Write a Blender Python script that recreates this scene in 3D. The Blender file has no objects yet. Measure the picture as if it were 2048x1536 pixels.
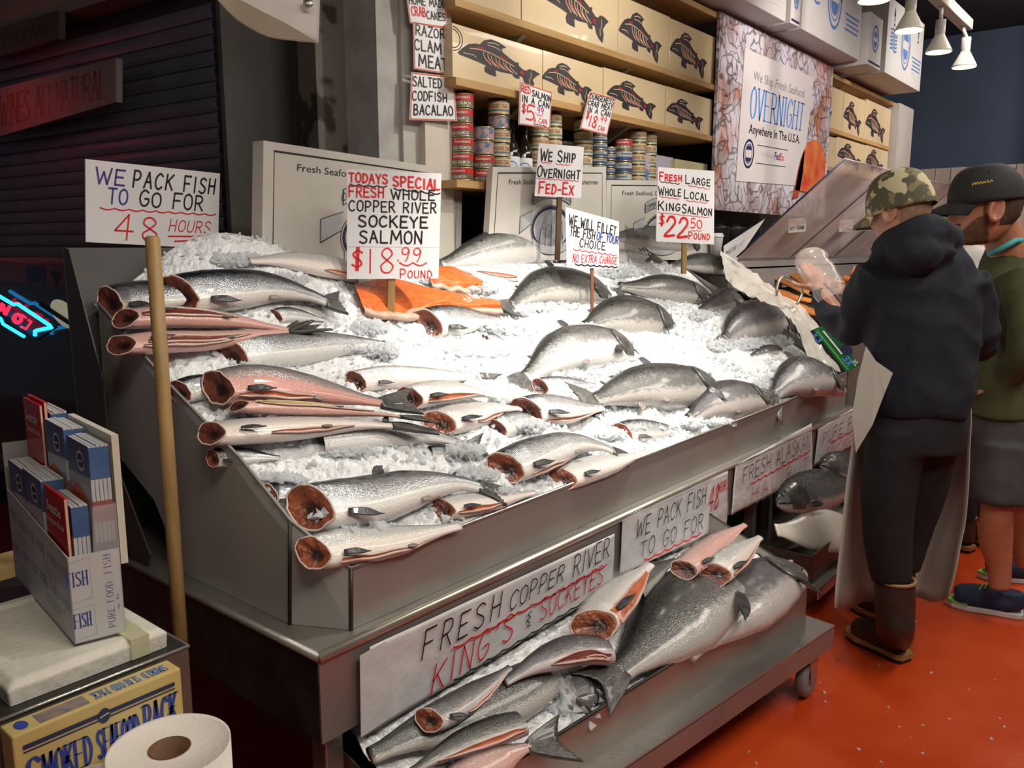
import bpy, bmesh, math, random
import numpy as np
from math import sin, cos, pi, radians, atan, tan, sqrt, exp
from mathutils import Vector, noise
random.seed(7)
SC = bpy.context.scene
COL = SC.collection
# ------------------------------------------------------------ camera
F = 1640.0
PITCH = atan((768 - 497) / F)
AZ = radians(39.6)
H = 1.55
cam = bpy.data.cameras.new('camera')
cam.sensor_width = 36; cam.lens = 36 * F / 2048
cam.clip_start = 0.05
camo = bpy.data.objects.new('camera', cam); COL.objects.link(camo)
camo.location = (0, 0, H); camo.rotation_euler = (pi / 2 - PITCH, 0, AZ - pi / 2)
SC.camera = camo
vs = SC.view_settings
vs.view_transform = 'Standard'; vs.look = 'None'; vs.gamma = 1; vs.use_curve_mapping = False
vs.exposure = 0.0
# ------------------------------------------------------------ world + lights
W = bpy.data.worlds.new('world'); SC.world = W; W.use_nodes = True
W.node_tree.nodes['Background'].inputs[0].default_value = (.75, .8, 1, 1)
W.node_tree.nodes['Background'].inputs[1].default_value = .06
WARM = (1.0, .94, .845)
def spot(loc, target, power, size=70, blend=.6, col=WARM, r=.05):
    l = bpy.data.lights.new('lamp_light', 'SPOT'); l.energy = power; l.color = col
    l.spot_size = radians(size); l.spot_blend = blend; l.shadow_soft_size = r
    o = bpy.data.objects.new('lamp_light', l); COL.objects.link(o); o.location = loc
    o.rotation_euler = (Vector(target) - Vector(loc)).to_track_quat('-Z', 'Y').to_euler()
    return o
def area(loc, target, power, sx, sy, col=WARM):
    l = bpy.data.lights.new('ceiling_fill', 'AREA'); l.energy = power; l.color = col
    l.shape = 'RECTANGLE'; l.size = sx; l.size_y = sy
    o = bpy.data.objects.new('ceiling_fill', l); COL.objects.link(o); o.location = loc
    o.rotation_euler = (Vector(target) - Vector(loc)).to_track_quat('-Z', 'Y').to_euler()
    return o
# track lamps over the ice (the nearest hang above the frame)
spot((2.35, 1.15, 2.75), (2.55, 1.95, 1.1), 230, 64, .9)
spot((3.3, 1.15, 2.75), (3.15, 1.8, 1.0), 130, 66, .9)
spot((1.55, 1.1, 2.8), (1.5, 1.75, 1.0), 55, 70, .9)
spot((4.3, 1.15, 2.62), (4.6, 1.9, 1.0), 60, 75, .8)
spot((5.4, 1.15, 2.62), (5.8, 1.8, 1.0), 60, 80, .8)
# shelf washers and market ceiling lights with added overhead fill
spot((3.4, .9, 3.5), (3.4, 2.55, 2.35), 150, 80, .9)
spot((5.2, .7, 3.4), (6.2, 2.5, 2.5), 190, 75, .9, (1, .9, .82))
spot((7.6, .6, 3.5), (8.6, 2.5, 2.7), 120, 75, .9)
area((3.4, -.6, 3.3), (3.4, .3, 0), 42, 2.4, .5, (1, .93, .82))
area((1.0, -.9, 3.3), (1.7, 1.0, .5), 46, 1.6, .5, (1, .93, .83))  # unseen fill for the left end of the stall
area((5.5, .0, 3.3), (5.3, .2, 0), 45, 2, .5, (1, .93, .82))
area((8.3, .2, 3.5), (10.4, 1.6, 2.0), 60, 1.2, .5, (1, .9, .8))  # fill added to brighten the plank and navy walls
area((.15, .4, 3.0), (.55, 1.4, .8), 11, .5, .5, (1, .88, .68))  # unseen fill over the side stand
# ------------------------------------------------------------ projection helpers (measured directions -> world points on known planes)
FW = np.array([cos(PITCH) * cos(AZ), cos(PITCH) * sin(AZ), -sin(PITCH)])
RT = np.array([sin(AZ), -cos(AZ), 0.0])
UP = np.cross(RT, FW)
CP = np.array([0, 0, H])
def ray(x, y): return FW + RT * (x - 1024) / F + UP * (768 - y) / F
def onX(x, y, c): d = ray(x, y); return CP + d * (c / d[0])
def onY(x, y, c): d = ray(x, y); return CP + d * (c / d[1])
def onZ(x, y, c): d = ray(x, y); return CP + d * ((c - H) / d[2])
def onD(x, y, z): return CP + ray(x, y) * z
def onP(x, y, p, n): d = ray(x, y); return CP + d * (np.dot(np.array(p) - CP, n) / np.dot(d, n))
def pj(p):
    v = np.array(p) - CP; z = v @ FW
    return np.array([1024 + F * (v @ RT) / z, 768 - F * (v @ UP) / z])
def vdir(vx):
    a = AZ - atan((vx - 1024) / 1662.0); return np.array([cos(a), sin(a), 0])
def vplane(vx): d = vdir(vx); return np.array([d[1], -d[0], 0])
def nrm(v): v = np.array(v, float); return v / (np.linalg.norm(v) + 1e-12)
# ------------------------------------------------------------ materials
MATS = {}
def mat(name, c, c2=None, scale=8, rough=.5, metal=0, bump=0, bscale=None, spec=.5, detail=4, trans=0, emit=None, estr=0, alpha=1, stretch=None, rr=0, lo=.35, hi=.65, coat=0, ior=1.45):
    if name in MATS: return MATS[name]
    m = bpy.data.materials.new(name); m.use_nodes = True; MATS[name] = m
    nt = m.node_tree; N = nt.nodes; L = nt.links; b = N['Principled BSDF']
    c2 = c2 or tuple(min(1, x * .86) for x in c)
    tc = N.new('ShaderNodeTexCoord'); mp = N.new('ShaderNodeMapping')
    L.new(tc.outputs['Object'], mp.inputs[0])
    if stretch: mp.inputs['Scale'].default_value = stretch
    n = N.new('ShaderNodeTexNoise'); n.inputs['Scale'].default_value = scale; n.inputs['Detail'].default_value = detail
    L.new(mp.outputs[0], n.inputs[0])
    r = N.new('ShaderNodeValToRGB'); e = r.color_ramp.elements
    e[0].position = lo; e[1].position = hi; e[0].color = (*c, 1); e[1].color = (*c2, 1)
    L.new(n.outputs[0], r.inputs[0]); L.new(r.outputs[0], b.inputs['Base Color'])
    b.inputs['Roughness'].default_value = rough; b.inputs['Metallic'].default_value = metal
    b.inputs['Specular IOR Level'].default_value = spec; b.inputs['Alpha'].default_value = alpha
    b.inputs['Transmission Weight'].default_value = trans; b.inputs['Coat Weight'].default_value = coat
    b.inputs['IOR'].default_value = ior
    if rr:
        mr = N.new('ShaderNodeMapRange'); mr.inputs[3].default_value = max(.02, rough - rr); mr.inputs[4].default_value = rough + rr
        mr.inputs[1].default_value = .3; mr.inputs[2].default_value = .7
        L.new(n.outputs[0], mr.inputs[0]); L.new(mr.outputs[0], b.inputs['Roughness'])
    if emit:
        b.inputs['Emission Color'].default_value = (*emit, 1); b.inputs['Emission Strength'].default_value = estr
    if bump:
        n2 = N.new('ShaderNodeTexNoise'); n2.inputs['Scale'].default_value = bscale or scale * 2; n2.inputs['Detail'].default_value = 3
        L.new(mp.outputs[0], n2.inputs[0])
        bp = N.new('ShaderNodeBump'); bp.inputs['Strength'].default_value = bump; bp.inputs['Distance'].default_value = .01
        L.new(n2.outputs[0], bp.inputs['Height']); L.new(bp.outputs[0], b.inputs['Normal'])
    return m
# ------------------------------------------------------------ object helpers
def link(name, me, m=None, parent=None, smooth=True):
    o = bpy.data.objects.new(name, me); COL.objects.link(o)
    if m is not None:
        for q in (m if isinstance(m, (list, tuple)) else [m]): me.materials.append(q)
    if smooth and len(me.polygons): me.polygons.foreach_set('use_smooth', [True] * len(me.polygons))
    if parent is not None: o.parent = parent
    return o
def mesh(name, v, f, m=None, parent=None, smooth=False, mi=None):
    me = bpy.data.meshes.new(name)
    me.from_pydata([tuple(map(float, p)) for p in v], [], [tuple(map(int, q)) for q in f]); me.update()
    o = link(name, me, m, parent, smooth)
    if mi is not None: me.polygons.foreach_set('material_index', mi)
    return o
def tag(o, label, cat, group=None, kind=None):
    if label: o['label'] = label
    if cat: o['category'] = cat
    if group: o['group'] = group
    if kind: o['kind'] = kind
    return o
def thing(name, label, cat, group=None, loc=(0, 0, 0)):
    o = bpy.data.objects.new(name, None); o.empty_display_size = .05; COL.objects.link(o)
    # parts are written in world coordinates; the Empty sits at the thing's base
    o.location = tuple(map(float, loc)); o['_b'] = 1
    return tag(o, label, cat, group)
def settle():
    # move every Empty to the base centre of its parts, keeping the parts where they are
    for o in list(COL.objects):
        if o.type == 'EMPTY' and o.get('_b'):
            pts = []
            def walk(q):
                for c in q.children:
                    if c.type == 'MESH' and c.get('_s') is None:
                        pts.extend([c.bound_box[0], c.bound_box[6]])
                    walk(c)
            walk(o)
            del o['_b']
            if not pts: continue
            a = np.array([list(p) for p in pts]); lo = a.min(0); hi = a.max(0)
            base = Vector(((lo[0] + hi[0]) / 2, (lo[1] + hi[1]) / 2, lo[2]))
            o.location = base
            for c in o.children: c.location = c.location - base
def struct(o): o['kind'] = 'structure'; return o
class MB:
    def __init__(s): s.v = []; s.f = []; s.mi = []
    def add(s, v, f, mi=0):
        k = len(s.v); s.v += [tuple(p) for p in v]; s.f += [tuple(i + k for i in q) for q in f]; s.mi += [mi] * len(f)
        return s
    def box(s, lo, hi, mi=0):
        x0, y0, z0 = lo; x1, y1, z1 = hi
        return s.hexa([(x0, y0, z0), (x1, y0, z0), (x1, y1, z0), (x0, y1, z0), (x0, y0, z1), (x1, y0, z1), (x1, y1, z1), (x0, y1, z1)], mi)
    def hexa(s, p, mi=0):
        return s.add(p, [(0, 3, 2, 1), (4, 5, 6, 7), (0, 1, 5, 4), (1, 2, 6, 5), (2, 3, 7, 6), (3, 0, 4, 7)], mi)
    def slab(s, poly, off, mi=0):
        # polygon (3D pts) extruded by vector off
        n = len(poly); a = [np.array(p, float) for p in poly]; b = [p + np.array(off, float) for p in a]
        return s.add(a + b, [tuple(range(n)), tuple(range(2 * n - 1, n - 1, -1))] + [(i, n + i, n + (i + 1) % n, (i + 1) % n) for i in range(n)], mi)
    def tube(s, pts, r, seg=8, mi=0, cap=True, closed=False):
        P = [np.array(p, float) for p in pts]; n = len(P); V = []
        rr = r if hasattr(r, '__len__') else [r] * n
        up = np.array([0, 0, 1.0]); ap = None
        for i in range(n):
            t = nrm(P[(i + 1) % n if closed else min(i + 1, n - 1)] - P[(i - 1) % n if closed else max(i - 1, 0)])
            if ap is None:
                a = np.cross(t, up)
                if np.linalg.norm(a) < .3: a = np.cross(t, np.array([1.0, 0, 0]))
            else: a = ap - t * (ap @ t)
            a = nrm(a); ap = a; b = np.cross(a, t)
            for k in range(seg):
                w = 2 * pi * k / seg; V.append(P[i] + rr[i] * (a * cos(w) + b * sin(w)))
        Fc = []
        for i in range(n if closed else n - 1):
            j = (i + 1) % n
            for k in range(seg): Fc.append((i * seg + k, i * seg + (k + 1) % seg, j * seg + (k + 1) % seg, j * seg + k))
        if cap and not closed: Fc += [tuple(range(seg))[::-1], tuple(range((n - 1) * seg, n * seg))]
        return s.add(V, Fc, mi)
    def lathe(s, prof, c, seg=24, mi=0, axis=None, ang=None):
        # prof: (r, h) list about an axis through c
        ax = nrm(axis) if axis is not None else np.array([0, 0, 1.0])
        a = np.cross(ax, [1, 0, 0]); a = nrm(a) if np.linalg.norm(a) > .1 else np.array([0, 1.0, 0]); b = np.cross(ax, a)
        c = np.array(c, float); V = []
        for r, h in prof:
            for k in range(seg):
                w = 2 * pi * k / seg; V.append(c + ax * h + r * (a * cos(w) + b * sin(w)))
        Fc = []
        for i in range(len(prof) - 1):
            for k in range(seg): Fc.append((i * seg + k, i * seg + (k + 1) % seg, (i + 1) * seg + (k + 1) % seg, (i + 1) * seg + k))
        return s.add(V, Fc, mi)
    def build(s, name, m=None, parent=None, smooth=False, bevel=0):
        o = mesh(name, s.v, s.f, m, parent, smooth, s.mi if isinstance(m, (list, tuple)) else None)
        if bevel:
            bm = bmesh.new(); bm.from_mesh(o.data)
            bmesh.ops.recalc_face_normals(bm, faces=bm.faces)
            es = [e for e in bm.edges if len(e.link_faces) == 2 and e.calc_face_angle(0) > .6]
            bmesh.ops.bevel(bm, geom=es, offset=bevel, segments=2, profile=.5, affect='EDGES', clamp_overlap=True)
            bm.to_mesh(o.data); bm.free()
        return o
def box(name, lo, hi, m, parent=None, bevel=0): return MB().box(lo, hi).build(name, m, parent, False, bevel)
def catmull(P, n):
    P = [np.array(p, float) for p in P]
    if len(P) == 2: return [P[0] + (P[1] - P[0]) * i / (n - 1) for i in range(n)]
    Q = [2 * P[0] - P[1]] + P + [2 * P[-1] - P[-2]]
    d = [0]
    for i in range(len(P) - 1): d.append(d[-1] + np.linalg.norm(P[i + 1] - P[i]) + 1e-9)
    out = []
    for i in range(n):
        t = d[-1] * i / (n - 1); k = 0
        while k < len(P) - 2 and t > d[k + 1]: k += 1
        u = (t - d[k]) / (d[k + 1] - d[k]); a, b, c, e = Q[k:k + 4]
        out.append(.5 * (2 * b + (c - a) * u + (2 * a - 5 * b + 4 * c - e) * u * u + (3 * b - 3 * c + e - a) * u ** 3))
    return out
def interp(tab, s):
    return float(np.interp(s, [a for a, _ in tab], [b for _, b in tab]))
def sst(a, b, x): t = min(1, max(0, (x - a) / (b - a))); return t * t * (3 - 2 * t)
# ------------------------------------------------------------ hand lettering: polyline alphabet on a unit box
G = {
'A': [[(0, 0), (.5, 1), (1, 0)], [(.2, .38), (.82, .38)]], 'B': [[(.05, 0), (.05, 1)], [(.05, 1), (.6, .98), (.8, .77), (.55, .54), (.05, .52)], [(.05, .52), (.7, .5), (.95, .26), (.65, .02), (.05, 0)]],
'C': [[(.95, .85), (.6, 1), (.2, .85), (0, .5), (.15, .13), (.55, 0), (.95, .15)]], 'D': [[(.05, 0), (.05, 1)], [(.05, 1), (.55, .95), (.95, .65), (.95, .35), (.55, .04), (.05, 0)]],
'E': [[(.95, 1), (.05, 1), (.05, 0), (1, 0)], [(.05, .52), (.8, .52)]], 'F': [[(1, 1), (.05, 1), (.05, 0)], [(.05, .52), (.8, .52)]],
'G': [[(.92, .86), (.55, 1), (.15, .82), (0, .45), (.2, .08), (.6, 0), (.95, .2), (.95, .45), (.55, .45)]], 'H': [[(.05, 1), (.05, 0)], [(.95, 1), (.95, 0)], [(.05, .5), (.95, .5)]],
'I': [[(.5, 1), (.5, 0)]], 'J': [[(.8, 1), (.8, .25), (.5, 0), (.1, .15)]], 'K': [[(.05, 1), (.05, 0)], [(.95, 1), (.05, .42)], [(.3, .58), (1, 0)]], 'L': [[(.05, 1), (.05, 0), (.95, 0)]],
'M': [[(0, 0), (.12, 1), (.5, .3), (.88, 1), (1, 0)]], 'N': [[(.05, 0), (.05, 1), (.95, 0), (.95, 1)]], 'O': [[(.5, 1), (.12, .85), (0, .5), (.12, .15), (.5, 0), (.88, .15), (1, .5), (.88, .85), (.5, 1)]],
'P': [[(.05, 0), (.05, 1)], [(.05, 1), (.65, .98), (.92, .75), (.65, .48), (.05, .45)]], 'Q': [[(.5, 1), (.1, .85), (0, .5), (.12, .15), (.5, 0), (.88, .15), (1, .5), (.88, .85), (.5, 1)], [(.6, .3), (1, -.05)]],
'R': [[(.05, 0), (.05, 1)], [(.05, 1), (.65, .98), (.9, .77), (.65, .52), (.05, .48)], [(.4, .5), (1, 0)]], 'S': [[(.92, .88), (.55, 1), (.15, .9), (.1, .68), (.5, .52), (.9, .34), (.85, .1), (.45, 0), (.02, .12)]],
'T': [[(0, 1), (1, 1)], [(.5, 1), (.5, 0)]], 'U': [[(.05, 1), (.05, .3), (.25, .02), (.7, .02), (.95, .3), (.95, 1)]], 'V': [[(0, 1), (.5, 0), (1, 1)]], 'W': [[(0, 1), (.25, 0), (.5, .75), (.75, 0), (1, 1)]],
'X': [[(0, 1), (1, 0)], [(1, 1), (0, 0)]], 'Y': [[(0, 1), (.5, .5), (1, 1)], [(.5, .5), (.5, 0)]], 'Z': [[(0, 1), (1, 1), (0, 0), (1, 0)]],
'0': [[(.5, 1), (.1, .8), (0, .5), (.1, .2), (.5, 0), (.9, .2), (1, .5), (.9, .8), (.5, 1)]], '1': [[(.5, 1), (.5, 0)]], '2': [[(.05, .75), (.3, 1), (.75, .95), (.9, .7), (.5, .35), (0, 0), (1, .05)]],
'3': [[(.05, .9), (.5, 1), (.9, .8), (.5, .55), (.95, .3), (.5, 0), (.02, .12)]], '4': [[(.62, 0), (.78, 1), (0, .35), (1, .35)]], '5': [[(.95, 1), (.2, 1), (.12, .55), (.55, .62), (.92, .38), (.7, .05), (.02, .05)]],
'8': [[(.5, .52), (.15, .72), (.25, .95), (.6, 1), (.85, .78), (.5, .52), (.08, .28), (.25, .02), (.7, .02), (.92, .28), (.5, .52)]], '9': [[(.9, .8), (.55, 1), (.1, .85), (.15, .55), (.6, .5), (.9, .78), (.75, .3), (.5, 0)]],
'$': [[(.95, .82), (.5, .92), (.1, .75), (.3, .55), (.75, .42), (.9, .2), (.45, .08), (.02, .2)], [(.42, 1.1), (.42, -.1)], [(.6, 1.1), (.6, -.1)]], '.': [[(.4, .0), (.6, .06)]], ',': [[(.5, .08), (.35, -.15)]], "'": [[(.5, 1.05), (.4, .8)]],
'-': [[(.05, .45), (.95, .45)]], '&': [[(.8, .95), (.3, .8), (.7, .6), (.2, .45), (.6, .25), (.3, .05), (.8, 0)]], ' ': [],
}
CURVY = set('BCDGJOPQRSU0235689$&')
WID = {'I': .28, '1': .35, '.': .3, "'": .3, ',': .3, ' ': .55, 'M': 1.15, 'W': 1.2, '-': .6}
class Ink:
    # marker strokes on a bilinear quad (corners: bottom-left, bottom-right, top-right, top-left), lifted along n
    def __init__(s, q, lift=.0012):
        s.q = [np.array(p, float) for p in q]; s.n = nrm(np.cross(s.q[1] - s.q[0], s.q[3] - s.q[0])); s.lift = lift
        s.w = (np.linalg.norm(s.q[1] - s.q[0]) + np.linalg.norm(s.q[2] - s.q[3])) / 2; s.h = (np.linalg.norm(s.q[3] - s.q[0]) + np.linalg.norm(s.q[2] - s.q[1])) / 2
        s.m = {}
    def P(s, u, v, k=1):
        a, b, c, d = s.q
        return a * (1 - u) * (1 - v) + b * u * (1 - v) + c * u * v + d * (1 - u) * v + s.n * s.lift * k
    def mb(s, col): return s.m.setdefault(col, MB())
    def stroke(s, pts, wid, col, k=1, smooth=False, nib=None):
        # pts in metres on the sheet (x right, y up); wid = marker width in metres
        p = [np.array(a, float) for a in pts]
        if smooth and len(p) > 2: p = catmull(p, len(p) * 4)
        n = len(p); V = []
        for i in range(n):
            t = nrm(p[min(i + 1, n - 1)] - p[max(i - 1, 0)]); e = np.array([-t[1], t[0]])
            a = p[i].copy()
            if i == 0: a = a - t * wid * .35
            if i == n - 1: a = a + t * wid * .35
            w = wid if nib is None else wid * (nib + (1 - nib) * abs(t[1]) ** 1.5)
            if 0 < i < n - 1:
                t1 = nrm(p[i] - p[i - 1]); c = max(.5, abs(t @ t1)); w = w / c
            for sg in (-.5, .5):
                b = a + e * w * sg; V.append(s.P(b[0] / s.w, b[1] / s.h, k))
        s.mb(col).add(V, [(2 * i, 2 * i + 2, 2 * i + 3, 2 * i + 1) for i in range(n - 1)])
    def text(s, t, u0, u1, v, vh, col, wid=.13, slant=0, jit=.05, v1=None, gap=.3, nib=None, serif=False, seed=0, k=1, caps=False):
        # one hand-lettered line from u0 to u1 with its baseline at v (to v1) and letter height vh (fractions of the sheet)
        rnd = random.Random(hash_(t) + seed)
        big = [(1.0 if (not caps or i == 0 or t[i - 1] in ' -') else .78) for i in range(len(t))]
        ws = [WID.get(ch, .78) * b for ch, b in zip(t, big)]
        tot = sum(ws) + gap * (len(t) - 1); sx = (u1 - u0) * s.w / tot; x = u0 * s.w; hh = vh * s.h; v1 = v if v1 is None else v1
        for ch, w, bg in zip(t, ws, big):
            fr = (x / s.w - u0) / (u1 - u0 + 1e-9); y0 = (v + (v1 - v) * fr) * s.h + rnd.uniform(-jit, jit) * hh * .5
            sl = slant + rnd.uniform(-jit, jit) * .8; kh = bg * (1 + rnd.uniform(-jit, jit))
            if jit == 0: kh = bg
            for st in G.get(ch, []):
                pts = [(x + (px * w * sx) + sl * py * hh, y0 + py * hh * kh) for px, py in st]
                if ch in CURVY and len(pts) > 3: s.stroke(pts, wid * hh, col, k, True, nib)
                else:
                    for q0, q1 in zip(pts[:-1], pts[1:]): s.stroke([q0, q1], wid * hh, col, k, False, nib)
                if serif:
                    for (px, py), (qx, qy) in ((st[0], st[1]), (st[-1], st[-2])):
                        if abs(qy - py) > .3 and ch not in 'CGOSJ':
                            cx = x + px * w * sx + sl * py * hh; cy = y0 + py * hh
                            s.stroke([(cx - wid * hh * 1.0, cy), (cx + wid * hh * 1.0, cy)], wid * hh * .3, col, k)
            x += (w + gap) * sx
    def wave(s, u0, u1, v0, v1, amp, n, wid, col):
        pts = []
        for i in range(n):
            for j in range(6):
                t = (i + j / 6) / n; pts.append(((u0 + (u1 - u0) * t) * s.w, (v0 + (v1 - v0) * t - amp * sin(pi * j / 6)) * s.h))
        pts.append((u1 * s.w, v1 * s.h)); s.stroke(pts, wid * s.h, col)
    def line(s, pts, wid, col, k=1, smooth=False): s.stroke([(a * s.w, b * s.h) for a, b in pts], wid * s.h, col, k, smooth)
    def poly(s, pts, col, k=1):
        s.mb(col).add([s.P(a, b, k) for a, b in pts], [tuple(range(len(pts)))])
    def rect(s, u0, v0, u1, v1, col, k=1): s.poly([(u0, v0), (u1, v0), (u1, v1), (u0, v1)], col, k)
    def ring(s, cu, cv, ru, rv, wid, col, k=1, a0=0, a1=2 * pi):
        s.stroke([((cu + ru * cos(a0 + (a1 - a0) * i / 32)) * s.w, (cv + rv * sin(a0 + (a1 - a0) * i / 32)) * s.h) for i in range(33)], wid * s.h, col, k)
    def disc(s, cu, cv, ru, rv, col, k=1, a0=0, a1=2 * pi): s.poly([(cu + ru * cos(a0 + (a1 - a0) * i / 24), cv + rv * sin(a0 + (a1 - a0) * i / 24)) for i in range(24 if a1 - a0 > 6 else 25)], col, k)
    def type(s, t, u0, u1, v, vh, col, k=1, v1=None, italic=0, bold=0):
        # printed lettering: Blender's built-in sans face, fitted between u0 and u1
        V, Fc = glyphs(t, italic, bold)
        if not V: return
        a = np.array(V); w = a[:, 0].max() - a[:, 0].min(); x0 = a[:, 0].min(); v1 = v if v1 is None else v1
        pts = [s.P(u0 + (u1 - u0) * (x - x0) / w, v + (v1 - v) * (x - x0) / w + y / .72 * vh, k) for x, y in V]
        s.mb(col).add(pts, Fc)
    def done(s, parent, names=None):
        for c, m in s.m.items():
            o = m.build((names or {}).get(c, 'lettering'), MATS[c], parent)
            o['label'] = c.replace('ink_', '').replace('_', ' ') + ' printing or lettering'
            o['_s'] = 1
def hash_(t): return sum((i + 1) * ord(c) for i, c in enumerate(t))
_gc = {}
def glyphs(t, italic=0, bold=0):
    key = (t, italic, bold)
    if key in _gc: return _gc[key]
    cu = bpy.data.curves.new('t', 'FONT'); cu.body = t; cu.shear = italic; cu.offset = bold; cu.resolution_u = 3
    o = bpy.data.objects.new('t', cu); COL.objects.link(o)
    dg = bpy.context.evaluated_depsgraph_get(); me = bpy.data.meshes.new_from_object(o.evaluated_get(dg))
    _gc[key] = ([tuple(v.co)[:2] for v in me.vertices], [tuple(p.vertices) for p in me.polygons])
    bpy.data.objects.remove(o); bpy.data.curves.remove(cu); bpy.data.meshes.remove(me)
    return _gc[key]
for nm, c in dict(ink_black=(.012, .012, .016), ink_red=(.72, .02, .025), ink_blue=(.03, .06, .3), ink_mid_blue=(.12, .22, .5), ink_purple=(.10, .03, .25), ink_grey=(.28, .28, .3), ink_orange=(.8, .16, .06), ink_white=(.85, .84, .8), ink_pale_grey=(.6, .6, .6), ink_navy=(.02, .03, .09), ink_yellow=(.8, .5, .06), ink_brown=(.18, .05, .03), ink_violet=(.5, .05, .3), ink_sky_blue=(.1, .3, .75), ink_deep_red=(.35, .02, .03)).items():
    mat(nm, c, tuple(x * .8 for x in c), 30, .45)
# ============================================================ SETTING
red_floor = mat('red_floor_paint', (.46, .045, .008), (.54, .062, .011), 3, .3, 0, .12, 40, .5, rr=.1)
navy = mat('navy_wall_paint', (.032, .05, .09), (.04, .06, .105), 2, .7)
dark = mat('dark_paint', (.011, .011, .013), (.016, .016, .018), 3, .75)
grey_wall = mat('grey_partition_paint', (.10, .095, .092), (.125, .118, .112), 2, .7)
cream_dark = mat('dark_header_paint', (.16, .14, .115), (.20, .175, .145), 2, .7)  # dark cream header wall
steel = mat('brushed_stainless', (.52, .50, .47), (.42, .40, .38), 6, .34, .85, .08, 120, stretch=(1, 1, 6), rr=.08)
steel_dull = mat('dull_stainless', (.36, .34, .31), (.27, .255, .235), 4, .46, .7, .05, 60, rr=.1)
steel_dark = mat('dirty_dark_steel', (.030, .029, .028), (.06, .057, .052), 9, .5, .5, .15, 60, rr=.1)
acrylic = mat('fogged_acrylic', (.52, .51, .49), (.44, .43, .41), 3, .32, .15, .03, 30, alpha=.80, rr=.08)
white_paint = mat('scuffed_white_paint', (.42, .40, .38), (.30, .28, .26), 6, .55, bump=.05)
wood = mat('golden_shelf_wood', (.50, .31, .13), (.40, .235, .09), 5, .5, bump=.06, stretch=(.6, 6, 6))
paper = mat('crumpled_paper', (.62, .60, .60), (.54, .52, .53), 5, .6, bump=.6, bscale=11)
card = mat('white_card', (.74, .73, .74), (.68, .67, .68), 4, .38)
cardboard_white = mat('white_cardboard', (.56, .53, .48), (.49, .46, .41), 5, .55, bump=.05)
box_cream = mat('glossy_cream_carton', (.66, .52, .32), (.60, .465, .28), 2, .22, coat=.3)
stick = mat('wood_stake', (.33, .20, .075), (.24, .14, .05), 7, .55, stretch=(6, 6, .8), bump=.1)
black_plastic = mat('black_plastic', (.012, .012, .013), None, 6, .4)
struct(mesh('floor', [(-3, -4, 0), (13, -4, 0), (13, 9, 0), (-3, 9, 0)], [(0, 1, 2, 3)], red_floor))
struct(mesh('ceiling', [(-3, -4, 3.9), (-3, 9, 3.9), (13, 9, 3.9), (13, -4, 3.9)], [(0, 1, 2, 3)], dark))
struct(box('wall_back', (2.3, 2.95, 0), (9.6, 3.05, 3.9), mat('shelf_back_paint', (.035, .03, .026), (.05, .042, .035), 2, .7)))
struct(box('wall_right', (10.6, -4, 2.1), (10.75, 9, 3.9), navy))
# pale plank boarding below the navy wall
pl = MB()
for i in range(60):
    y = -3.5 + i * .16; pl.box((10.5, y, 0), (10.6 + .004 * (i % 3), y + .152, 2.45), random.choice([0, 0, 1, 2]))
struct(pl.build('wall_planks', [mat('pale_plank', (.42, .36, .31), (.30, .25, .21), 3, .6, stretch=(4, 4, .5)), mat('brown_plank', (.23, .16, .12), (.16, .11, .08), 3, .6, stretch=(4, 4, .5)), mat('dark_plank', (.07, .05, .045), (.11, .08, .07), 3, .6, stretch=(4, 4, .5))]))
struct(box('column_navy', (10.2, 1.0, 2.3), (10.6, 1.35, 3.9), mat('navy_column_paint', (.035, .055, .105), (.04, .06, .12), 2, .6)))
# shutter wall on the left: runs back along a line through A
A = np.array([1.98, 3.24, 0]); dS = vdir(-1450); nS = np.array([-dS[1], dS[0], 0])
if nS @ (CP - A) < 0: nS = -nS
def onS(x, y, off=0): return onP(x, y, A + nS * off, nS)
def wall_quad(p0, p1, z0, z1, th, nrm_): return [(*(p0[:2]), z0), (*(p1[:2]), z0), (*(p1[:2]), z1), (*(p0[:2]), z1)]
sh = MB(); B = A + dS * 5.0; slat = .062; z = .2
while z < 2.55:
    # each slat: curved profile of five strips
    pr = [(0, 0), (.006, .016), (.008, .03), (.006, .046), (0, slat - .006), (-.008, slat - .005), (-.008, slat)]
    V = [];
    for q in (A, B):
        V += [q + nS * a + np.array([0, 0, z + b]) for a, b in pr]
    k = len(pr); sh.add(V, [(i, i + 1, k + i + 1, k + i) for i in range(k - 1)]); z += slat
shut = sh.build('roll_shutter', mat('shutter_metal', (.11, .11, .14), (.14, .14, .17), 4, .5, .3)); 
tag(shut, 'dark corrugated roll-down shutter closed across the stall at left', 'shutter')
hz0 = onS(455, 30)[2]
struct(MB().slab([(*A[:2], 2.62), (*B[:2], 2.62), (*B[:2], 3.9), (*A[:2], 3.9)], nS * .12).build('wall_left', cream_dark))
struct(MB().slab([(*(A - dS * .02)[:2], 0), (*B[:2], 0), (*B[:2], 3.9), (*(A - dS * .02)[:2], 3.9)], -nS * .1).build('wall_behind_shutter', dark))
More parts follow.
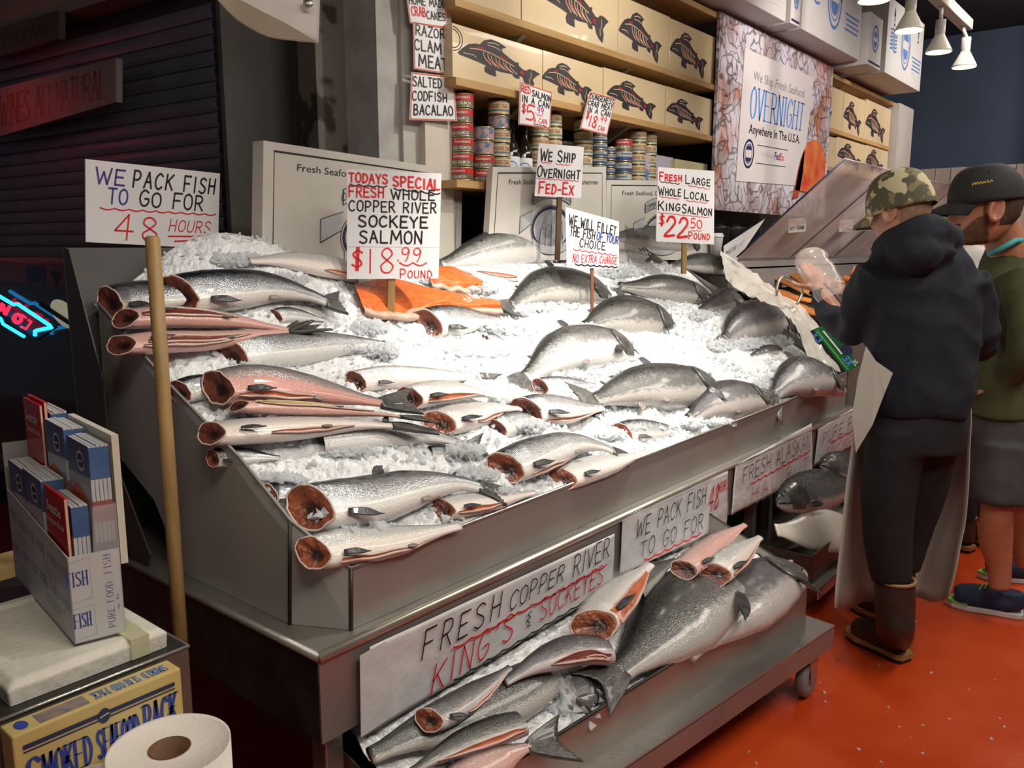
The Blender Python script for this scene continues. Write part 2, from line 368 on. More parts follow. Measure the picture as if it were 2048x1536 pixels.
# grey partition, shaded gap painted black, peeling column and the white post beside the shelves
def upright(name, x0, x1, Yp, th, m, z1=3.9):
    a = onY(x0, 250, Yp); b = onY(x1, 250, Yp); return struct(box(name, (a[0], Yp, 0), (b[0], Yp + th, z1), m))
a = onY(452, 250, 3.22); b = onY(602, 250, 3.22)
struct(box('wall_partition', (a[0], 3.22, 0), (b[0] + .02, 3.3, 3.9), grey_wall))
struct(box('gap_shade_left', (b[0] + .02, 3.3, 0), (b[0] + .5, 3.35, 3.9), dark))
peel = mat('peeling_column_paint', (.115, .10, .085), (.030, .020, .014), 4, .75, bump=.5, lo=.52, hi=.56)
upright('column_peeling', 636, 742, 2.86, .12, peel)
upright('gap_shade_right', 742, 757, 2.8, .1, mat('gap_shade_black', (.006, .006, .006), None, 3, .8))  # black strip standing in for a shaded gap
upright('column_white', 757, 806, 2.66, .2, white_paint)
upright('trim_3', 806, 850, 2.64, .2, mat('pale_post_paint', (.46, .44, .41), (.38, .36, .33), 4, .5))
upright('trim_4', 850, 905, 2.60, .25, mat('white_post_paint', (.58, .54, .47), (.50, .46, .40), 5, .55))
# dim shop signs over the shutter
def board(px, off, m, name, label, th=.03):
    P = [onS(x, y, off) for x, y in px]; t = thing(name, label, 'sign')
    MB().slab(P, -nS * th).build('board', m, t); return t, P
t, P = board([(-60, 290), (232, 204), (232, 116), (-60, 192)], .16, mat('pale_board', (.20, .17, .16), (.15, .13, .12), 4, .6), 'shop_sign', 'long pale sign board hung on the shutter at left, brown serif lettering')
ik = Ink([P[0], P[1], P[2], P[3]]); ik.text('GOAT WINES ALLNATURAL', .03, .94, .2, .6, 'ink_brown', .09, jit=.03, gap=.2, serif=True); ik.done(t)
t, P = board([(-60, 130), (118, 78), (118, 20), (-60, 72)], .14, mat('grey_board', (.055, .05, .045), (.045, .04, .035), 4, .6), 'header_sign', 'faded grey header board above the shutter reading spice company')
ik = Ink(P); ik.text('SPICE COMPANY', .05, .9, .25, .45, 'ink_black', .08, jit=.02, gap=.2); ik.done(t)
# hanging canvas awning tip with a grommet
aw = MB(); rows = []
top = catmull([onD(395, -60, 2.2), onD(470, -60, 2.25), onD(560, -70, 2.3), onD(640, -60, 2.35)], 14); bot = catmull([onD(425, -10, 2.15), onD(470, 38, 2.2), onD(530, 72, 2.25), onD(590, 82, 2.3), onD(636, 86, 2.33)], 14)
V = []
for j in range(8):
    for i in range(14):
        w = j / 7; p = top[i] * (1 - w) + bot[i] * w; V.append(p - FW * (.05 * sin(pi * w) * (1 - i / 13)))
Fq = [(j * 14 + i, j * 14 + i + 1, (j + 1) * 14 + i + 1, (j + 1) * 14 + i) for j in range(7) for i in range(13)]
t = thing('awning', 'off white canvas awning corner hanging at the top left with a metal grommet', 'awning')
o = mesh('canvas', V, Fq, mat('canvas', (.50, .47, .44), (.43, .40, .37), 5, .7, bump=.1), t, True)
md = o.modifiers.new('s', 'SOLIDIFY'); md.thickness = .006
g = onD(617, 7, 2.29); MB().lathe([(.006, 0), (.014, .002), (.014, .006), (.006, .008)], g, 16, axis=-FW).build('grommet', steel, t, True)
lip = [onD(425, -10, 2.14) + .0 * FW] ; 
under = catmull([onD(425, -12, 2.14), onD(470, 35, 2.19), onD(530, 70, 2.24), onD(590, 80, 2.29), onD(634, 84, 2.32)], 14)
V = []; 
for i, p in enumerate(under): V += [p + FW * .0, p + UP * (.09 * sin(pi * (i / 13) ** .8)) * .6 - FW * .03 * sin(pi * i / 13)]
mesh('hem', V, [(2 * i, 2 * i + 2, 2 * i + 3, 2 * i + 1) for i in range(13)], mat('hem_cloth', (.30, .25, .19), None, 6, .7), t, True)
# ============================================================ THE STALL
XL, XR, YF, YB, ZL = .985, 4.6, 1.345, 2.42, .70
t = thing('display_table', 'stainless steel stall table with a ledge and deep skirt under the ice tray', 'table')
MB().box((XL, YF, ZL - .006), (XR, 2.45, ZL)).build('ledge_top', steel_dull, t)
MB().tube([(XL, YF, ZL - .004), (XR, YF, ZL - .004)], .012, 8).build('front_nosing', mat('polished_edge', (.62, .58, .50), (.5, .47, .4), 8, .3, .8), t, True)
MB().tube([(XL, YF, ZL - .004), (XL, 2.45, ZL - .004)], .010, 8).build('side_nosing', steel_dull, t, True)
skirt_b = ZL - .205
MB().box((XL, YF, skirt_b), (XR, YF + .006, ZL - .006)).build('front_skirt', mat('floor_tinted_steel', (.33, .30, .285), (.26, .235, .22), 3, .36, .6, rr=.08), t)  # red floor's reflection mixed into the steel colour
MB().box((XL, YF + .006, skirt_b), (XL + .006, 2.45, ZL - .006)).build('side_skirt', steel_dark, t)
for x, y in ((XL + .03, YF + .03), (XL + .03, 2.38), (2.8, 2.38), (XR - .09, YF + .1), (XR - .09, 2.38)):
    MB().box((x, y, 0), (x + .05, y + .05, skirt_b)).build('leg', mat('leg_steel', (.36, .33, .31), None, 4, .35, .8), t, False, .004)
# side panel outline measured on its plane
XT = 1.035; YT = 1.385; ZT = .846
t = thing('fish_tray', 'long stainless ice tray with fogged clear side panels standing on the stall table', 'tray')
MB().slab([(XT + .07, YT, ZL + .001), (XR - .1, YT, ZL + .001), (XR - .1, YT, .90), (4.2, YT, .885), (3.62, YT, ZT + .012), (XT + .075, YT, ZT)], (0, .006, 0)).build('front_panel', mat('tray_front_steel', (.36, .34, .32), (.29, .27, .25), 3, .46, .5, rr=.08), t)
MB().tube([(XT + .072, YT, ZT), (3.62, YT, ZT + .012), (4.2, YT, .885), (XR - .1, YT, .90)], .005, 6).build('front_rim', steel, t, True)
S = [onX(x, y, XT) for x, y in [(580, 1250), (580, 1040), (480, 915), (340, 770), (196, 606), (205, 740), (212, 880), (308, 1000), (365, 1135)]]
S[0][2] = ZL + .001; S[8][2] = ZL + .001
MB().slab(S, (.005, 0, 0)).build('side_panel', acrylic, t)
c0 = S[0].copy(); c1 = S[1].copy(); e0 = np.array([XT + .07, YT, ZL + .001]); e1 = np.array([XT + .075, YT, ZT])
MB().slab([e0, e1, c1, c0], (.005, .003, 0)).build('corner_panel', acrylic, t)
for a, b in ((c0, c1), (e0, e1)): MB().tube([a, b], .005, 6).build('corner_seam', steel_dark, t, True)
MB().tube([e1, c1] + S[2:5], .004, 6).build('side_rim', mat('panel_edge', (.30, .29, .27), None, 5, .35), t, True)
MB().slab([(XT + .09, YT + .01, .74), (XR - .12, YT + .01, .74), (XR - .12, YB, 1.27), (XT + .02, YB, 1.27), (XT + .02, YT + .12, .80)], (0, 0, -.02)).build('tray_bottom', steel_dark, t)
MB().slab([(XR - .1, YT, ZL), (XR - .1, YB, ZL), (XR - .1, YB, 1.46), (XR - .1, YT, .92)], (-.005, 0, 0)).build('right_panel', steel_dull, t)
# taller dark splash panel behind the left end
t = thing('splash_panel', 'tall dark grey splash panel rising behind the left end of the ice', 'panel')
P = [onX(x, y, .93) for x, y in [(135, 498), (205, 760), (218, 890), (300, 1130)]]
q = onX(300, 1060, .93)
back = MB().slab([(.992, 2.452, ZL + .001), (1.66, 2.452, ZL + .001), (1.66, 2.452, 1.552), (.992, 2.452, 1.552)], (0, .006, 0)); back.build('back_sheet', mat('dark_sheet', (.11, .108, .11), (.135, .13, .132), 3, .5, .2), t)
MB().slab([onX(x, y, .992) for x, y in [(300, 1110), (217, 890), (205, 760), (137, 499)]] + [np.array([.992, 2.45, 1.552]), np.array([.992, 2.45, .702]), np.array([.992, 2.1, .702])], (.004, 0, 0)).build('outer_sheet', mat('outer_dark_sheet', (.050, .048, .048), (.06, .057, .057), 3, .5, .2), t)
# ------------------------------------------------------------ ice bed
SLOPE = .53
HEAPS = []
def ice_base(X, Y):
    z = ZT - .012 + SLOPE * (Y - YT) + .03 * sst(3.4, 4.3, X)
    z += .10 * sst(2.1, 2.40, Y) * (1 - .5 * sst(3.2, 4.2, X)) * sst(XT - .05, XT + .3, X)
    for hx, hy, r, hh in HEAPS:
        d2 = ((X - hx) ** 2 + (Y - hy) ** 2) / (r * r)
        if d2 < 6: z += hh * exp(-d2)
    return z
def hit(x, y, lift=0.0, fn=None):
    fn = fn or ice_base; d = ray(x, y); s0 = 1.0; prev = None
    for i in range(260):
        s = 1.0 + i * .02; p = CP + d * s; g = p[2] - fn(p[0], p[1]) - lift
        if g < 0: 
            a, b = s - .02, s
            for _ in range(14):
                m_ = (a + b) / 2; p = CP + d * m_
                if p[2] - fn(p[0], p[1]) - lift < 0: b = m_
                else: a = m_
            return CP + d * b
        if fn is ice_base and p[1] > 2.46: break
    p = CP + d * s
    return p
for x, y, r, hh in [(430, 545, .22, .10), (560, 540, .2, .05), (640, 620, .09, .03), (620, 900, .13, .05), (760, 920, .14, .05), (520, 900, .1, .04), (860, 910, .1, .035), (520, 760, .1, .02), (400, 720, .1, .03), (450, 820, .09, .03), (760, 680, .12, .03), (930, 730, .15, .02), (1000, 590, .1, .03), (960, 880, .09, .03),
                    (1090, 880, .1, .03), (1300, 560, .16, .04), (1470, 560, .14, .04), (1350, 700, .12, .03), (1240, 870, .1, .02), (1010, 780, .08, .02), (1280, 570, .1, .03), (1560, 660, .12, .02), (640, 1040, .06, .02), (740, 1060, .05, .03), (960, 940, .07, .025), (1020, 960, .06, .02)]:
    p = hit(x, y); HEAPS.append((p[0], p[1], r, hh))
ice_m = mat('crushed_ice', (.86, .87, .88), (.70, .72, .74), 26, .22, 0, 1.0, 55, .6, detail=8, rr=.12, coat=.25)
def translucent(m, f):
    nt = m.node_tree; b = nt.nodes['Principled BSDF']; tl = nt.nodes.new('ShaderNodeBsdfTranslucent'); mx = nt.nodes.new('ShaderNodeMixShader'); mx.inputs[0].default_value = f
    nt.links.new(b.inputs['Base Color'].links[0].from_socket, tl.inputs[0]); nt.links.new(b.outputs[0], mx.inputs[1]); nt.links.new(tl.outputs[0], mx.inputs[2]); nt.links.new(mx.outputs[0], nt.nodes['Material Output'].inputs[0]); return m
translucent(mat('loose_ice', (.93, .94, .95), (.86, .88, .90), 20, .3, 0, 0, 60, .4), .68)
def ice_mesh(name, x0, x1, y0, y1, dx, fn, label, parent=None, rough=.014, seed=0, keep=None):
    nx = int((x1 - x0) / dx); ny = int((y1 - y0) / dx); V = []
    for j in range(ny + 1):
        for i in range(nx + 1):
            X = x0 + (x1 - x0) * i / nx; Y = y0 + (y1 - y0) * j / ny; z = fn(X, Y)
            e = min(1, min(i, nx - i, j * 1.0, ny - j) / 3.0)
            c = noise.cell(Vector((X * 55 + seed, Y * 55, 0))) ; n1 = noise.noise(Vector((X * 9 + seed, Y * 9, 0))); n2 = noise.noise(Vector((X * 38, Y * 38, 3)))
            v, _ = noise.voronoi(Vector((X * 60, Y * 60, seed)));
            z += e * (.016 * n1 + rough * n2 + rough * .9 * (.45 - v[0]) + .004 * c)
            V.append((X + .004 * n2, Y + .004 * c * e, z))
    k = nx + 1
    o = mesh(name, V, [(j * k + i, j * k + i + 1, (j + 1) * k + i + 1, (j + 1) * k + i) for j in range(ny) for i in range(nx) if keep is None or keep(*V[j * k + i][:2])], ice_m, parent, False)
    tag(o, label, 'ice', kind='stuff'); return o
ice_mesh('ice_bed', XT + .012, XR - .115, YT + .008, YB - .005, .0105, ice_base, 'bed of crushed white ice sloping up the tray under the salmon', keep=lambda X, Y: (X - XT) / .075 + (Y - YT) / .09 > 1.28)
AX6 = [np.array(q, float) for q in ((0, 0, 1), (1, 0, 0), (0, 1, 0), (-1, 0, 0), (0, -1, 0), (0, 0, -1))]
def chips(name, pts, label, size=(.004, .011)):
    mb = MB(); rnd = random.Random(3)
    for p in pts:
        s = rnd.uniform(*size); V = []
        for k in range(6):
            d = AX6[k] + np.array([rnd.gauss(0, .28) for _ in range(3)]); V.append(np.array(p) + d * s * rnd.uniform(.7, 1.3))
        mb.add(V, [(0, 1, 2), (0, 2, 3), (0, 3, 4), (0, 4, 1), (5, 2, 1), (5, 3, 2), (5, 4, 3), (5, 1, 4)])
    o = mb.build(name, MATS['loose_ice'])
    bm = bmesh.new(); bm.from_mesh(o.data); bmesh.ops.recalc_face_normals(bm, faces=bm.faces); bm.to_mesh(o.data); bm.free(); tag(o, label, 'ice', kind='stuff'); return o
rnd = random.Random(5); pts = []
for i in range(5200):
    X = rnd.uniform(XT + .03, XR - .14); Y = YT + .02 + (YB - YT - .03) * rnd.random() ** 1.1
    if noise.noise(Vector((X * 5, Y * 5, 1))) > -.12: pts.append((X, Y, ice_base(X, Y) + rnd.uniform(-.002, .012) + .016 * noise.noise(Vector((X * 9, Y * 9, 0)))))
chips('ice_chips', pts, 'loose chips of ice scattered over the ice bed')
# ============================================================ FISH
def fish_mat(name, back, side, belly, b0=.35, b1=-.45, spots=.5, metal=.35, rough=.27, scale_bump=.25, sparkle=.25):
    # colours belong to the skin: back / flank / belly by the girth coordinate stored in the UV map
    m = bpy.data.materials.new(name); m.use_nodes = True; MATS[name] = m
    nt = m.node_tree; N = nt.nodes; L = nt.links; b = N['Principled BSDF']
    uv = N.new('ShaderNodeUVMap'); sp = N.new('ShaderNodeSeparateXYZ'); L.new(uv.outputs[0], sp.inputs[0])
    def noise_(sx, sy, sc, det=3):
        mp = N.new('ShaderNodeMapping'); mp.inputs['Scale'].default_value = (sx, sy, 1); L.new(uv.outputs[0], mp.inputs[0])
        n = N.new('ShaderNodeTexNoise'); n.inputs['Scale'].default_value = sc; n.inputs['Detail'].default_value = det; L.new(mp.outputs[0], n.inputs[0]); return n
    def math_(op, a, bb):
        n = N.new('ShaderNodeMath'); n.operation = op
        for i, q in enumerate((a, bb)):
            if isinstance(q, (int, float)): n.inputs[i].default_value = q
            else: L.new(q, n.inputs[i])
        return n.outputs[0]
    nz = noise_(9, 2.2, 2.0); nf = noise_(60, 9, 3.0, 2)
    c = math_('ADD', sp.outputs[1], math_('MULTIPLY', math_('SUBTRACT', nz.outputs[0], .5), .55))
    c = math_('ADD', c, math_('MULTIPLY', math_('SUBTRACT', nf.outputs[0], .5), .2))
    r = N.new('ShaderNodeValToRGB'); e = r.color_ramp.elements
    e[0].position = 0; e[0].color = (*belly, 1); e[1].position = 1; e[1].color = (*back, 1)
    mid = tuple(x * .55 + y * .45 for x, y in zip(side, back))
    for p, col in (((b1 + 1) / 2, belly), ((b1 + .25 + 1) / 2, side), ((b0 - .12 + 1) / 2, side), ((b0 + .12 + 1) / 2, mid), ((b0 + .4 + 1) / 2, back)):
        q = e.new(min(.99, max(.01, p))); q.color = (*col, 1)
    L.new(math_('MULTIPLY', math_('ADD', c, 1), .5), r.inputs[0])
    # dark spots on the back
    mp = N.new('ShaderNodeMapping'); mp.inputs['Scale'].default_value = (42, 9, 1); L.new(uv.outputs[0], mp.inputs[0])
    vo = N.new('ShaderNodeTexVoronoi'); L.new(mp.outputs[0], vo.inputs[0]); vo.inputs['Scale'].default_value = 1.0
    sm = N.new('ShaderNodeMapRange'); sm.inputs[1].default_value = .16; sm.inputs[2].default_value = .28; sm.inputs[3].default_value = spots; sm.inputs[4].default_value = 0
    L.new(vo.outputs[0], sm.inputs[0])
    bk = N.new('ShaderNodeMapRange'); bk.inputs[1].default_value = b0 - .1; bk.inputs[2].default_value = b0 + .25; L.new(sp.outputs[1], bk.inputs[0])
    mx = N.new('ShaderNodeMixRGB'); mx.blend_type = 'MIX'; mx.inputs[2].default_value = (*[x * .3 for x in back], 1)
    L.new(math_('MULTIPLY', sm.outputs[0], bk.outputs[0]), mx.inputs[0]); L.new(r.outputs[0], mx.inputs[1])
    L.new(mx.outputs[0], b.inputs['Base Color'])
    # scales
    mp2 = N.new('ShaderNodeMapping'); mp2.inputs['Scale'].default_value = (120, 24, 1); L.new(uv.outputs[0], mp2.inputs[0])
    v2 = N.new('ShaderNodeTexVoronoi'); v2.inputs['Scale'].default_value = 1.0; L.new(mp2.outputs[0], v2.inputs[0])
    bp = N.new('ShaderNodeBump'); bp.inputs['Strength'].default_value = scale_bump; bp.inputs['Distance'].default_value = .004
    L.new(math_('ADD', v2.outputs[0], math_('MULTIPLY', nf.outputs[0], .8)), bp.inputs['Height']); L.new(bp.outputs[0], b.inputs['Normal'])
    mr = N.new('ShaderNodeMapRange'); mr.inputs[3].default_value = rough - sparkle * .5; mr.inputs[4].default_value = rough + sparkle * .5
    L.new(v2.outputs['Color'], mr.inputs[0]); L.new(mr.outputs[0], b.inputs['Roughness'])
    mm = N.new('ShaderNodeMapRange'); mm.inputs[1].default_value = b1 - .1; mm.inputs[2].default_value = b1 + .4; mm.inputs[3].default_value = .05; mm.inputs[4].default_value = metal
    L.new(sp.outputs[1], mm.inputs[0]); L.new(mm.outputs[0], b.inputs['Metallic'])
    b.inputs['Coat Weight'].default_value = .5; b.inputs['Coat Roughness'].default_value = .12
    return m
fish_mat('silver_salmon_skin', (.022, .028, .040), (.50, .51, .52), (.74, .72, .69), .30, -.40, .6, .62)
fish_mat('blue_back_skin', (.014, .020, .032), (.36, .37, .39), (.66, .62, .58), .15, -.5, .7, .62)
fish_mat('pink_belly_skin', (.075, .075, .085), (.34, .29, .28), (.62, .30, .26), .42, -.1, .5, .3)
fish_mat('pale_salmon_skin', (.13, .13, .14), (.64, .625, .61), (.78, .70, .65), .62, -.2, .3, .35)
fish_mat('rosy_salmon_skin', (.16, .12, .12), (.52, .34, .32), (.66, .38, .33), .5, -.1, .2, .15)
fish_mat('king_salmon_skin', (.030, .033, .031), (.155, .155, .148), (.46, .43, .40), .1, -.55, .8, .5, .3, .3, .3)
fish_mat('bright_king_skin', (.045, .049, .048), (.30, .30, .29), (.66, .635, .61), .22, -.3, .8, .6, .28, .3, .3)
fish_mat('dark_king_skin', (.020, .022, .022), (.15, .15, .155), (.50, .43, .42), .15, -.62, .9, .3, .33, .35, .3)
fish_mat('mauve_king_skin', (.045, .046, .052), (.185, .178, .188), (.50, .45, .43), .22, -.45, .6, .45, .3, .25, .3)
fish_mat('halibut_belly_skin', (.45, .40, .34), (.66, .62, .54), (.70, .66, .58), .8, .0, 0, .05, .35)
fin_m = mat('dark_fin', (.030, .031, .034), (.075, .075, .08), 30, .35, stretch=(1, 1, 1), bump=.3, bscale=70, coat=.3)
fin_p = mat('pale_fin', (.30, .25, .23), (.20, .17, .16), 25, .35, bump=.2, coat=.3)
tail_m = mat('tail_fin_skin', (.040, .040, .038), (.11, .105, .095), 16, .38, bump=.4, bscale=50, coat=.3)
def radial_mat(name, rim, mid_, core, sc=14):
    m = mat(name, rim, mid_, sc, .3, bump=.7, bscale=60, coat=.3); nt = m.node_tree; N = nt.nodes; L = nt.links
    uv = N.new('ShaderNodeUVMap'); s = N.new('ShaderNodeSeparateXYZ'); L.new(uv.outputs[0], s.inputs[0])
    b = N['Principled BSDF']; old = b.inputs['Base Color'].links[0].from_socket
    mx = N.new('ShaderNodeMixRGB'); mx.inputs[2].default_value = (*core, 1); L.new(old, mx.inputs[1])
    mr = N.new('ShaderNodeMapRange'); mr.inputs[1].default_value = .22; mr.inputs[2].default_value = .5; mr.inputs[3].default_value = 1; mr.inputs[4].default_value = 0
    L.new(s.outputs[0], mr.inputs[0]); L.new(mr.outputs[0], mx.inputs[0]); L.new(mx.outputs[0], b.inputs['Base Color']); return m
cut_m = radial_mat('raw_collar_flesh', (.19, .055, .035), (.085, .025, .018), (.020, .008, .007))
cut_o = radial_mat('orange_collar_flesh', (.32, .085, .035), (.15, .04, .022), (.03, .010, .008))
slit_o = mat('orange_belly_flesh', (.62, .17, .06), (.45, .12, .06), 16, .28, bump=.5, bscale=60, stretch=(1, 1, 1), coat=.4)
slit_p = mat('pink_belly_flesh', (.55, .20, .17), (.30, .07, .06), 12, .28, bump=.5, bscale=50, coat=.4)
slit_d = mat('dark_belly_cavity', (.12, .025, .022), (.22, .05, .04), 12, .3, bump=.4, bscale=50, coat=.4)
slit_y = mat('yellow_belly_strip', (.55, .42, .13), (.48, .33, .14), 10, .3, bump=.2, coat=.4)
lip_m = mat('belly_flap_edge', (.66, .52, .45), (.60, .42, .36), 14, .3, coat=.4)
eye_w = mat('fish_eye_rim', (.35, .33, .28), None, 10, .15); eye_k = mat('fish_pupil', (.006, .006, .006), None, 10, .08)
TOPS = {'sock': [(0, .80), (.06, .9), (.18, 1), (.36, 1), (.55, .88), (.72, .62), (.86, .38), (.95, .27), (1, .26)], 'king': [(0, .12), (.02, .28), (.06, .50), (.12, .69), (.2, .85), (.34, .98), (.5, 1), (.65, .84), (.8, .55), (.92, .32), (1, .28)],
        'nohead': [(0, .72), (.1, .86), (.25, .98), (.4, 1), (.55, .9), (.72, .64), (.86, .4), (.95, .29), (1, .28)]}
BOTS = {'sock': [(0, .95), (.08, 1.02), (.25, 1), (.42, .95), (.58, .78), (.72, .52), (.86, .31), (.95, .26), (1, .26)], 'king': [(0, .10), (.02, .26), (.07, .50), (.14, .72), (.24, .92), (.4, 1.04), (.56, 1), (.7, .72), (.82, .46), (.92, .3), (1, .28)],
        'nohead': [(0, .8), (.1, .95), (.3, 1.02), (.5, .98), (.66, .74), (.8, .46), (.92, .3), (1, .28)]}
FCOUNT = [0]
def fish(px, hw, label, shape='sock', skin='silver_salmon_skin', roll=0, tilt=.45, lift=.02, flip=False, tail=None, fork=.25, tspread=.95, slit=None, cut=None, fins='pvd', tr=.55, name=None, group=None, fn=None, plane=None, slant=.28, gape=1.0, gill=True, eye=True, mouth=True, pect=None, cat='fish', nohead_neck=False):
    FCOUNT[0] += 1; sd = FCOUNT[0]
    name = name or ('king_salmon' if shape == 'king' else 'sockeye_salmon')
    group = group or ('whole king salmon on the ice' if shape == 'king' else 'headless sockeye salmon on the ice')
    hits = [hit(x, y, lift, fn) for x, y in px] if plane is None else None
    if plane is None:
        mid = np.mean(hits, axis=0); ax = nrm(hits[-1] - hits[0])
        k = len(px) // 2; mid = hits[k]
        n0 = np.array([0, -.47, .88])
    else:
        mid, n0, ax0 = plane; ax = nrm(ax0)
    n0 = nrm(n0 - ax * (n0 @ ax)); w = CP - mid; w = nrm(w - ax * (w @ ax)); n = nrm(n0 * (1 - tilt) + w * tilt)
    Q = [onP(x, y, mid, n) for x, y in px]
    NS, NR = 46, 30
    C = catmull(Q, NS)
    T = [nrm(C[min(i + 1, NS - 1)] - C[max(i - 1, 0)]) for i in range(NS)]
    v0 = np.cross(n, T[NS // 2]); eps = .002
    up2 = (pj(mid + v0 * eps) - pj(mid))
    if up2[1] > 0: v0 = -v0
    if flip: v0 = -v0
    sg = 1 if np.cross(n, T[NS // 2]) @ v0 > 0 else -1
    tp = pj(mid + T[NS // 2] * eps) - pj(mid); tp = tp / np.linalg.norm(tp); pe = np.array([-tp[1], tp[0]])
    kv = abs((pj(mid + v0 * eps) - pj(mid)) @ pe) / eps; kn = abs((pj(mid + n * eps) - pj(mid)) @ pe) / eps
    c, s_ = cos(radians(roll)), sin(radians(roll))
    ev = sqrt(c * c + (tr * s_) ** 2); en = sqrt(s_ * s_ + (tr * c) ** 2)
    Hh = hw / sqrt((ev * kv) ** 2 + (en * kn) ** 2); Tt = tr * Hh
    tops, bots = TOPS[shape], BOTS[shape]
    L_ = sum(np.linalg.norm(C[i + 1] - C[i]) for i in range(NS - 1))
    rnd = random.Random(sd)
    def frame(s):
        f = s * (NS - 1); i = min(NS - 2, int(f)); a = f - i
        p = C[i] * (1 - a) + C[i + 1] * a; t = nrm(T[i] * (1 - a) + T[i + 1] * a)
        v = sg * nrm(np.cross(n, t)); m_ = nrm(np.cross(t, v)); 
        if m_ @ n < 0: m_ = -m_
        return p, t, v * c - m_ * s_, m_ * c + v * s_
    open_ = shape != 'king' and cut is not False
    def surf(s, phi, off=0):
        p, t, v, m_ = frame(s); a = interp(tops, s); b = interp(bots, s); ca, sa = cos(phi), sin(phi)
        wdt = (a + b) / 2; wdt = wdt * (1 - .12 * sst(.7, 1, s))
        if shape == 'king' and s < .205: wdt *= 1.07
        if open_: wdt *= .92 + .08 * sst(0, .2, s)
        R = (a if ca > 0 else b)
        e = .86
        x = np.sign(ca) * abs(ca) ** e * R * Hh; y = np.sign(sa) * abs(sa) ** e * wdt * Tt
        q = p + v * x + m_ * y
        if shape != 'king' and cut is not False:
            k_ = 1 - sst(0, .16, s); k2 = 1 - sst(0, .30, s)
            q = q + t * (-ca * slant * Hh * k_ + (.48 * sa * (1 - .3 * ca) + .2) * Hh * gape * k2) + (v * noise.noise(Vector((ca * 2 + sd, sa * 2, 0))) + t * noise.noise(Vector((ca * 2.2, sa * 2.2, sd)))) * .11 * Hh * k_
        if off: q = q + nrm(v * ca * tr + m_ * sa) * off
        return q
    th = thing(name, label, cat, group)
    V = []; UV = []
    for i in range(NS):
        s = i / (NS - 1); s = s ** 1.15 if shape == 'king' else s
        for k in range(NR):
            phi = 2 * pi * k / NR; V.append(surf(s, phi)); UV.append((s * L_ / .6, cos(phi)))
    Fc = [(i * NR + k, i * NR + (k + 1) % NR, (i + 1) * NR + (k + 1) % NR, (i + 1) * NR + k) for i in range(NS - 1) for k in range(NR)]
    Fc.append(tuple(range((NS - 1) * NR, NS * NR)))
    if shape == 'king': Fc.append(tuple(range(NR))[::-1])
    o = mesh('body', V, Fc, MATS[skin], th, True)
    ul = o.data.uv_layers.new(name='UVMap'); li = np.empty(len(o.data.loops), int); o.data.loops.foreach_get('vertex_index', li)
    ul.data.foreach_set('uv', np.array(UV)[li].ravel())
    # flip normals outward
    bm = bmesh.new(); bm.from_mesh(o.data); bmesh.ops.recalc_face_normals(bm, faces=bm.faces); bm.to_mesh(o.data); bm.free()
    # collar opening of a headed fish
    if shape != 'king' and cut is not False:
        rings = [(1.0, 0, 1.0), (.95, -.02, .97), (.88, -.01, .90), (.68, .05, .66), (.44, .16, .36), (.12, .22, .1)]
        p, t, v, m_ = frame(0); cen = np.mean([surf(0, 2 * pi * k / NR) for k in range(NR)], axis=0)
        V = []; UV = []
        for r, d, u in rings:
            for k in range(NR):
                q = surf(0, 2 * pi * k / NR); V.append(cen + (q - cen) * r + t * d * Hh + (m_ * .0 - v * .30 * (1 - r)) * Hh * (1 + .2 * noise.noise(Vector((k * .7, r * 3, sd))))); UV.append((u, k / NR))
        R_ = len(rings)
        Fc = [(i * NR + k, i * NR + (k + 1) % NR, (i + 1) * NR + (k + 1) % NR, (i + 1) * NR + k) for i in range(R_ - 1) for k in range(NR)] + [tuple(range((R_ - 1) * NR, R_ * NR))]
        o = mesh('collar_cut', V, Fc, cut or cut_m, th, True)
        ul = o.data.uv_layers.new(name='UVMap'); li = np.empty(len(o.data.loops), int); o.data.loops.foreach_get('vertex_index', li)
        ul.data.foreach_set('uv', np.array(UV)[li].ravel()); o['label'] = 'cut collar opening with dark raw flesh'
        MB().tube([surf(0, 2 * pi * k / NR) for k in range(NR)], .045 * Hh, 6, closed=True).build('collar_rim', lip_m, th, True)
    # belly slit(s): (s0, s1, phi deg, half-opening deg, material[, flap])
    for sl in (slit or []):
        s0, s1, ph, op, sm = sl[:5]; ng = 22
        V = []; lipa = []; lipb = []
        for i in range(ng):
            u = i / (ng - 1); s = s0 + (s1 - s0) * u; w_ = radians(op) * (sin(pi * min(1, u * .92 + .08)) ** .7 if len(sl) < 6 else sl[5] + (1 - sl[5]) * sin(pi * (u * .5 + .5)) ** .7)
            wob = .12 * noise.noise(Vector((u * 4, sd, 0))); pc = radians(ph) + wob
            row = [pc - w_, pc - w_ * .6, pc, pc + w_ * .6, pc + w_]
            offs = [.004, -.012 * Hh / .05, -.03 * Hh / .05, -.012 * Hh / .05, .006]
            for a_, of in zip(row, offs): V.append(surf(s, a_, max(of, .0015)))
            lipa.append(surf(s, row[0], .003)); lipb.append(surf(s, row[-1], .004))
        o = mesh('belly_slit', V, [(i * 5 + k, i * 5 + k + 1, (i + 1) * 5 + k + 1, (i + 1) * 5 + k) for i in range(ng - 1) for k in range(4)], sm, th, True)
        o['label'] = 'open gutted belly'
        rads = [max(.001, Hh * .055 * sin(pi * (i + .6) / (ng + .2)) ** .5) for i in range(ng)]
        MB().tube(lipa, rads, 7).build('belly_flap', MATS[skin] if False else lip_m, th, True)
        MB().tube(lipb, [r * 1.3 for r in rads], 7).build('belly_flap', lip_m, th, True)
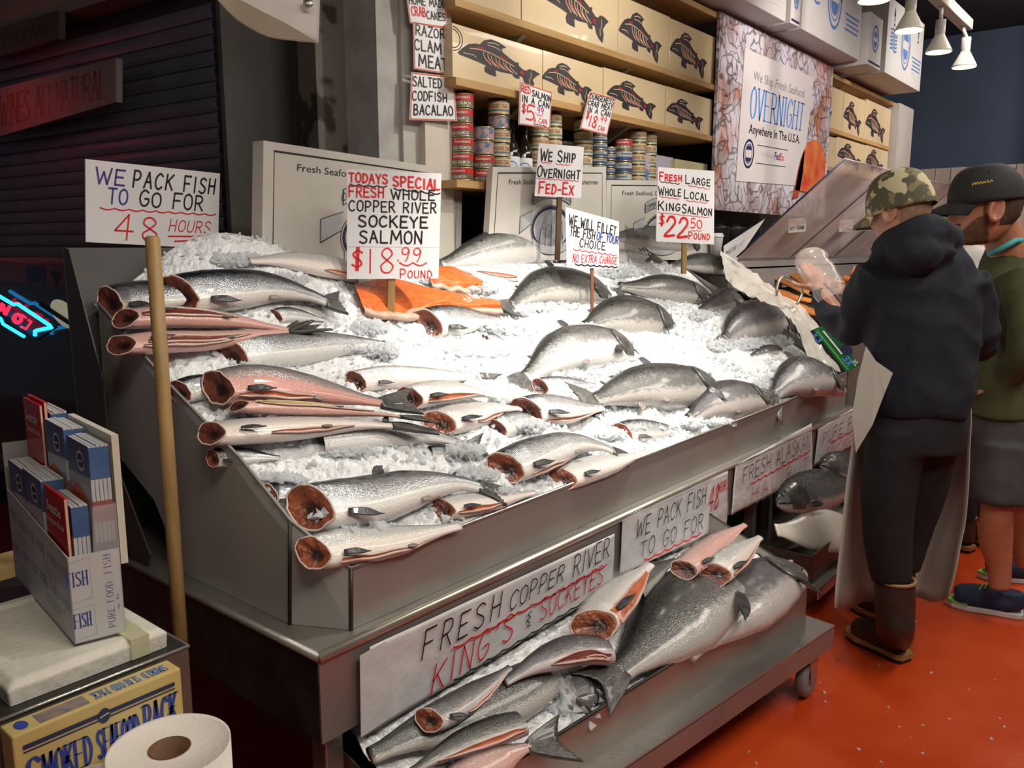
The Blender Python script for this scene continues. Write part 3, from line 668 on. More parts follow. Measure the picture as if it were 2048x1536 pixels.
    def fin(nm, base, d, side, ln, wd, m=None, curl=0.0, sweep=.0):
        d = nrm(d); side = nrm(side - d * (side @ d)); up = np.cross(d, side)
        if up @ n < 0: up = -up
        V = []; nl, nw = 8, 7
        for z in (1, -1):
            for i in range(nl):
                u = i / (nl - 1)
                for j in range(nw):
                    q = j / (nw - 1) - .5; wv = wd * (.4 + .6 * sin(pi * min(1, u * .62 + .12))) * (1 - u ** 5 * .75)
                    end = 1 - .35 * abs(q + .15) * u
                    p = base + d * (ln * u * end) + side * (wv * q + sweep * u * u * ln) + up * (.006 + curl * sin(pi * u) * ln + .0012 * z + .0015 * (j % 2) * u)
                    V.append(p)
        g = nl * nw; Fc = []
        for z in (0, 1):
            for i in range(nl - 1):
                for j in range(nw - 1):
                    q = [z * g + i * nw + j, z * g + i * nw + j + 1, z * g + (i + 1) * nw + j + 1, z * g + (i + 1) * nw + j]; Fc.append(q if z == 0 else q[::-1])
        edge = [i * nw for i in range(nl)] + [(nl - 1) * nw + j for j in range(1, nw)] + [i * nw + nw - 1 for i in range(nl - 2, -1, -1)] + list(range(nw - 2, 0, -1))
        for a_, b_ in zip(edge, edge[1:] + edge[:1]): Fc.append((a_, b_, b_ + g, a_ + g))
        return mesh(nm, V, Fc, m or fin_m, th, True)
    kg = shape == 'king'
    if 'p' in fins:
        s = .22 if kg else .10; ph = radians(128 if not kg else 125); p, t, v, m_ = frame(s)
        fin('pectoral_fin', surf(s, ph, .002), nrm(t * (.9 if not pect else pect[0]) - v * (.22 if not pect else pect[1]) + m_ * .12), v, Hh * (1.3 if not kg else .9), Hh * .34, fin_m, .04)
    if 'v' in fins:
        s = .56; p, t, v, m_ = frame(s); fin('pelvic_fin', surf(s, radians(148), .001), nrm(t - v * .12 + m_ * .05), v, Hh * .6, Hh * .22, fin_p, .02)
    if 'd' in fins:
        s = .45 if kg else .42; p, t, v, m_ = frame(s); fin('dorsal_fin', surf(s, radians(6), -.004), nrm(t * .9 + v * .55), t, Hh * .62, Hh * .5, fin_m, 0)
        s = .84; p, t, v, m_ = frame(s); fin('adipose_fin', surf(s, radians(4), -.003), nrm(t + v * .6), t, Hh * .26, Hh * .13, fin_m, 0)
    if 'a' in fins:
        s = .72; p, t, v, m_ = frame(s); fin('anal_fin', surf(s, radians(172), -.002), nrm(t * .8 - v * .6), t, Hh * .5, Hh * .35, fin_p, 0)
    if tail is not None:
        p, t, v, m_ = frame(1.0); 
        tp_ = onP(*tail, mid, n); d = tp_ - p; ln = np.linalg.norm(d); d = nrm(d); side = nrm(v - d * (v @ d)); up = np.cross(d, side)
        if up @ n < 0: up = -up
        V = []; nl, nw = 9, 17
        for z in (1, -1):
            for i in range(nl):
                u = i / (nl - 1)
                for j in range(nw):
                    q = 2 * j / (nw - 1) - 1; base_w = Hh * .27; wv = base_w + (Hh * tspread - base_w) * u ** .8
                    ln_ = ln * (1 - fork + fork * 1.6 * abs(q) ** 1.3)
                    V.append(p - d * .01 + d * ln_ * u + side * wv * q + up * ((.10 * Hh * (1 - u) + .0014) * z + .0022 * ((j % 2) * 2 - 1) * min(1, u * 2) + Hh * .10 * sin(q * 2.2 + sd) * u))
        g = nl * nw; Fc = []
        for z in (0, 1):
            for i in range(nl - 1):
                for j in range(nw - 1):
                    q = [z * g + i * nw + j, z * g + i * nw + j + 1, z * g + (i + 1) * nw + j + 1, z * g + (i + 1) * nw + j]; Fc.append(q if z == 0 else q[::-1])
        edge = [i * nw for i in range(nl)] + [(nl - 1) * nw + j for j in range(1, nw)] + [i * nw + nw - 1 for i in range(nl - 2, -1, -1)] + list(range(nw - 2, 0, -1))
        for a_, b_ in zip(edge, edge[1:] + edge[:1]): Fc.append((a_, b_, b_ + g, a_ + g))
        mesh('tail_fin', V, Fc, tail_m, th, True)
    if kg:
        if gill:
            V = []; nu, nv_ = 9, 13
            for i in range(nu):
                for j in range(nv_):
                    ph = radians(38 + 108 * j / (nv_ - 1)); w_ = sin(pi * j / (nv_ - 1)); s1 = .165 + .07 * w_ ** .8; s = .085 + (s1 - .085) * i / (nu - 1)
                    V.append(surf(s, ph, .0012 + .05 * Hh * (i / (nu - 1)) ** 1.5 * w_ ** .5))
            for j in range(nv_):
                ph = radians(38 + 108 * j / (nv_ - 1)); w_ = sin(pi * j / (nv_ - 1)); V.append(surf(.158 + .07 * w_ ** .8, ph, -.004))
            o = mesh('gill_cover', V, [(i * nv_ + j, i * nv_ + j + 1, (i + 1) * nv_ + j + 1, (i + 1) * nv_ + j) for i in range(nu) for j in range(nv_ - 1)], MATS['gill_plate'] if 'gill_plate' in MATS else mat('gill_plate', (.16, .155, .15), (.07, .07, .07), 22, .25, .3, .2, 50, coat=.5), th, True)
            MB().tube([surf(.172 + .07 * sin(pi * j / 12) ** .8, radians(38 + 108 * j / 12), -.001) for j in range(13)], .022 * Hh, 6).build('gill_slit', eye_k, th, True)
        if eye:
            p = surf(.065, radians(62), .001); q, t, v, m_ = frame(.065); ax_ = nrm(v * .45 + m_ * .8)
            e = MB().lathe([(.0, .05 * Hh), (.05 * Hh, .04 * Hh), (.085 * Hh, .005 * Hh), (.085 * Hh, -.03 * Hh)], p, 16, axis=ax_).build('eye', eye_w, th, True)
            MB().lathe([(0, .058 * Hh), (.03 * Hh, .053 * Hh), (.045 * Hh, .042 * Hh)], p, 12, axis=ax_).build('pupil', eye_k, e, True)
        if mouth:
            MB().tube([surf(.004 + .085 * u / 8, radians(96 + 14 * u / 8), .001) for u in range(9)], [.018 * Hh + .012 * Hh * sin(pi * u / 8) for u in range(9)], 6).build('mouth', eye_k, th, True)
    return th
# ------------------------------------------------------------ headless sockeye on the left half of the ice
so, sp_, sd_ = slit_o, slit_p, slit_d
fish([(208, 602), (320, 594), (440, 596)], 34, 'silver headless salmon at the back left corner, cut end at the tray side', skin='blue_back_skin', fins='p', lift=.035)
fish([(345, 586), (450, 580), (540, 576), (615, 590), (655, 604)], 40, 'dark-backed headless salmon at the back left with its tail under ice', skin='blue_back_skin', tail=(690, 604), fins='pv', lift=.05, tspread=.7)
fish([(240, 637), (350, 634), (450, 640), (530, 652), (578, 660)], 27, 'pink gutted salmon lying belly open beside the round wooden pole', skin='rosy_salmon_skin', roll=52, tail=(612, 640), slit=[(.02, .66, 125, 22, sd_)], cut=None, fins='pv', lift=.055, tilt=.6, tspread=.9)
fish([(232, 690), (330, 684), (430, 680), (520, 668), (580, 662)], 28, 'pale pink gutted salmon below the belly-open one, cut end over the tray edge', skin='rosy_salmon_skin', roll=38, tail=(650, 655), slit=[(.08, .72, 135, 17, sd_), (.05, .6, 158, 10, sp_)], fins='pv', lift=.04, tspread=.7)
fish([(447, 708), (550, 700), (650, 692), (730, 688), (770, 690)], 36, 'silver headless salmon with the wide brown cut behind the pink-bellied pair', skin='silver_salmon_skin', fins='', lift=.03, tr=.62)
fish([(352, 782), (420, 772), (500, 768)], 25, 'headless salmon end poking out of the ice left of the pink-bellied pair', skin='blue_back_skin', fins='', lift=.03)
fish([(470, 812), (560, 817), (660, 822), (750, 828), (805, 834)], 19, 'slim pink salmon with a yellow belly strip under the arched pink one', skin='rosy_salmon_skin', roll=55, tail=(860, 838), slit=[(.05, .6, 120, 26, slit_y), (.4, .8, 135, 10, sd_)], fins='pv', lift=.045, cut=cut_m, tspread=1.5)
fish([(424, 772), (520, 766), (620, 780), (715, 798), (765, 806)], 38, 'arched pink-bellied headless salmon with a long slit belly', skin='pink_belly_skin', roll=14, tail=(835, 800), slit=[(.03, .62, 146, 12, so)], fins='pv', lift=.07, tilt=.55, tspread=.9)
fish([(412, 866), (500, 862), (600, 856), (710, 850), (790, 852)], 31, 'pale belly-up headless salmon lying across the left edge of the tray', skin='pale_salmon_skin', roll=34, slit=[(.30, .75, 150, 9, so)], fins='pv', lift=.04, tail=(870, 862), tspread=.5)
fish([(420, 915), (480, 914), (560, 916)], 20, 'small headless salmon pressed against the fogged side panel, under the belly-up one', skin='blue_back_skin', fins='p', lift=.005, cut=cut_o)
fish([(640, 880), (740, 872), (820, 868), (895, 880), (938, 892)], 27, 'silver-striped salmon half sunk in ice mid tray, tail to the right', skin='silver_salmon_skin', cut=False, fins='d', lift=.015, tail=(975, 890), tspread=1.0)
fish([(860, 905), (910, 908), (965, 912)], 16, 'dark salmon back barely showing through the ice below the striped one', skin='blue_back_skin', cut=False, fins='', lift=.0)
fish([(530, 990), (580, 992), (640, 1002)], 28, 'headless salmon pressed to the left side panel beside the biggest front fish', skin='blue_back_skin', fins='p', lift=.01, cut=cut_o)
fish([(615, 1104), (700, 1092), (800, 1080), (920, 1052)], 38, 'front headless salmon lying along the front rim with an orange belly edge', skin='pale_salmon_skin', roll=12, slit=[(.10, .72, 152, 8, so, .55)], fins='pv', lift=.02, cut=cut_o)
fish([(878, 1018), (940, 1008), (1000, 1000), (1070, 985)], 25, 'small pale gutted salmon under the tail of the biggest front fish', skin='pale_salmon_skin', roll=20, slit=[(.03, .6, 146, 13, so)], fins='p', lift=.02, cut=cut_o)
fish([(605, 1012), (720, 1004), (840, 976), (915, 968), (962, 975)], 50, 'biggest silver headless salmon in the front left corner with its cut collar toward the panel', skin='silver_salmon_skin', tail=(1010, 992), fins='pvd', lift=.05, cut=cut_o, tr=.6, tspread=.6, roll=8)
fish([(705, 762), (780, 754), (860, 754), (930, 754), (965, 752)], 22, 'slender pale headless salmon behind the orange-slit pair, mid ice', skin='pale_salmon_skin', tail=(1008, 756), fins='pv', lift=.02, tspread=.4)
fish([(870, 846), (940, 832), (1000, 820), (1040, 818)], 31, 'plump pale headless salmon in front of the orange-slit one', skin='pale_salmon_skin', roll=22, slit=[(.35, .95, 148, 9, so)], fins='p', lift=.035, cut=cut_o)
fish([(812, 795), (880, 784), (940, 784), (990, 792)], 26, 'headless salmon with a wide orange belly slit, mid ice', skin='pale_salmon_skin', roll=16, slit=[(.08, .85, 146, 16, so)], fins='p', lift=.045)
fish([(985, 858), (1040, 842), (1085, 838)], 25, 'silver salmon end sunk in ice between the plump pale fish and the big brown-cut one', skin='silver_salmon_skin', fins='', lift=.01)
fish([(1042, 822), (1100, 820), (1155, 820), (1205, 816)], 33, 'headless salmon with the big brown oval cut left of the fanned king tail', skin='silver_salmon_skin', roll=14, slit=[(.12, .95, 158, 9, so)], fins='p', lift=.035, tr=.65)
fish([(1076, 772), (1130, 770), (1190, 770)], 18, 'headless salmon tucked under the brightest king, brown cut to the left', skin='silver_salmon_skin', fins='', lift=.015)
fish([(1118, 958), (1180, 938), (1240, 922), (1290, 905)], 27, 'pale headless salmon under the arched one at the front rim', skin='pale_salmon_skin', roll=18, fins='p', lift=.015, cut=cut_o)
fish([(1002, 936), (1080, 908), (1150, 888), (1205, 894), (1228, 904)], 37, 'arched silver headless salmon at the middle of the front rim', skin='silver_salmon_skin', tail=(1258, 922), roll=10, slit=[(.10, .5, 162, 9, so)], fins='pv', lift=.05, cut=cut_o, tspread=.6)
fish([(1238, 866), (1290, 862), (1370, 862)], 24, 'small headless salmon half buried at the rim below the fanned king tail', skin='silver_salmon_skin', fins='p', lift=.01, cut=cut_o)
fish([(848, 645), (920, 640), (1000, 640)], 31, 'striped headless salmon in front of the orange fillet', skin='silver_salmon_skin', fins='p', lift=.03)
fish([(716, 545), (650, 532), (570, 522), (500, 522)], 25, 'pale salmon at the very back left with its slit end by the price sign', skin='pale_salmon_skin', slit=[(.0, .4, 140, 12, so)], fins='', lift=.02, roll=8, cut=cut_o)
fish([(546, 632), (585, 630), (650, 640)], 15, 'small salmon end peeking from ice behind the pink tails', skin='silver_salmon_skin', fins='', lift=.005)
fish([(968, 676), (990, 676), (1010, 682)], 9, 'tiny bit of salmon showing through the brightest ice', skin='blue_back_skin', fins='', lift=.0)
fish([(1036, 552), (985, 545), (930, 538), (890, 540)], 12, 'pale salmon flap under the big back-row king', skin='pale_salmon_skin', slit=[(.0, .6, 120, 14, so)], fins='', lift=.02, cut=cut_o)
# ------------------------------------------------------------ whole kings on the right half
K = dict(shape='king')
fish([(1335, 525), (1270, 510), (1200, 512), (1120, 528)], 26, 'king salmon behind the fillet-offer sign, head by the paper wrap', skin='bright_king_skin', lift=.02, fins='p', **K)
fish([(1420, 500), (1350, 476), (1265, 468), (1180, 474)], 36, 'dull king salmon lying against the right cardboard box at the back', skin='king_salmon_skin', lift=.02, tilt=.7, fins='', eye=False, **K)
fish([(1470, 540), (1410, 528), (1340, 532)], 22, 'king salmon behind the wooden stake of the 22.50 sign', skin='king_salmon_skin', lift=.02, fins='', **K)
fish([(1175, 500), (1110, 494), (1030, 490), (950, 506), (880, 534)], 44, 'long silver king lying along the back in front of the middle cardboard box', skin='bright_king_skin', lift=.05, tilt=.7, fins='', tail=(850, 556), tspread=.7, eye=False, **K)
fish([(1222, 592), (1160, 574), (1090, 574), (1045, 594), (1022, 612)], 40, 'dark king salmon crossed by the thin wooden stake', skin='king_salmon_skin', lift=.03, fins='d', tail=(990, 620), tspread=.5, **K)
fish([(1420, 592), (1350, 578), (1280, 576), (1240, 572)], 29, 'king salmon in the second row below the 22.50 sign', skin='king_salmon_skin', lift=.03, fins='p', pect=(.1, 1), **K)
fish([(1348, 650), (1280, 634), (1215, 636), (1170, 655)], 44, 'king salmon with its mouth open right of the thin stake foot', skin='king_salmon_skin', lift=.03, fins='pd', pect=(.2, 1), **K)
fish([(1500, 594), (1450, 600), (1400, 622)], 25, 'dark king salmon half under ice left of the plastic sheet', skin='dark_king_skin', lift=.015, fins='', **K)
fish([(1275, 712), (1215, 692), (1130, 702), (1075, 738), (1050, 758)], 50, 'brightest arched king salmon in the middle of the ice', skin='bright_king_skin', lift=.04, fins='pvda', tail=(1044, 790), fork=.1, tspread=.95, roll=6, tr=.6, **K)
fish([(1600, 664), (1540, 638), (1480, 652), (1448, 682)], 44, 'round-backed king salmon beside the plastic sheet', skin='mauve_king_skin', lift=.03, fins='p', tail=(1436, 700), tspread=.5, pect=(.3, .3), **K)
fish([(1565, 698), (1535, 702), (1500, 712)], 13, 'king salmon back just showing through ice below the plastic sheet', skin='king_salmon_skin', lift=.0, fins='', eye=False, gill=False, mouth=False, **K)
fish([(1540, 800), (1480, 795), (1420, 810), (1380, 838)], 44, 'king salmon behind the open-jawed one near the front rim', skin='mauve_king_skin', lift=.03, fins='v', roll=8, **K)
fish([(1432, 768), (1350, 772), (1270, 778), (1205, 796), (1188, 802)], 52, 'large king salmon near the rim with a fanned tail and open jaw', skin='king_salmon_skin', lift=.05, fins='pvda', tail=(1166, 812), tspread=1.0, fork=.15, roll=8, tr=.6, pect=(-.2, .6), **K)
fish([(1690, 782), (1625, 752), (1575, 766), (1548, 792)], 46, 'rightmost king salmon hanging over the front rim under the green box', skin='mauve_king_skin', lift=.05, fins='pvd', tail=(1536, 822), tspread=.8, roll=8, tr=.6, pect=(.2, .8), **K)
# ------------------------------------------------------------ orange fillets behind the special sign
def fillet(outline, n_up, label, th_=.02):
    meat = mat('fillet_meat', (.66, .10, .012), (.78, .17, .03), 14, .25, bump=.5, bscale=45, coat=.5, stretch=(2, 6, 6))
    t = thing('salmon_fillet', label, 'fillet', 'orange salmon fillets on the ice')
    top, bot = outline; n = 24; a = catmull(top, n); b = catmull(bot, n); V = []; m = 8
    for j in range(m):
        w = j / (m - 1)
        for i in range(n):
            x, y = a[i] * (1 - w) + b[i] * w; p = hit(x, y, .035 + .02 * sin(pi * w)); p[2] += .006 * sin(i * .9 + w * 3) * w; V.append(p)
    V += [V[(m - 1) * n + i] + np.array([0, -.004, -.012]) for i in range(n)]
    mesh('meat', V[:m * n], [(j * n + i, j * n + i + 1, (j + 1) * n + i + 1, (j + 1) * n + i) for j in range(m - 1) for i in range(n - 1)], meat, t, True)
    E_ = [V[(m - 1) * n + i] for i in range(n)]; VV = []
    for i in range(n): VV += [E_[i] + np.array([0, 0, .001]), E_[i] + np.array([-.003, -.014, -.010]), E_[i] + np.array([0, -.012, -.026]), E_[i] + np.array([0, .02, -.03])]
    mesh('skin_edge', VV, [(i * 4 + k, i * 4 + k + 1, (i + 1) * 4 + k + 1, (i + 1) * 4 + k) for i in range(n - 1) for k in range(3)], mat('fillet_skin_edge', (.62, .45, .36), (.45, .28, .2), 18, .3, coat=.4), t, True)
    return t
f1 = fillet(([(708, 568), (780, 556), (860, 575), (940, 590), (1000, 600)], [(725, 612), (800, 628), (880, 612), (950, 618), (1002, 614)]), None, 'large orange fillet draped on ice in front of the special price sign')
P = [hit(x, y, .03) for x, y in [(1000, 598), (1020, 604), (1045, 632), (1030, 628), (1015, 622), (1000, 616)]]
MB().slab(P, (0, 0, -.006)).build('tail_fin', tail_m, f1)
fillet(([(868, 536), (900, 532), (940, 548), (968, 562)], [(860, 562), (890, 570), (930, 574), (962, 572)]), None, 'smaller orange fillet behind the large one, partly under ice')

# loose ice banked up against and over the edges of the fish
def bank(spots, name, label, fn=None):
    rnd = random.Random(21); pts = []
    for x, y, rx, ry, h in spots:
        for _ in range(int(rx * ry * .35) + 30):
            a = rnd.uniform(0, 2 * pi); r = sqrt(rnd.random()); q = hit(x + rx * r * cos(a), y + ry * r * sin(a), h * (1 - r * r * .8) * rnd.uniform(.3, 1), fn); pts.append(q)
    chips(name, pts, label, (.006, .013))
bank([(690, 690, 55, 16, .05), (760, 700, 40, 16, .05), (740, 655, 40, 14, .03), (560, 560, 60, 10, .02), (650, 600, 40, 8, .04), (450, 760, 30, 10, .03), (470, 830, 40, 8, .02), (520, 730, 40, 8, .02), (440, 880, 30, 8, .02), (700, 905, 60, 8, .015), (930, 900, 40, 14, .05), (640, 1030, 22, 16, .05), (700, 1062, 25, 10, .06), (760, 1058, 30, 10, .05), (560, 960, 50, 10, .03), (950, 950, 50, 12, .03), (1000, 985, 40, 10, .05),
      (1010, 800, 30, 12, .04), (1060, 850, 35, 14, .04), (990, 650, 40, 14, .04), (1040, 660, 40, 12, .02), (960, 700, 70, 14, .02), (1100, 610, 60, 12, .03), (1040, 620, 25, 12, .04), (1180, 655, 30, 12, .05), (1240, 680, 50, 10, .02), (1300, 610, 50, 10, .03), (1245, 570, 25, 10, .04), (1240, 545, 50, 10, .04), (1130, 735, 0, 0, 0), (1160, 750, 60, 10, .03), (1240, 740, 30, 12, .04), (1440, 690, 25, 14, .04), (1500, 690, 50, 10, .03), (1400, 630, 25, 10, .04), (1385, 845, 25, 12, .05), (1300, 855, 60, 10, .04), (1220, 870, 30, 10, .03), (1440, 845, 30, 8, .04), (1530, 770, 25, 14, .04), (1560, 680, 50, 10, .03), (880, 560, 40, 10, .03), (960, 575, 40, 12, .05), (940, 600, 30, 8, .06), (480, 520, 60, 12, .03)],
     'ice_clumps', 'clumps of loose ice banked over the edges of the fish on the tray')
rnd = random.Random(33); chips('floor_ice_bits', [onZ(rnd.uniform(1480, 2040), rnd.uniform(1320, 1530), .003) for _ in range(26)], 'scattered ice bits melting on the red floor', (.003, .007))
# ============================================================ SHELVES AND GOODS BEHIND THE ICE
YS = 2.52
Z3, Z2, Z1, Z0 = 1.845, 2.268, 2.585, 3.02
def shelf(x0, x1, z, label, th=.034, dep=.40):
    t = thing('wall_shelf', label, 'shelf', 'wooden wall shelves')
    MB().box((x0, YS - .02, z - th), (x1, YS + dep, z)).build('board', wood, t, False, .002)
    for i in range(max(1, int((x1 - x0) / .9))):
        bx = x0 + .55 + i * .95
        if bx > x1 - .1: break
        b = MB().slab([(bx, YS + .06, z - th), (bx, YS + dep, z - th), (bx, YS + dep, z - th - .16), (bx, YS + dep - .05, z - th - .16)], (.03, 0, 0)); b.build('bracket', mat('bracket_metal', (.42, .41, .38), None, 6, .4, .5), t)
    return t
xs0 = onY(905, 170, YS)[0]; xb = 5.12
shelf(xs0, xb, Z0, 'top wooden shelf over the left salmon cartons')
shelf(xs0, xb, Z1, 'wooden shelf carrying the upper left row of salmon cartons')
shelf(xs0, xb, Z2, 'wooden shelf carrying the lower left row of salmon cartons')
shelf(xs0, xb + .0, Z3, 'lowest wooden shelf holding the stacked cans')
shelf(7.15, 9.1, Z0 - .03, 'high wooden shelf right of the banner under the shipping box')
shelf(7.15, 8.98, Z1 - .03, 'wooden shelf right of the banner with three salmon cartons')
shelf(7.15, 9.0, Z2 - .03, 'lower wooden shelf right of the banner')
struct(box('trim_5', (9.02, 2.45, 0), (9.55, 2.94, 2.98), mat('white_end_panel', (.50, .47, .44), (.44, .41, .39), 3, .5)))
FISH = [(0, .42), (.05, .56), (.12, .70), (.19, .76), (.24, .77), (.29, .90), (.37, .98), (.46, .96), (.55, .88), (.50, .82), (.50, .74), (.58, .64), (.66, .56), (.70, .58), (.70, .50), (.76, .42), (.80, .42), (.83, .48), (.90, .48), (.98, .42), (.93, .34), (.90, .26), (.88, .22), (.90, .12), (.88, -.06), (.82, .0), (.77, .10), (.75, .22), (.71, .23), (.71, .14), (.65, .15), (.62, .23), (.5, .21), (.42, .22), (.43, .06), (.36, .07), (.30, .10), (.29, .2), (.31, .28), (.22, .32), (.10, .36), (.02, .38)]
def salmon_art(ik, u0, v0, u1, v1, red=.6):
    f = lambda p: (u0 + (u1 - u0) * p[0], v0 + (v1 - v0) * p[1])
    ik.poly([f(p) for p in FISH], 'ink_navy_brown', 1)
    h = (v1 - v0)
    for x in (.30, .39, .48, .56):
        for dx, c in ((0, 'ink_tan'), (.05, 'ink_tan')):
            ik.line([f((x + dx - .02 + .09 * k / 4 - .03 * sin(pi * k / 4), .60 - (x - .3) * .45 - .32 * k / 4 * (1.05 - x * .6))) for k in range(5)], h * .022, c, 2)
        ik.poly([f((x + .005, .55 - (x - .3) * .5)), f((x + .035, .5 - (x - .3) * .5)), f((x + .07, .33 - (x - .3) * .25)), f((x + .045, .36 - (x - .3) * .25))], 'ink_deep_red', 1.6)
    ik.line([f((.13, .60)), f((.25, .64)), f((.38, .61)), f((.5, .54)), f((.64, .44))], h * .022, 'ink_tan', 2, True)
    ik.poly([f((.2, .68)), f((.24, .72)), f((.29, .71)), f((.29, .66)), f((.22, .65))], 'ink_deep_red', 1.6)
    ik.poly([f((.45, .62)), f((.5, .62)), f((.56, .55)), f((.5, .56))], 'ink_deep_red', 1.6)
    ik.line([f((.33, .86)), f((.40, .90)), f((.46, .88))], h * .022, 'ink_tan', 2); ik.line([f((.33, .80)), f((.42, .80)), f((.48, .76))], h * .02, 'ink_tan', 2)
    ik.line([f((.85, .40)), f((.86, .30)), f((.845, .22))], h * .022, 'ink_tan', 2); ik.line([f((.83, .2)), f((.84, .08))], h * .022, 'ink_tan', 2)
    ik.poly([f((.71, .38)), f((.76, .37)), f((.76, .27)), f((.72, .28))], 'ink_deep_red', 1.6); ik.line([f((.06, .45)), f((.16, .46)), f((.2, .42))], h * .018, 'ink_tan', 2)
mat('ink_navy_brown', (.028, .025, .032), (.05, .035, .035), 14, .35); mat('ink_tan', (.62, .48, .30), None, 14, .4)
def carton(x0, x1, z, ztop, label, group, fu, dep=.34, y0=None, seal=False):
    y0 = y0 or YS
    t = thing('salmon_carton', label, 'box', group)
    MB().box((x0, y0, z + .001), (x1, y0 + dep, ztop)).build('carton', box_cream, t, False, .003)
    ik = Ink([(x0, y0, z), (x1, y0, z), (x1, y0, ztop), (x0, y0, ztop)])
    salmon_art(ik, *fu)
    if seal: ik.ring(.0, .72, .1, .22, .02, 'ink_navy_brown', 1, -1.5, 1.5); ik.ring(.0, .72, .075, .17, .02, 'ink_navy_brown', 1, -1.5, 1.5)
    ik.done(t, {k: 'printed_salmon' for k in ('ink_navy_brown', 'ink_tan', 'ink_deep_red')})
    return t
def X_(px, py, y=None): return onY(px, py, y or YS)[0]
def Zp(px, py, y=None): return onY(px, py, y or YS)[2]
g2, g1 = 'salmon cartons on the lower left shelf', 'salmon cartons on the upper left shelf'
carton(X_(905, 120), X_(1085, 130), Z2, Zp(1000, 74), 'biggest salmon-printed carton, first from the left on the lower carton shelf', g2, (.05, .16, .99, .92), seal=True)
carton(X_(1086, 150), X_(1206, 160), Z2, Zp(1140, 116), 'salmon-printed carton second from the left on the lower carton shelf', g2, (-.02, .12, .82, .86))
carton(X_(1207, 190), X_(1331, 190), Z2, Zp(1270, 153), 'salmon-printed carton third from the left on the lower carton shelf', g2, (.04, .12, .86, .86))
carton(X_(1332, 220), X_(1424, 230), Z2, Zp(1380, 186), 'salmon-printed carton at the right end of the lower carton shelf', g2, (.0, .12, .82, .80))
carton(X_(903, 10), X_(1042, 20), Z1, Z1 + .33, 'plain-looking carton hidden above at the left end of the upper carton shelf', g1, (.1, .3, .8, .9))
carton(X_(1044, 20), X_(1236, 60), Z1, Z1 + .33, 'wide salmon-printed carton above the shelf nail, upper carton shelf', g1, (.22, .12, .90, .86))
carton(X_(1237, 60), X_(1339, 80), Z1, Zp(1290, 12), 'salmon-printed carton in the middle right of the upper carton shelf', g1, (.0, .10, .86, .84))
carton(X_(1340, 80), X_(1430, 100), Z1, Zp(1385, 55), 'salmon-printed carton at the right end of the upper carton shelf', g1, (.0, .10, .84, .86))
g3, g4 = 'salmon cartons on the upper right shelf', 'salmon cartons on the lower right shelf'
zz = Z1 - .03; zy = Z2 - .03
carton(7.16, X_(1687, 200), zz, Zp(1672, 176), 'tall narrow-looking carton next to the banner on the upper right shelf', g3, (-.5, .1, .35, .8))
carton(X_(1688, 210), X_(1731, 220), zz, Zp(1710, 193), 'salmon-printed carton in the middle of the upper right shelf', g3, (.0, .08, .85, .86))
carton(X_(1732, 220), 9.0, zz, Zp(1756, 208), 'salmon-printed carton at the right end of the upper right shelf', g3, (.0, .08, .82, .86))
carton(7.16, X_(1674, 300), zy, Zp(1668, 275), 'carton next to the banner on the lower right shelf', g4, (-.6, .1, .4, .8))
carton(X_(1675, 300), X_(1731, 310), zy, Zp(1710, 284), 'salmon-printed carton in the middle of the lower right shelf', g4, (.0, .1, .85, .90))
carton(X_(1732, 310), 9.0, zy, Zp(1756, 293), 'salmon-printed carton at the right end of the lower right shelf', g4, (.0, .1, .82, .88))
# ---- cans: one of each kind is modelled, then copied
can_side = mat('can_tan_label', (.62, .52, .33), (.56, .46, .28), 12, .35)
can_red = mat('can_red_label', (.60, .03, .03), (.50, .02, .02), 12, .35); can_brown = mat('can_brown_label', (.17, .13, .08), None, 12, .35)
can_blue = mat('can_blue_label', (.05, .09, .20), None, 12, .35); can_pale = mat('can_pale_label', (.48, .50, .52), None, 12, .35); can_pic = mat('can_picture_label', (.10, .16, .30), (.45, .30, .28), 40, .35, lo=.45, hi=.55)
can_metal = mat('can_gold_rim', (.45, .38, .22), None, 12, .3, .7)
RC, HC = .052, .062
def wrap_text(mb, t, r, zc, hgt, a0, a1, kind='sans'):
    V, Fc = glyphs(t, 0, .01); a = np.array(V); x0, x1 = a[:, 0].min(), a[:, 0].max(); out = []
    for x, y in V:
        an = a0 + (a1 - a0) * (x - x0) / (x1 - x0); out.append((r * sin(an), -r * cos(an), zc + (y / .72 - .5) * hgt))
    mb.add(out, Fc)
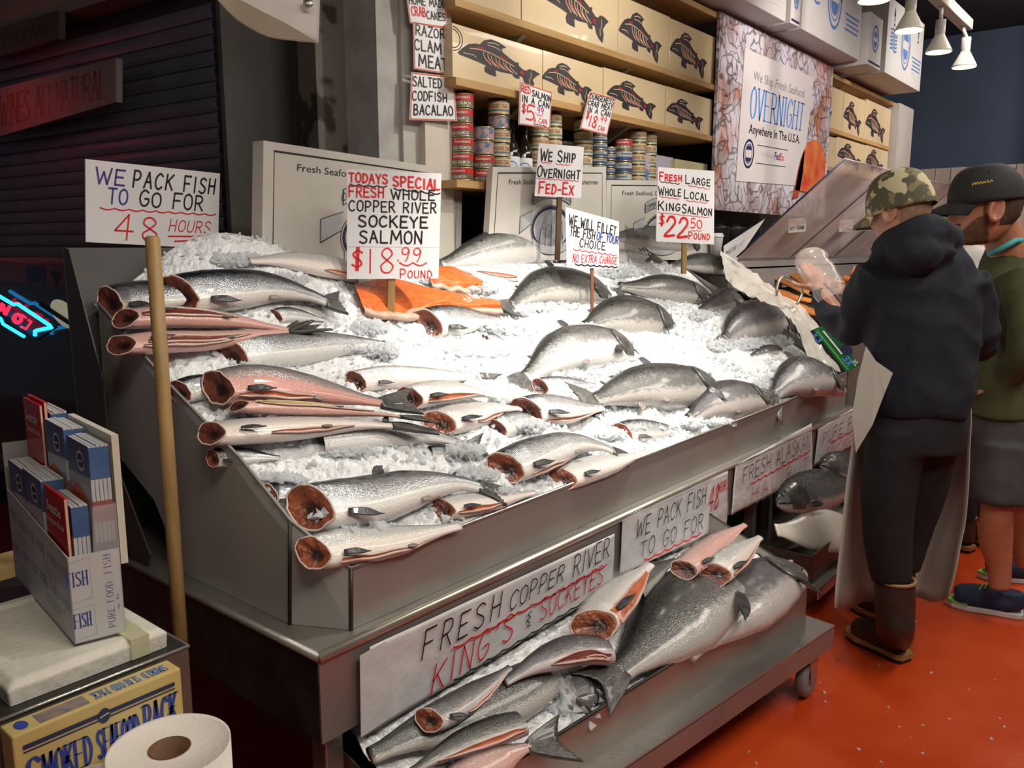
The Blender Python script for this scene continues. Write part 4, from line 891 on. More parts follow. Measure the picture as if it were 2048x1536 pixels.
def can_proto(kind):
    r, h = (RC, HC) if kind != 'tuna' else (RC * .92, HC * .62)
    root = bpy.data.objects.new('food_can', None); COL.objects.link(root); root.empty_display_size = .03
    MB().lathe([(0, .0), (r * .94, 0), (r, .003), (r, .006), (r * .97, .008), (r * .97, h - .008), (r, h - .006), (r, h - .002), (r * .95, h - .001), (r * .93, h - .006), (0, h - .006)], (0, 0, 0), 24).build('can_body', can_metal, root, True)
    bands = {'red': [(.5, .96, can_red), (.1, .5, can_brown)], 'crab': [(.1, .95, can_side)], 'pic': [(.1, .95, can_pic)], 'tuna': [(.5, .92, can_pale), (.1, .5, can_blue)], 'blue': [(.1, .45, can_blue), (.45, .95, can_pale)]}[kind]
    rl = r * .985
    for a, b, m_ in bands: MB().lathe([(rl, h * a), (rl, h * b)], (0, 0, 0), 24).build('label_band', m_, root, True)
    if kind == 'red':
        mb = MB(); wrap_text(mb, "Rubinstein's", rl + .0006, h * .72, h * .2, -.9, .5); mb2 = mb; wrap_text(mb, 'RED SALMON', rl + .0006, h * .3, h * .22, -1.1, .6); mb.build('lettering', MATS['ink_white'], root)
    if kind == 'crab':
        mb = MB(); wrap_text(mb, 'DUNGENESS CRAB', rl + .0006, h * .62, h * .3, -1.2, .9); mb.build('lettering', mat('ink_can_red', (.35, .08, .03)), root)
        MB().lathe([(rl + .0005, h * .24), (rl + .0005, h * .38)], (0, 0, 0), 24).build('label_stripe', mat('can_teal', (.12, .22, .24)), root, True)
    if kind == 'blue' or kind == 'tuna':
        mb = MB(); wrap_text(mb, "Rubinstein's", rl + .0006, h * .72, h * .2, -.7, .6); mb.build('lettering', MATS['ink_navy'], root)
    return root
def dup(root, loc, rz=0):
    r = root.copy(); COL.objects.link(r); r.location = loc; r.rotation_euler = (0, 0, rz)
    for ch in list(root.children):
        c = ch.copy(); COL.objects.link(c); c.parent = r
    return r
PROTO = {}
ORD = ['first', 'second', 'third', 'fourth', 'fifth', 'sixth', 'seventh', 'eighth', 'ninth']
KN = {'red': 'red and brown salmon can', 'crab': 'cream and red crab can', 'pic': 'blue pictured can', 'tuna': 'flat blue and pale can', 'blue': 'pale blue tuna can'}
def stack(px, kinds, where, dy=0.0, k0=0):
    y = YS + RC + .01 + dy; x = onY(px, 300, y)[0]; z = Z3 + .001
    n = len(kinds)
    for i, kd in enumerate(kinds[::-1]):
        hgt = HC if kd != 'tuna' else HC * .62
        loc = (x + random.uniform(-.003, .003), y + random.uniform(-.003, .003), z)
        if kd not in PROTO: o = PROTO[kd] = can_proto(kd); o.location = loc
        else: o = dup(PROTO[kd], loc)
        o.rotation_euler = (0, 0, -.75 + random.uniform(-.35, .35))
        tag(o, f'{KN[kd]}, {ORD[n - 1 - i]} down in stack {where}', 'can', 'cans on the lowest shelf'); z += hgt + .0005
stack(924, ['red'] * 6, 'nearest the white post')
stack(966, ['pic', 'pic', 'red', 'red'], 'of four near the post')
stack(998, ['crab', 'pic', 'crab', 'crab', 'crab', 'crab'], 'left of the dark bottles')
stack(1076, ['crab', 'crab', 'crab', 'crab', 'crab'], 'left above the overnight card', .02)
stack(1104, ['crab', 'crab', 'crab', 'crab', 'crab', 'crab'], 'under the 5.99 card', .03)
stack(1128, ['tuna'] * 7, 'deep in the shade', .12)
stack(1166, ['crab', 'crab', 'crab', 'crab', 'crab', 'crab'], 'under the 18.99 card')
stack(1197, ['tuna'] * 9, 'right of the 18.99 card', .02)
stack(1218, ['tuna'] * 7, 'behind the pale cans', .07)
stack(1246, ['red', 'blue', 'blue', 'blue', 'blue'], 'topped by one red')
stack(1274, ['crab'] * 6, 'right of the red-topped', .02)
stack(1296, ['crab'] * 6, 'at the right end', .03)
for i, (px, lab) in enumerate(((1021, 'dark sauce bottle with a white label left of the overnight card'), (1047, 'dark sauce bottle half behind the overnight card'))):
    y = YS + .06; x = onY(px, 300, y)[0]; t = thing('sauce_bottle', lab, 'bottle', 'sauce bottles among the cans')
    MB().lathe([(0, 0), (.042, 0), (.044, .01), (.044, .15), (.038, .18), (.022, .215), (.018, .26), (.018, .262)], (x, y, Z3 + .001), 20).build('bottle', mat('dark_bottle_glass', (.018, .012, .010), None, 5, .12, coat=.5), t, True)
    MB().lathe([(.021, .25), (.021, .30), (0, .30)], (x, y, Z3), 16).build('cap', black_plastic, t, True)
    MB().lathe([(.0448, .02), (.0448, .135)], (x, y, Z3), 24).build('label', card, t, True)
    mb = MB(); mb2 = MB(); q0 = -.75
    for k in range(24):
        a = 2 * pi * k / 24; b = 2 * pi * (k + 1) / 24; R1, R2 = .036, .030; f = lambda an, r: (x + .0452 * sin(q0 + r * cos(an) / .045), y - .0452 * cos(q0 + r * cos(an) / .045), Z3 + .078 + r * sin(an))
        mb.add([f(a, R1), f(b, R1), f(b, R2), f(a, R2)], [(0, 1, 2, 3)])
    for sgn in (1, -1): mb.add([f(sgn * (.35 + (pi - .7) * k / 8), .022) for k in range(9)], [tuple(range(9))])
    mb.build('label_seal', MATS['ink_mid_blue'], t)
# flat boxes at the right end of the lowest shelf
t = thing('mountain_box', 'pale lilac gift box printed with a blue mountain right of the cans', 'box')
x0, x1 = X_(1302, 330), X_(1364, 330); MB().box((x0, YS + .06, Z3 + .001), (x1, YS + .30, Zp(1330, 308))).build('carton', mat('lilac_carton', (.52, .46, .56), (.45, .40, .52), 4, .35), t, False, .003)
ik = Ink([(x0, YS + .06, Z3), (x1, YS + .06, Z3), (x1, YS + .06, Z3 + .2), (x0, YS + .06, Z3 + .2)]); ik.poly([(.0, .1), (.9, .1), (.9, .35), (.6, .55), (.4, .5), (.15, .85), (.0, .95)], 'ink_mid_blue'); ik.done(t)
t = thing('gift_box', 'cream patterned gift box at the right end of the lowest shelf', 'box')
x0, x1 = X_(1360, 330), X_(1424, 330); zt = Zp(1390, 322); MB().box((x0, YS + .03, Z3 + .001), (x1, YS + .26, zt)).build('carton', mat('cream_gift_card', (.60, .54, .34), (.54, .47, .28), 5, .4), t, False, .003)
ik = Ink([(x0, YS + .03, Z3), (x1, YS + .03, Z3), (x1, YS + .03, zt), (x0, YS + .03, zt)]); ik.rect(.2, .72, .95, .76, 'ink_navy'); ik.rect(.2, .62, .95, .64, 'ink_navy'); ik.disc(.55, .69, .05, .09, 'ink_navy'); ik.rect(.2, .35, .95, .55, 'ink_pale_grey'); ik.done(t)
# ---- banner
t = thing('banner', 'tall printed banner of crab on ice with an overnight shipping notice', 'banner')
yb = YS - .045; BQ = [onY(1426, 422, yb), None, None, None]; xl = onY(1433, 225, yb)[0]; xr = 7.14; zb0 = 1.80; zt0 = 3.02
bm_ = mat('crab_photo_print', (.60, .57, .66), (.26, .13, .10), 4.2, .45, detail=9, lo=.47, hi=.56, stretch=(1.6, 1, 1))
nt = bm_.node_tree; b_ = nt.nodes['Principled BSDF']; old = b_.inputs['Base Color'].links[0].from_socket
tc = nt.nodes.new('ShaderNodeTexCoord'); vo = nt.nodes.new('ShaderNodeTexVoronoi'); vo.inputs['Scale'].default_value = 9; vo.feature = 'DISTANCE_TO_EDGE'; nw = nt.nodes.new('ShaderNodeTexNoise'); nw.inputs['Scale'].default_value = 3.5; nt.links.new(tc.outputs['Object'], nw.inputs[0]); vm = nt.nodes.new('ShaderNodeVectorMath'); vm.operation = 'MULTIPLY_ADD'; vm.inputs[1].default_value = (.55, .55, .55); nt.links.new(nw.outputs['Color'], vm.inputs[0]); nt.links.new(tc.outputs['Object'], vm.inputs[2]); nt.links.new(vm.outputs[0], vo.inputs[0])
n3 = nt.nodes.new('ShaderNodeTexNoise'); n3.inputs['Scale'].default_value = 5; nt.links.new(tc.outputs['Object'], n3.inputs[0])
r3 = nt.nodes.new('ShaderNodeValToRGB'); r3.color_ramp.elements[0].position = .54; r3.color_ramp.elements[0].color = (.60, .57, .63, 1); r3.color_ramp.elements[1].position = .68; r3.color_ramp.elements[1].color = (.62, .20, .07, 1)
nt.links.new(n3.outputs[0], r3.inputs[0]); mx1 = nt.nodes.new('ShaderNodeMixRGB'); mx1.inputs[0].default_value = .45; nt.links.new(old, mx1.inputs[1]); nt.links.new(r3.outputs[0], mx1.inputs[2])
mr3 = nt.nodes.new('ShaderNodeMapRange'); mr3.inputs[1].default_value = .02; mr3.inputs[2].default_value = .09; mr3.inputs[3].default_value = .3; mr3.inputs[4].default_value = 1; nt.links.new(vo.outputs[0], mr3.inputs[0])
mx2 = nt.nodes.new('ShaderNodeMixRGB'); mx2.blend_type = 'MULTIPLY'; mx2.inputs[0].default_value = 1; nt.links.new(mx1.outputs[0], mx2.inputs[1]); nt.links.new(mr3.outputs[0], mx2.inputs[2]); nt.links.new(mx2.outputs[0], b_.inputs['Base Color'])
MB().box((xl, yb, zb0), (xr, yb + .02, zt0)).build('printed_sheet', bm_, t)
W4 = [onY(x, y, yb - .006) for x, y in [(1472, 362), (1603, 372), (1628, 155), (1490, 96)]]
MB().slab(W4, (0, .004, 0)).build('white_panel', mat('banner_white', (.66, .62, .62), (.62, .58, .58), 3, .45), t)
ik = Ink(W4)
ik.type('We Ship Fresh Seafood', .13, .87, .79, .075, 'ink_grey', bold=0); 
ik.text('OVERNIGHT', .12, .90, .50, .235, 'ink_sky_blue', .105, jit=0, gap=.28, nib=.35, serif=True)
ik.type('Anywhere In The U.S.A.', .12, .88, .38, .075, 'ink_black', bold=.012)
ik.ring(.14, .22, .066, .105, .02, 'ink_navy'); ik.ring(.14, .22, .045, .075, .008, 'ink_navy'); ik.disc(.14, .25, .034, .035, 'ink_navy', a0=0, a1=pi); ik.disc(.14, .19, .034, .035, 'ink_navy', a0=pi, a1=2 * pi)
ik.line([(.25, .30), (.70, .30)], .006, 'ink_black'); ik.line([(.25, .155), (.70, .155)], .006, 'ink_black')
ik.type('We ship via', .31, .49, .215, .045, 'ink_pale_grey', italic=.3); ik.type('Fed', .51, .595, .205, .065, 'ink_purple', bold=.02); ik.type('Ex', .60, .66, .205, .065, 'ink_orange', bold=.02)
ik.done(t)
# the printed crab claw: a flat red shape in the lower right of the banner
q = lambda u, v: np.array([xl + (xr - xl) * u, yb - .008, zb0 + (zt0 - zb0) * v])
claw = [(.66, .16), (.69, .30), (.72, .40), (.76, .47), (.82, .50), (.88, .49), (.94, .45), (.97, .38), (.96, .25), (.90, .18), (.80, .16)]
MB().slab([q(u, v) for u, v in claw], (0, .003, 0)).build('printed_crab', mat('crab_red_print', (.58, .05, .025), (.70, .22, .06), 7, .4, detail=8), t)
MB().slab([q(u, v) for u, v in [(.64, .10), (.67, .25), (.70, .36), (.735, .43), (.73, .28), (.70, .12)]], (0, .002, 0)).build('printed_claw', mat('claw_dark_print', (.28, .03, .02), (.5, .10, .04), 6, .4), t)
# ---- white shipping boxes above the banner
wbox = mat('white_shipping_box', (.56, .54, .53), (.50, .48, .47), 3, .55); blueink = 'ink_mid_blue'
def ship_box(x0, x1, z0, z1, y0, y1, label, marks=True):
    t = thing('shipping_box', label, 'box', 'white shipping boxes on the top shelf')
    MB().box((x0, y0, z0), (x1, y1, z1)).build('box', wbox, t, False, .004)
    MB().box((x0 - .004, y0 + .12, z0 + .005), (x1 + .004, y0 + .13, z0 + .008)).build('tape_seam', mat('box_seam', (.25, .24, .23)), t)
    ik = Ink([(x0, y0, z0), (x1, y0, z0), (x1, y0, z1), (x0, y0, z1)])
    if marks == 2:
        ik.ring(.5, .55, .22, .24, .05, blueink); ik.disc(.5, .58, .12, .12, blueink, a0=0, a1=pi); ik.disc(.5, .5, .12, .12, blueink, a0=pi, a1=2 * pi); ik.rect(.05, .05, .95, .09, 'ink_navy')
    else:
        cx = .5; ik.ring(cx, .52, .115, .33, .035, blueink); ik.ring(cx, .52, .085, .25, .015, blueink); ik.disc(cx, .58, .065, .14, blueink, a0=0, a1=pi); ik.disc(cx, .46, .065, .14, blueink, a0=pi, a1=2 * pi)
        for u in (.16, .84):
            ik.poly([(u - .02, .80), (u + .02, .80), (u, .92)], 'ink_navy'); ik.rect(u - .008, .72, u + .008, .80, 'ink_navy'); ik.rect(u - .012, .66, u + .012, .70, 'ink_navy')
        for k in range(6):
            ik.line([(.08 + .012 * (k % 2), .60 - k * .05), (.14, .62 - k * .05), (.2, .585 - k * .05), (.25, .60 - k * .05)], .03, blueink, 1, True)
            ik.line([(.70 + .015 * (k % 3), .42 - k * .055), (.96 - .02 * (k % 2), .42 - k * .055)], .022, 'ink_pale_grey' if k > 3 else blueink)
    ik.done(t, {blueink: 'printed_mark', 'ink_navy': 'printed_arrows', 'ink_pale_grey': 'printed_lines'}); return t
ship_box(4.55, 5.66, 3.05, 3.62, 2.30, 2.93, 'white shipping box cut off by the top edge, left of the blue-striped end')
ship_box(5.70, 5.86, 3.05, 3.40, 2.28, 2.93, 'small white box end with a blue seal between two big shipping boxes', 2)
ship_box(5.90, 7.15, 3.05, 3.72, 2.28, 2.93, 'large white shipping box with the oval seal above the banner')
ship_box(7.18, 7.52, 3.02, 3.42, 2.22, 2.93, 'small striped white box beside the large shipping box', 2)
ship_box(7.66, 8.80, 3.03, 3.64, 2.22, 2.93, 'rightmost white shipping box overhanging the high shelf')
# ---- track lamps
t = thing('track_light_rail', 'pale lighting rail hanging from two thin rods at top right', 'light rail')
zr = 2.86; yl = 1.17
RP = [onZ(x, y, 2.62) for x, y in [(1748, 2), (1818, 62), (1877, 105), (1928, 135)]]
MB().box((2.0, yl + .03, zr), (RP[3][0] + .14, yl + .09, zr + .06)).build('rail', mat('rail_enamel', (.40, .38, .34), None, 4, .4), t, False, .004)
for x in (5.42, 3.3): MB().tube([(x, yl + .06, zr + .06), (x, yl + .06, 3.9)], .012, 8).build('rod', MATS['rail_enamel'], t, True)
glow = mat('lamp_glow', (1, .95, .85), None, 5, .3, emit=(1, .87, .68), estr=9)
for p, lb in zip(RP, ('lit white cone lamp cut off by the top edge of the photo', 'lit white cone lamp second from the left on the rail', 'lit white cone lamp third from the left on the rail', 'lit white cone lamp at the right end of the rail')):
    L_ = thing('track_lamp', lb, 'lamp', 'cone lamps on the rail')
    x, y, z = p
    MB().lathe([(.066, 0), (.069, .002), (.066, .012), (.028, .085), (.022, .10)], (x, y, z), 24).build('shade', mat('lamp_enamel', (.62, .58, .5), None, 4, .35), L_, True)
    MB().lathe([(0, .010), (.062, .008)], (x, y, z), 24).build('lens', glow, L_, True)
    MB().lathe([(.026, .09), (.026, .17), (0, .17)], (x, y, z), 16).build('socket', mat('lamp_socket', (.34, .32, .29), None, 4, .4), L_, True)
    MB().tube([(x, y, z + .17), (x, yl + .06, zr)], .010, 8).build('stem', MATS['rail_enamel'], L_, True)
# dark bins under the banner, white counter behind
t = thing('back_counter', 'dark back counter under the banner behind the seafood case', 'counter')
MB().box((4.75, 2.56, 0), (9.0, 2.9, 1.45)).build('cabinet', mat('counter_dark', (.05, .045, .04), None, 4, .5), t); MB().box((4.75, 2.52, 1.45), (9.0, 2.9, 1.49)).build('worktop', steel_dull, t)
for i, px in enumerate((1452, 1484, 1516)):
    x = onY(px, 460, 2.58)[0]
    t = thing('dark_canister', ('left', 'middle', 'right')[i] + ' black canister in the row under the banner', 'canister', 'black canisters under the banner')
    MB().lathe([(0, 0), (.09, 0), (.10, .2), (.10, .22), (.095, .22), (.09, .21), (0, .21)], (x, 2.66, 1.49), 20).build('canister', black_plastic, t, True)
    MB().lathe([(.06, .21), (.06, .235), (0, .235)], (x, 2.66, 1.49), 16).build('lid', mat('canister_lid', (.03, .03, .033), None, 5, .3), t, True)
# ============================================================ SIGNS
def qplane(pxs, p, vx): n = vplane(vx); return [onP(x, y, p, n) for x, y in pxs]
def placard(pxs, p, vx, label, m=None, th=.003, name='placard', cat='sign', group=None, edge=None, wavy=0):
    # pxs: bottom-left, bottom-right, top-right, top-left
    Q = qplane(pxs, p, vx); n = vplane(vx)
    if n @ (CP - Q[0]) < 0: n = -n
    t = thing(name, label, cat, group)
    nx, ny = 14, 6; V = []
    for sdx in (0, 1):
        for j in range(ny + 1):
            for i in range(nx + 1):
                u, v = i / nx, j / ny; q = Q[0] * (1 - u) * (1 - v) + Q[1] * u * (1 - v) + Q[2] * u * v + Q[3] * (1 - u) * v
                if sdx == 0: q = q - n * .0
                V.append(q - n * th * sdx)
    k = nx + 1; N_ = k * (ny + 1); Fc = []
    for sdx in (0, 1):
        for j in range(ny):
            for i in range(nx):
                a = [sdx * N_ + j * k + i, sdx * N_ + j * k + i + 1, sdx * N_ + (j + 1) * k + i + 1, sdx * N_ + (j + 1) * k + i]; Fc.append(a if sdx == 0 else a[::-1])
    ed = [i for i in range(k)] + [j * k + nx for j in range(1, ny + 1)] + [ny * k + i for i in range(nx - 1, -1, -1)] + [j * k for j in range(ny - 1, 0, -1)]
    for a, b in zip(ed, ed[1:] + ed[:1]): Fc.append((a, a + N_, b + N_, b))
    mesh('card', V, Fc, m or card, t)
    ik = Ink(Q); 
    if ik.n @ (CP - Q[0]) < 0: ik.n = -ik.n
    return t, ik, Q, n
def stake(t, Q, n, u, foot, w=.022, th=.012, m=None, top=.55):
    a = Q[0] * (1 - u) + Q[1] * u; b = Q[3] * (1 - u) + Q[2] * u; tp = a + (b - a) * top
    r = nrm(Q[1] - Q[0]) * w / 2
    f = np.array(foot); f = f - n * .0
    MB().hexa([f - r - n * (.006 + th), f + r - n * (.006 + th), f + r - n * .005, f - r - n * .005, tp - r - n * (.006 + th), tp + r - n * (.006 + th), tp + r - n * .005, tp - r - n * .005]).build('stake', m or stick, t, False, .001)
B_, R_, BL, PU = 'ink_black', 'ink_red', 'ink_blue', 'ink_purple'
# special price sign
p = hit(783, 648, 0)
t, ik, Q, n = placard([(694, 558), (877, 557), (883, 347), (694, 338)], p, 5200, 'white card sign on a wide wooden stake pricing the special at 18.99')
stake(t, Q, n, .49, onP(782, 648, p, vplane(5200)), .026)
ik.text('TODAYS', .02, .42, .885, .08, R_, .2, caps=False); ik.text('SPECIAL', .48, .985, .865, .09, R_, .2, v1=.845)
ik.wave(.03, .41, .868, .862, .014, 4, .011, B_); ik.wave(.49, .99, .845, .815, .014, 5, .012, B_)
ik.text('FRESH', .02, .38, .755, .09, R_, .17); ik.text('WHOLE', .46, .93, .745, .09, B_, .15)
ik.text('COPPER RIVER', .02, .95, .625, .095, B_, .14); ik.text('SOCKEYE', .12, .86, .485, .10, B_, .17); ik.text('SALMON', .13, .80, .335, .115, B_, .14)
ik.line([(.0, .30), (1, .30)], .003, 'ink_pale_grey')
ik.text('$', .05, .16, .10, .17, R_, .1); ik.text('18', .21, .50, .055, .225, R_, .06, gap=.35); ik.text('.', .53, .56, .17, .1, R_, .12); ik.text('99', .58, .80, .165, .125, R_, .085); ik.wave(.56, .86, .155, .155, .03, 2, .011, R_)
ik.text('POUND', .57, .92, .005, .09, R_, .1, caps=True); ik.done(t)
# fillet offer
p = hit(1187, 642, 0)
t, ik, Q, n = placard([(1134, 535), (1238, 538), (1238, 443), (1131, 414)], p, 3300, 'white card on a thin stake offering to fillet the fish of your choice')
stake(t, Q, n, .50, onP(1187, 642, p, vplane(3300)), .016, .008, mat('thin_stake', (.22, .10, .045), None, 6, .6))
ik.text('WE WILL FILLET', .05, .93, .72, .17, B_, .13, slant=.15, v1=.70); ik.text('THE FISH', .06, .52, .54, .16, B_, .13, slant=.15); ik.text('OF YOUR', .56, .98, .54, .16, BL, .13, slant=.2, v1=.52); ik.text('CHOICE', .24, .72, .37, .15, B_, .13, slant=.15)
ik.wave(.12, .95, .33, .30, .03, 7, .014, R_); ik.text('NO EXTRA CHARGE', .10, .95, .10, .14, R_, .11, slant=.15); ik.wave(.15, .97, .07, .05, .025, 7, .022, B_); ik.done(t)
# fed-ex card
p = hit(1118, 470, 0); p = onY(1118, 480, 2.30)
t, ik, Q, n = placard([(1069, 392), (1162, 396), (1168, 294), (1078, 286)], p, 4500, 'white card on a dark stake saying orders ship overnight')
stake(t, Q, n, .53, onP(1117, 520, p, vplane(4500)), .024, .012, mat('dark_stake', (.10, .055, .025), None, 6, .6))
ik.text('WE SHIP', .05, .82, .68, .22, B_, .13, caps=True); ik.wave(.08, .30, .66, .65, .02, 2, .012, R_); ik.wave(.40, .72, .64, .64, .02, 3, .012, R_)
ik.text('OVERNIGHT', .02, .94, .37, .20, B_, .13, caps=True); ik.wave(.02, .94, .35, .34, .02, 8, .012, R_); ik.text('FED-EX', .08, .82, .06, .22, R_, .15, caps=True); ik.done(t)
# king price
p = onY(1370, 548, 2.12)
t, ik, Q, n = placard([(1312, 483), (1428, 489), (1429, 342), (1316, 334)], p, 4200, 'white card on a wooden stake pricing large local kings at 22.50')
stake(t, Q, n, .50, onP(1370, 548, p, vplane(4200)), .03)
ik.text('FRESH', .03, .41, .83, .10, R_, .2, caps=True); ik.text('LARGE', .48, .92, .81, .11, B_, .14, caps=True, v1=.79); ik.wave(.04, .38, .815, .80, .012, 4, .01, B_); ik.wave(.52, .92, .79, .76, .015, 3, .008, R_)
ik.text('WHOLE', .02, .40, .63, .115, B_, .14, caps=True); ik.text('LOCAL', .46, .90, .61, .115, B_, .14, caps=True, v1=.59); ik.wave(.04, .38, .615, .60, .012, 3, .008, R_); ik.wave(.5, .88, .585, .57, .014, 3, .008, R_)
ik.text('KING', .02, .39, .43, .12, B_, .15, caps=True); ik.text('SALMON', .43, .95, .41, .12, B_, .14, caps=True, v1=.39); ik.wave(.02, .9, .40, .37, .01, 8, .007, R_)
ik.text('$', .04, .13, .23, .13, R_, .13); ik.text('22', .14, .52, .08, .27, R_, .13, slant=.1); ik.text('.50', .52, .78, .21, .12, R_, .12); ik.wave(.60, .78, .185, .185, .014, 2, .008, R_); ik.text('POUND', .55, .92, .06, .10, R_, .15, caps=True); ik.done(t)
# 48 hours card above the splash panel
p = (1.05, 2.44, 1.5)
t, ik, Q, n = placard([(172, 484), (436, 498), (440, 347), (171, 318)], p, 1800, 'white card taped over the dark splash panel promising packing for 48 hours')
ik.text('WE', .06, .25, .72, .19, PU, .13, slant=.12); ik.text('PACK FISH', .31, .95, .72, .20, B_, .13, slant=.14, gap=.4, v1=.72); ik.text('TO', .14, .27, .49, .18, BL, .13, slant=.1); ik.text('GO FOR', .36, .85, .49, .19, B_, .13, slant=.12)
ik.wave(.09, .97, .43, .46, .02, 9, .016, R_); ik.text('48', .19, .50, .06, .30, R_, .075, gap=.35); ik.text('HOURS', .58, .92, .20, .15, R_, .10, slant=.25); ik.line([(.58, .13), (.92, .16)], .02, R_); ik.line([(.63, .07), (.90, .11)], .02, R_); ik.done(t)
# small cards hanging from the shelves
mat('ink_frame_red', (.62, .12, .06), None, 20, .45)
def frame(ik, w=.05): ik.line([(.02, .02), (.98, .02), (.98, .98), (.02, .98), (.02, .02)], w * .5, 'ink_frame_red')
t, ik, Q, n = placard([(1037, 249), (1100, 257), (1104, 184), (1040, 163)], (2.9, 2.49, 2.2), 2700, 'red-edged card hanging from the shelf pricing red salmon cans at 5.99')
frame(ik); ik.text('RED', .05, .32, .78, .15, R_, .2); ik.text('SALMON', .38, .97, .75, .15, B_, .19, v1=.72); ik.text('IN A CAN', .08, .93, .56, .15, B_, .2, v1=.53); ik.text('$', .08, .2, .30, .2, R_, .14); ik.text('5', .22, .48, .14, .36, R_, .12); ik.text('.99', .5, .76, .34, .17, 'ink_violet', .15); ik.wave(.55, .74, .32, .31, .02, 2, .015, R_); ik.text('A CAN', .46, .88, .10, .13, R_, .15); ik.wave(.47, .88, .08, .06, .02, 4, .015, B_); ik.done(t)
t, ik, Q, n = placard([(1160, 257), (1214, 271), (1232, 197), (1180, 183)], (3.3, 2.49, 2.2), 2700, 'red-edged card hanging from the shelf pricing crab meat cans at 18.99')
frame(ik); ik.text('DUNGENESS', .05, .95, .82, .13, B_, .2); ik.text('CRAB MEAT', .05, .95, .65, .13, B_, .2); ik.text('IN A CAN', .08, .92, .48, .13, B_, .2); ik.text('$', .08, .2, .30, .17, R_, .14); ik.text('18', .24, .52, .12, .28, R_, .13); ik.text('.99', .55, .85, .30, .14, R_, .15); ik.text('A CAN', .45, .85, .08, .12, R_, .16); ik.done(t)
for px, lab, rows in (([(819, 240), (914, 242), (907, 153), (823, 144)], 'red-edged card on the white post advertising salted codfish', [('SALTED', .04, .70, .72, .19, B_), ('CODFISH', .04, .80, .42, .19, B_), ('BACALAO', .08, .92, .12, .21, B_)]),
                      ([(828, 138), (908, 151), (905, 58), (826, 43)], 'red-edged card on the white post advertising razor clam meat', [('RAZOR', .06, .78, .74, .20, B_), ('CLAM', .03, .68, .42, .22, B_), ('MEAT', .12, .82, .08, .24, B_)]),
                      ([(820, 46), (894, 56), (890, -20), (810, -30)], 'red-edged card at the top of the white post advertising crab cakes', [('HOME MADE', .05, .98, .52, .2, B_), ('CRAB', .08, .44, .22, .24, R_), ('CAKES', .47, .96, .18, .2, B_)])):
    t, ik, Q, n = placard(px, (2.55, 2.585, 2.3), 2900, lab, group=None); frame(ik)
    for a in rows: ik.text(a[0], a[1], a[2], a[3], a[4], a[5], .16)
    ik.done(t)
# long paper signs taped to the skirt
yq = YF - .004
def skirt_sign(pxs, label):
    Q = [onY(x, y, yq) for x, y in pxs]; t = thing('paper_sign', label, 'sign', 'hand-lettered paper signs on the table skirt'); nx, ny = 40, 16; V = []
    rnd = random.Random(hash_(label))
    for j in range(ny + 1):
        for i in range(nx + 1):
            u, v = i / nx, j / ny; q = Q[0] * (1 - u) * (1 - v) + Q[1] * u * (1 - v) + Q[2] * u * v + Q[3] * (1 - u) * v
            w = noise.noise(Vector((q[0] * 9, q[2] * 14, 1))) * .005 * (1 - v * .6)
            if j == 0: q = q + np.array([0, 0, .004 * noise.noise(Vector((u * 40, 3, 0)))])
            V.append(q + np.array([0, -.006 + w * .6, 0]))
    k = nx + 1; o = mesh('paper', V, [(j * k + i, j * k + i + 1, (j + 1) * k + i + 1, (j + 1) * k + i) for j in range(ny) for i in range(nx)], paper, t, True)
    md = o.modifiers.new('s', 'SOLIDIFY'); md.thickness = .0008; md.offset = 1
    ik = Ink([q + np.array([0, -.0125, 0]) for q in Q], 0); ik.n = np.array([0, -1.0, 0]); ik.lift = .0006
    return t, ik, Q
t, ik, Q = skirt_sign([(722, 1473), (1222, 1172), (1226, 1066), (736, 1292)], 'long crumpled paper sign on the skirt advertising kings and sockeyes')
MB().slab([onY(x, y, yq - .012) for x, y in [(722, 1475), (790, 1430), (772, 1282), (720, 1312)]], (0, .001, 0)).build('overlapping_sheet', mat('paper_sheet', (.60, .59, .59), None, 6, .6, bump=.4, bscale=12), t)
ik.text('FRESH', .16, .44, .56, .33, B_, .068, slant=.15, v1=.60, gap=.5); ik.text('COPPER', .48, .72, .60, .27, B_, .075, slant=.2, v1=.64); ik.text('RIVER', .77, .96, .60, .34, B_, .066, slant=.12, v1=.66)
ik.wave(.27, .95, .50, .52, .03, 11, .028, R_)
ik.text("KING'S", .20, .50, .06, .36, R_, .068, slant=.12, v1=.18, gap=.4); ik.text('&', .555, .585, .2, .22, B_, .08); ik.text('SOCKEYES', .62, .93, .18, .32, R_, .068, slant=.1, v1=.22); ik.wave(.28, .95, .06, .09, .03, 11, .026, B_); ik.done(t)
t, ik, Q = skirt_sign([(1236, 1150), (1450, 1048), (1453, 940), (1242, 1034)], 'short paper sign on the skirt about packing fish to go for 48 hours')
ik.text('WE PACK FISH', .10, .74, .55, .30, B_, .07, slant=.12, gap=.35, v1=.60); ik.text('TO GO FOR', .14, .72, .16, .28, B_, .07, slant=.12, gap=.35); ik.text('48', .78, .88, .42, .42, R_, .07, slant=.15); ik.text('HOURS', .88, .99, .68, .18, R_, .1); ik.wave(.18, .70, .10, .10, .04, 6, .035, R_); ik.done(t)
t, ik, Q = skirt_sign([(1459, 1030), (1622, 948), (1621, 846), (1468, 930)], 'paper sign on the skirt advertising fresh Alaskan halibut')
ik.text('FRESH ALASKAN', .08, .95, .56, .30, B_, .06, slant=.08); ik.wave(.18, .95, .48, .52, .03, 10, .025, R_); ik.text('HALIBUT', .20, .93, .10, .28, R_, .05, slant=.05, v1=.14, gap=.5); ik.wave(.22, .85, .03, .05, .03, 8, .028, B_); ik.done(t)
t, ik, Q = skirt_sign([(1626, 931), (1765, 862), (1768, 778), (1634, 858)], 'paper sign at the right of the skirt partly behind the navy hoodie worker')
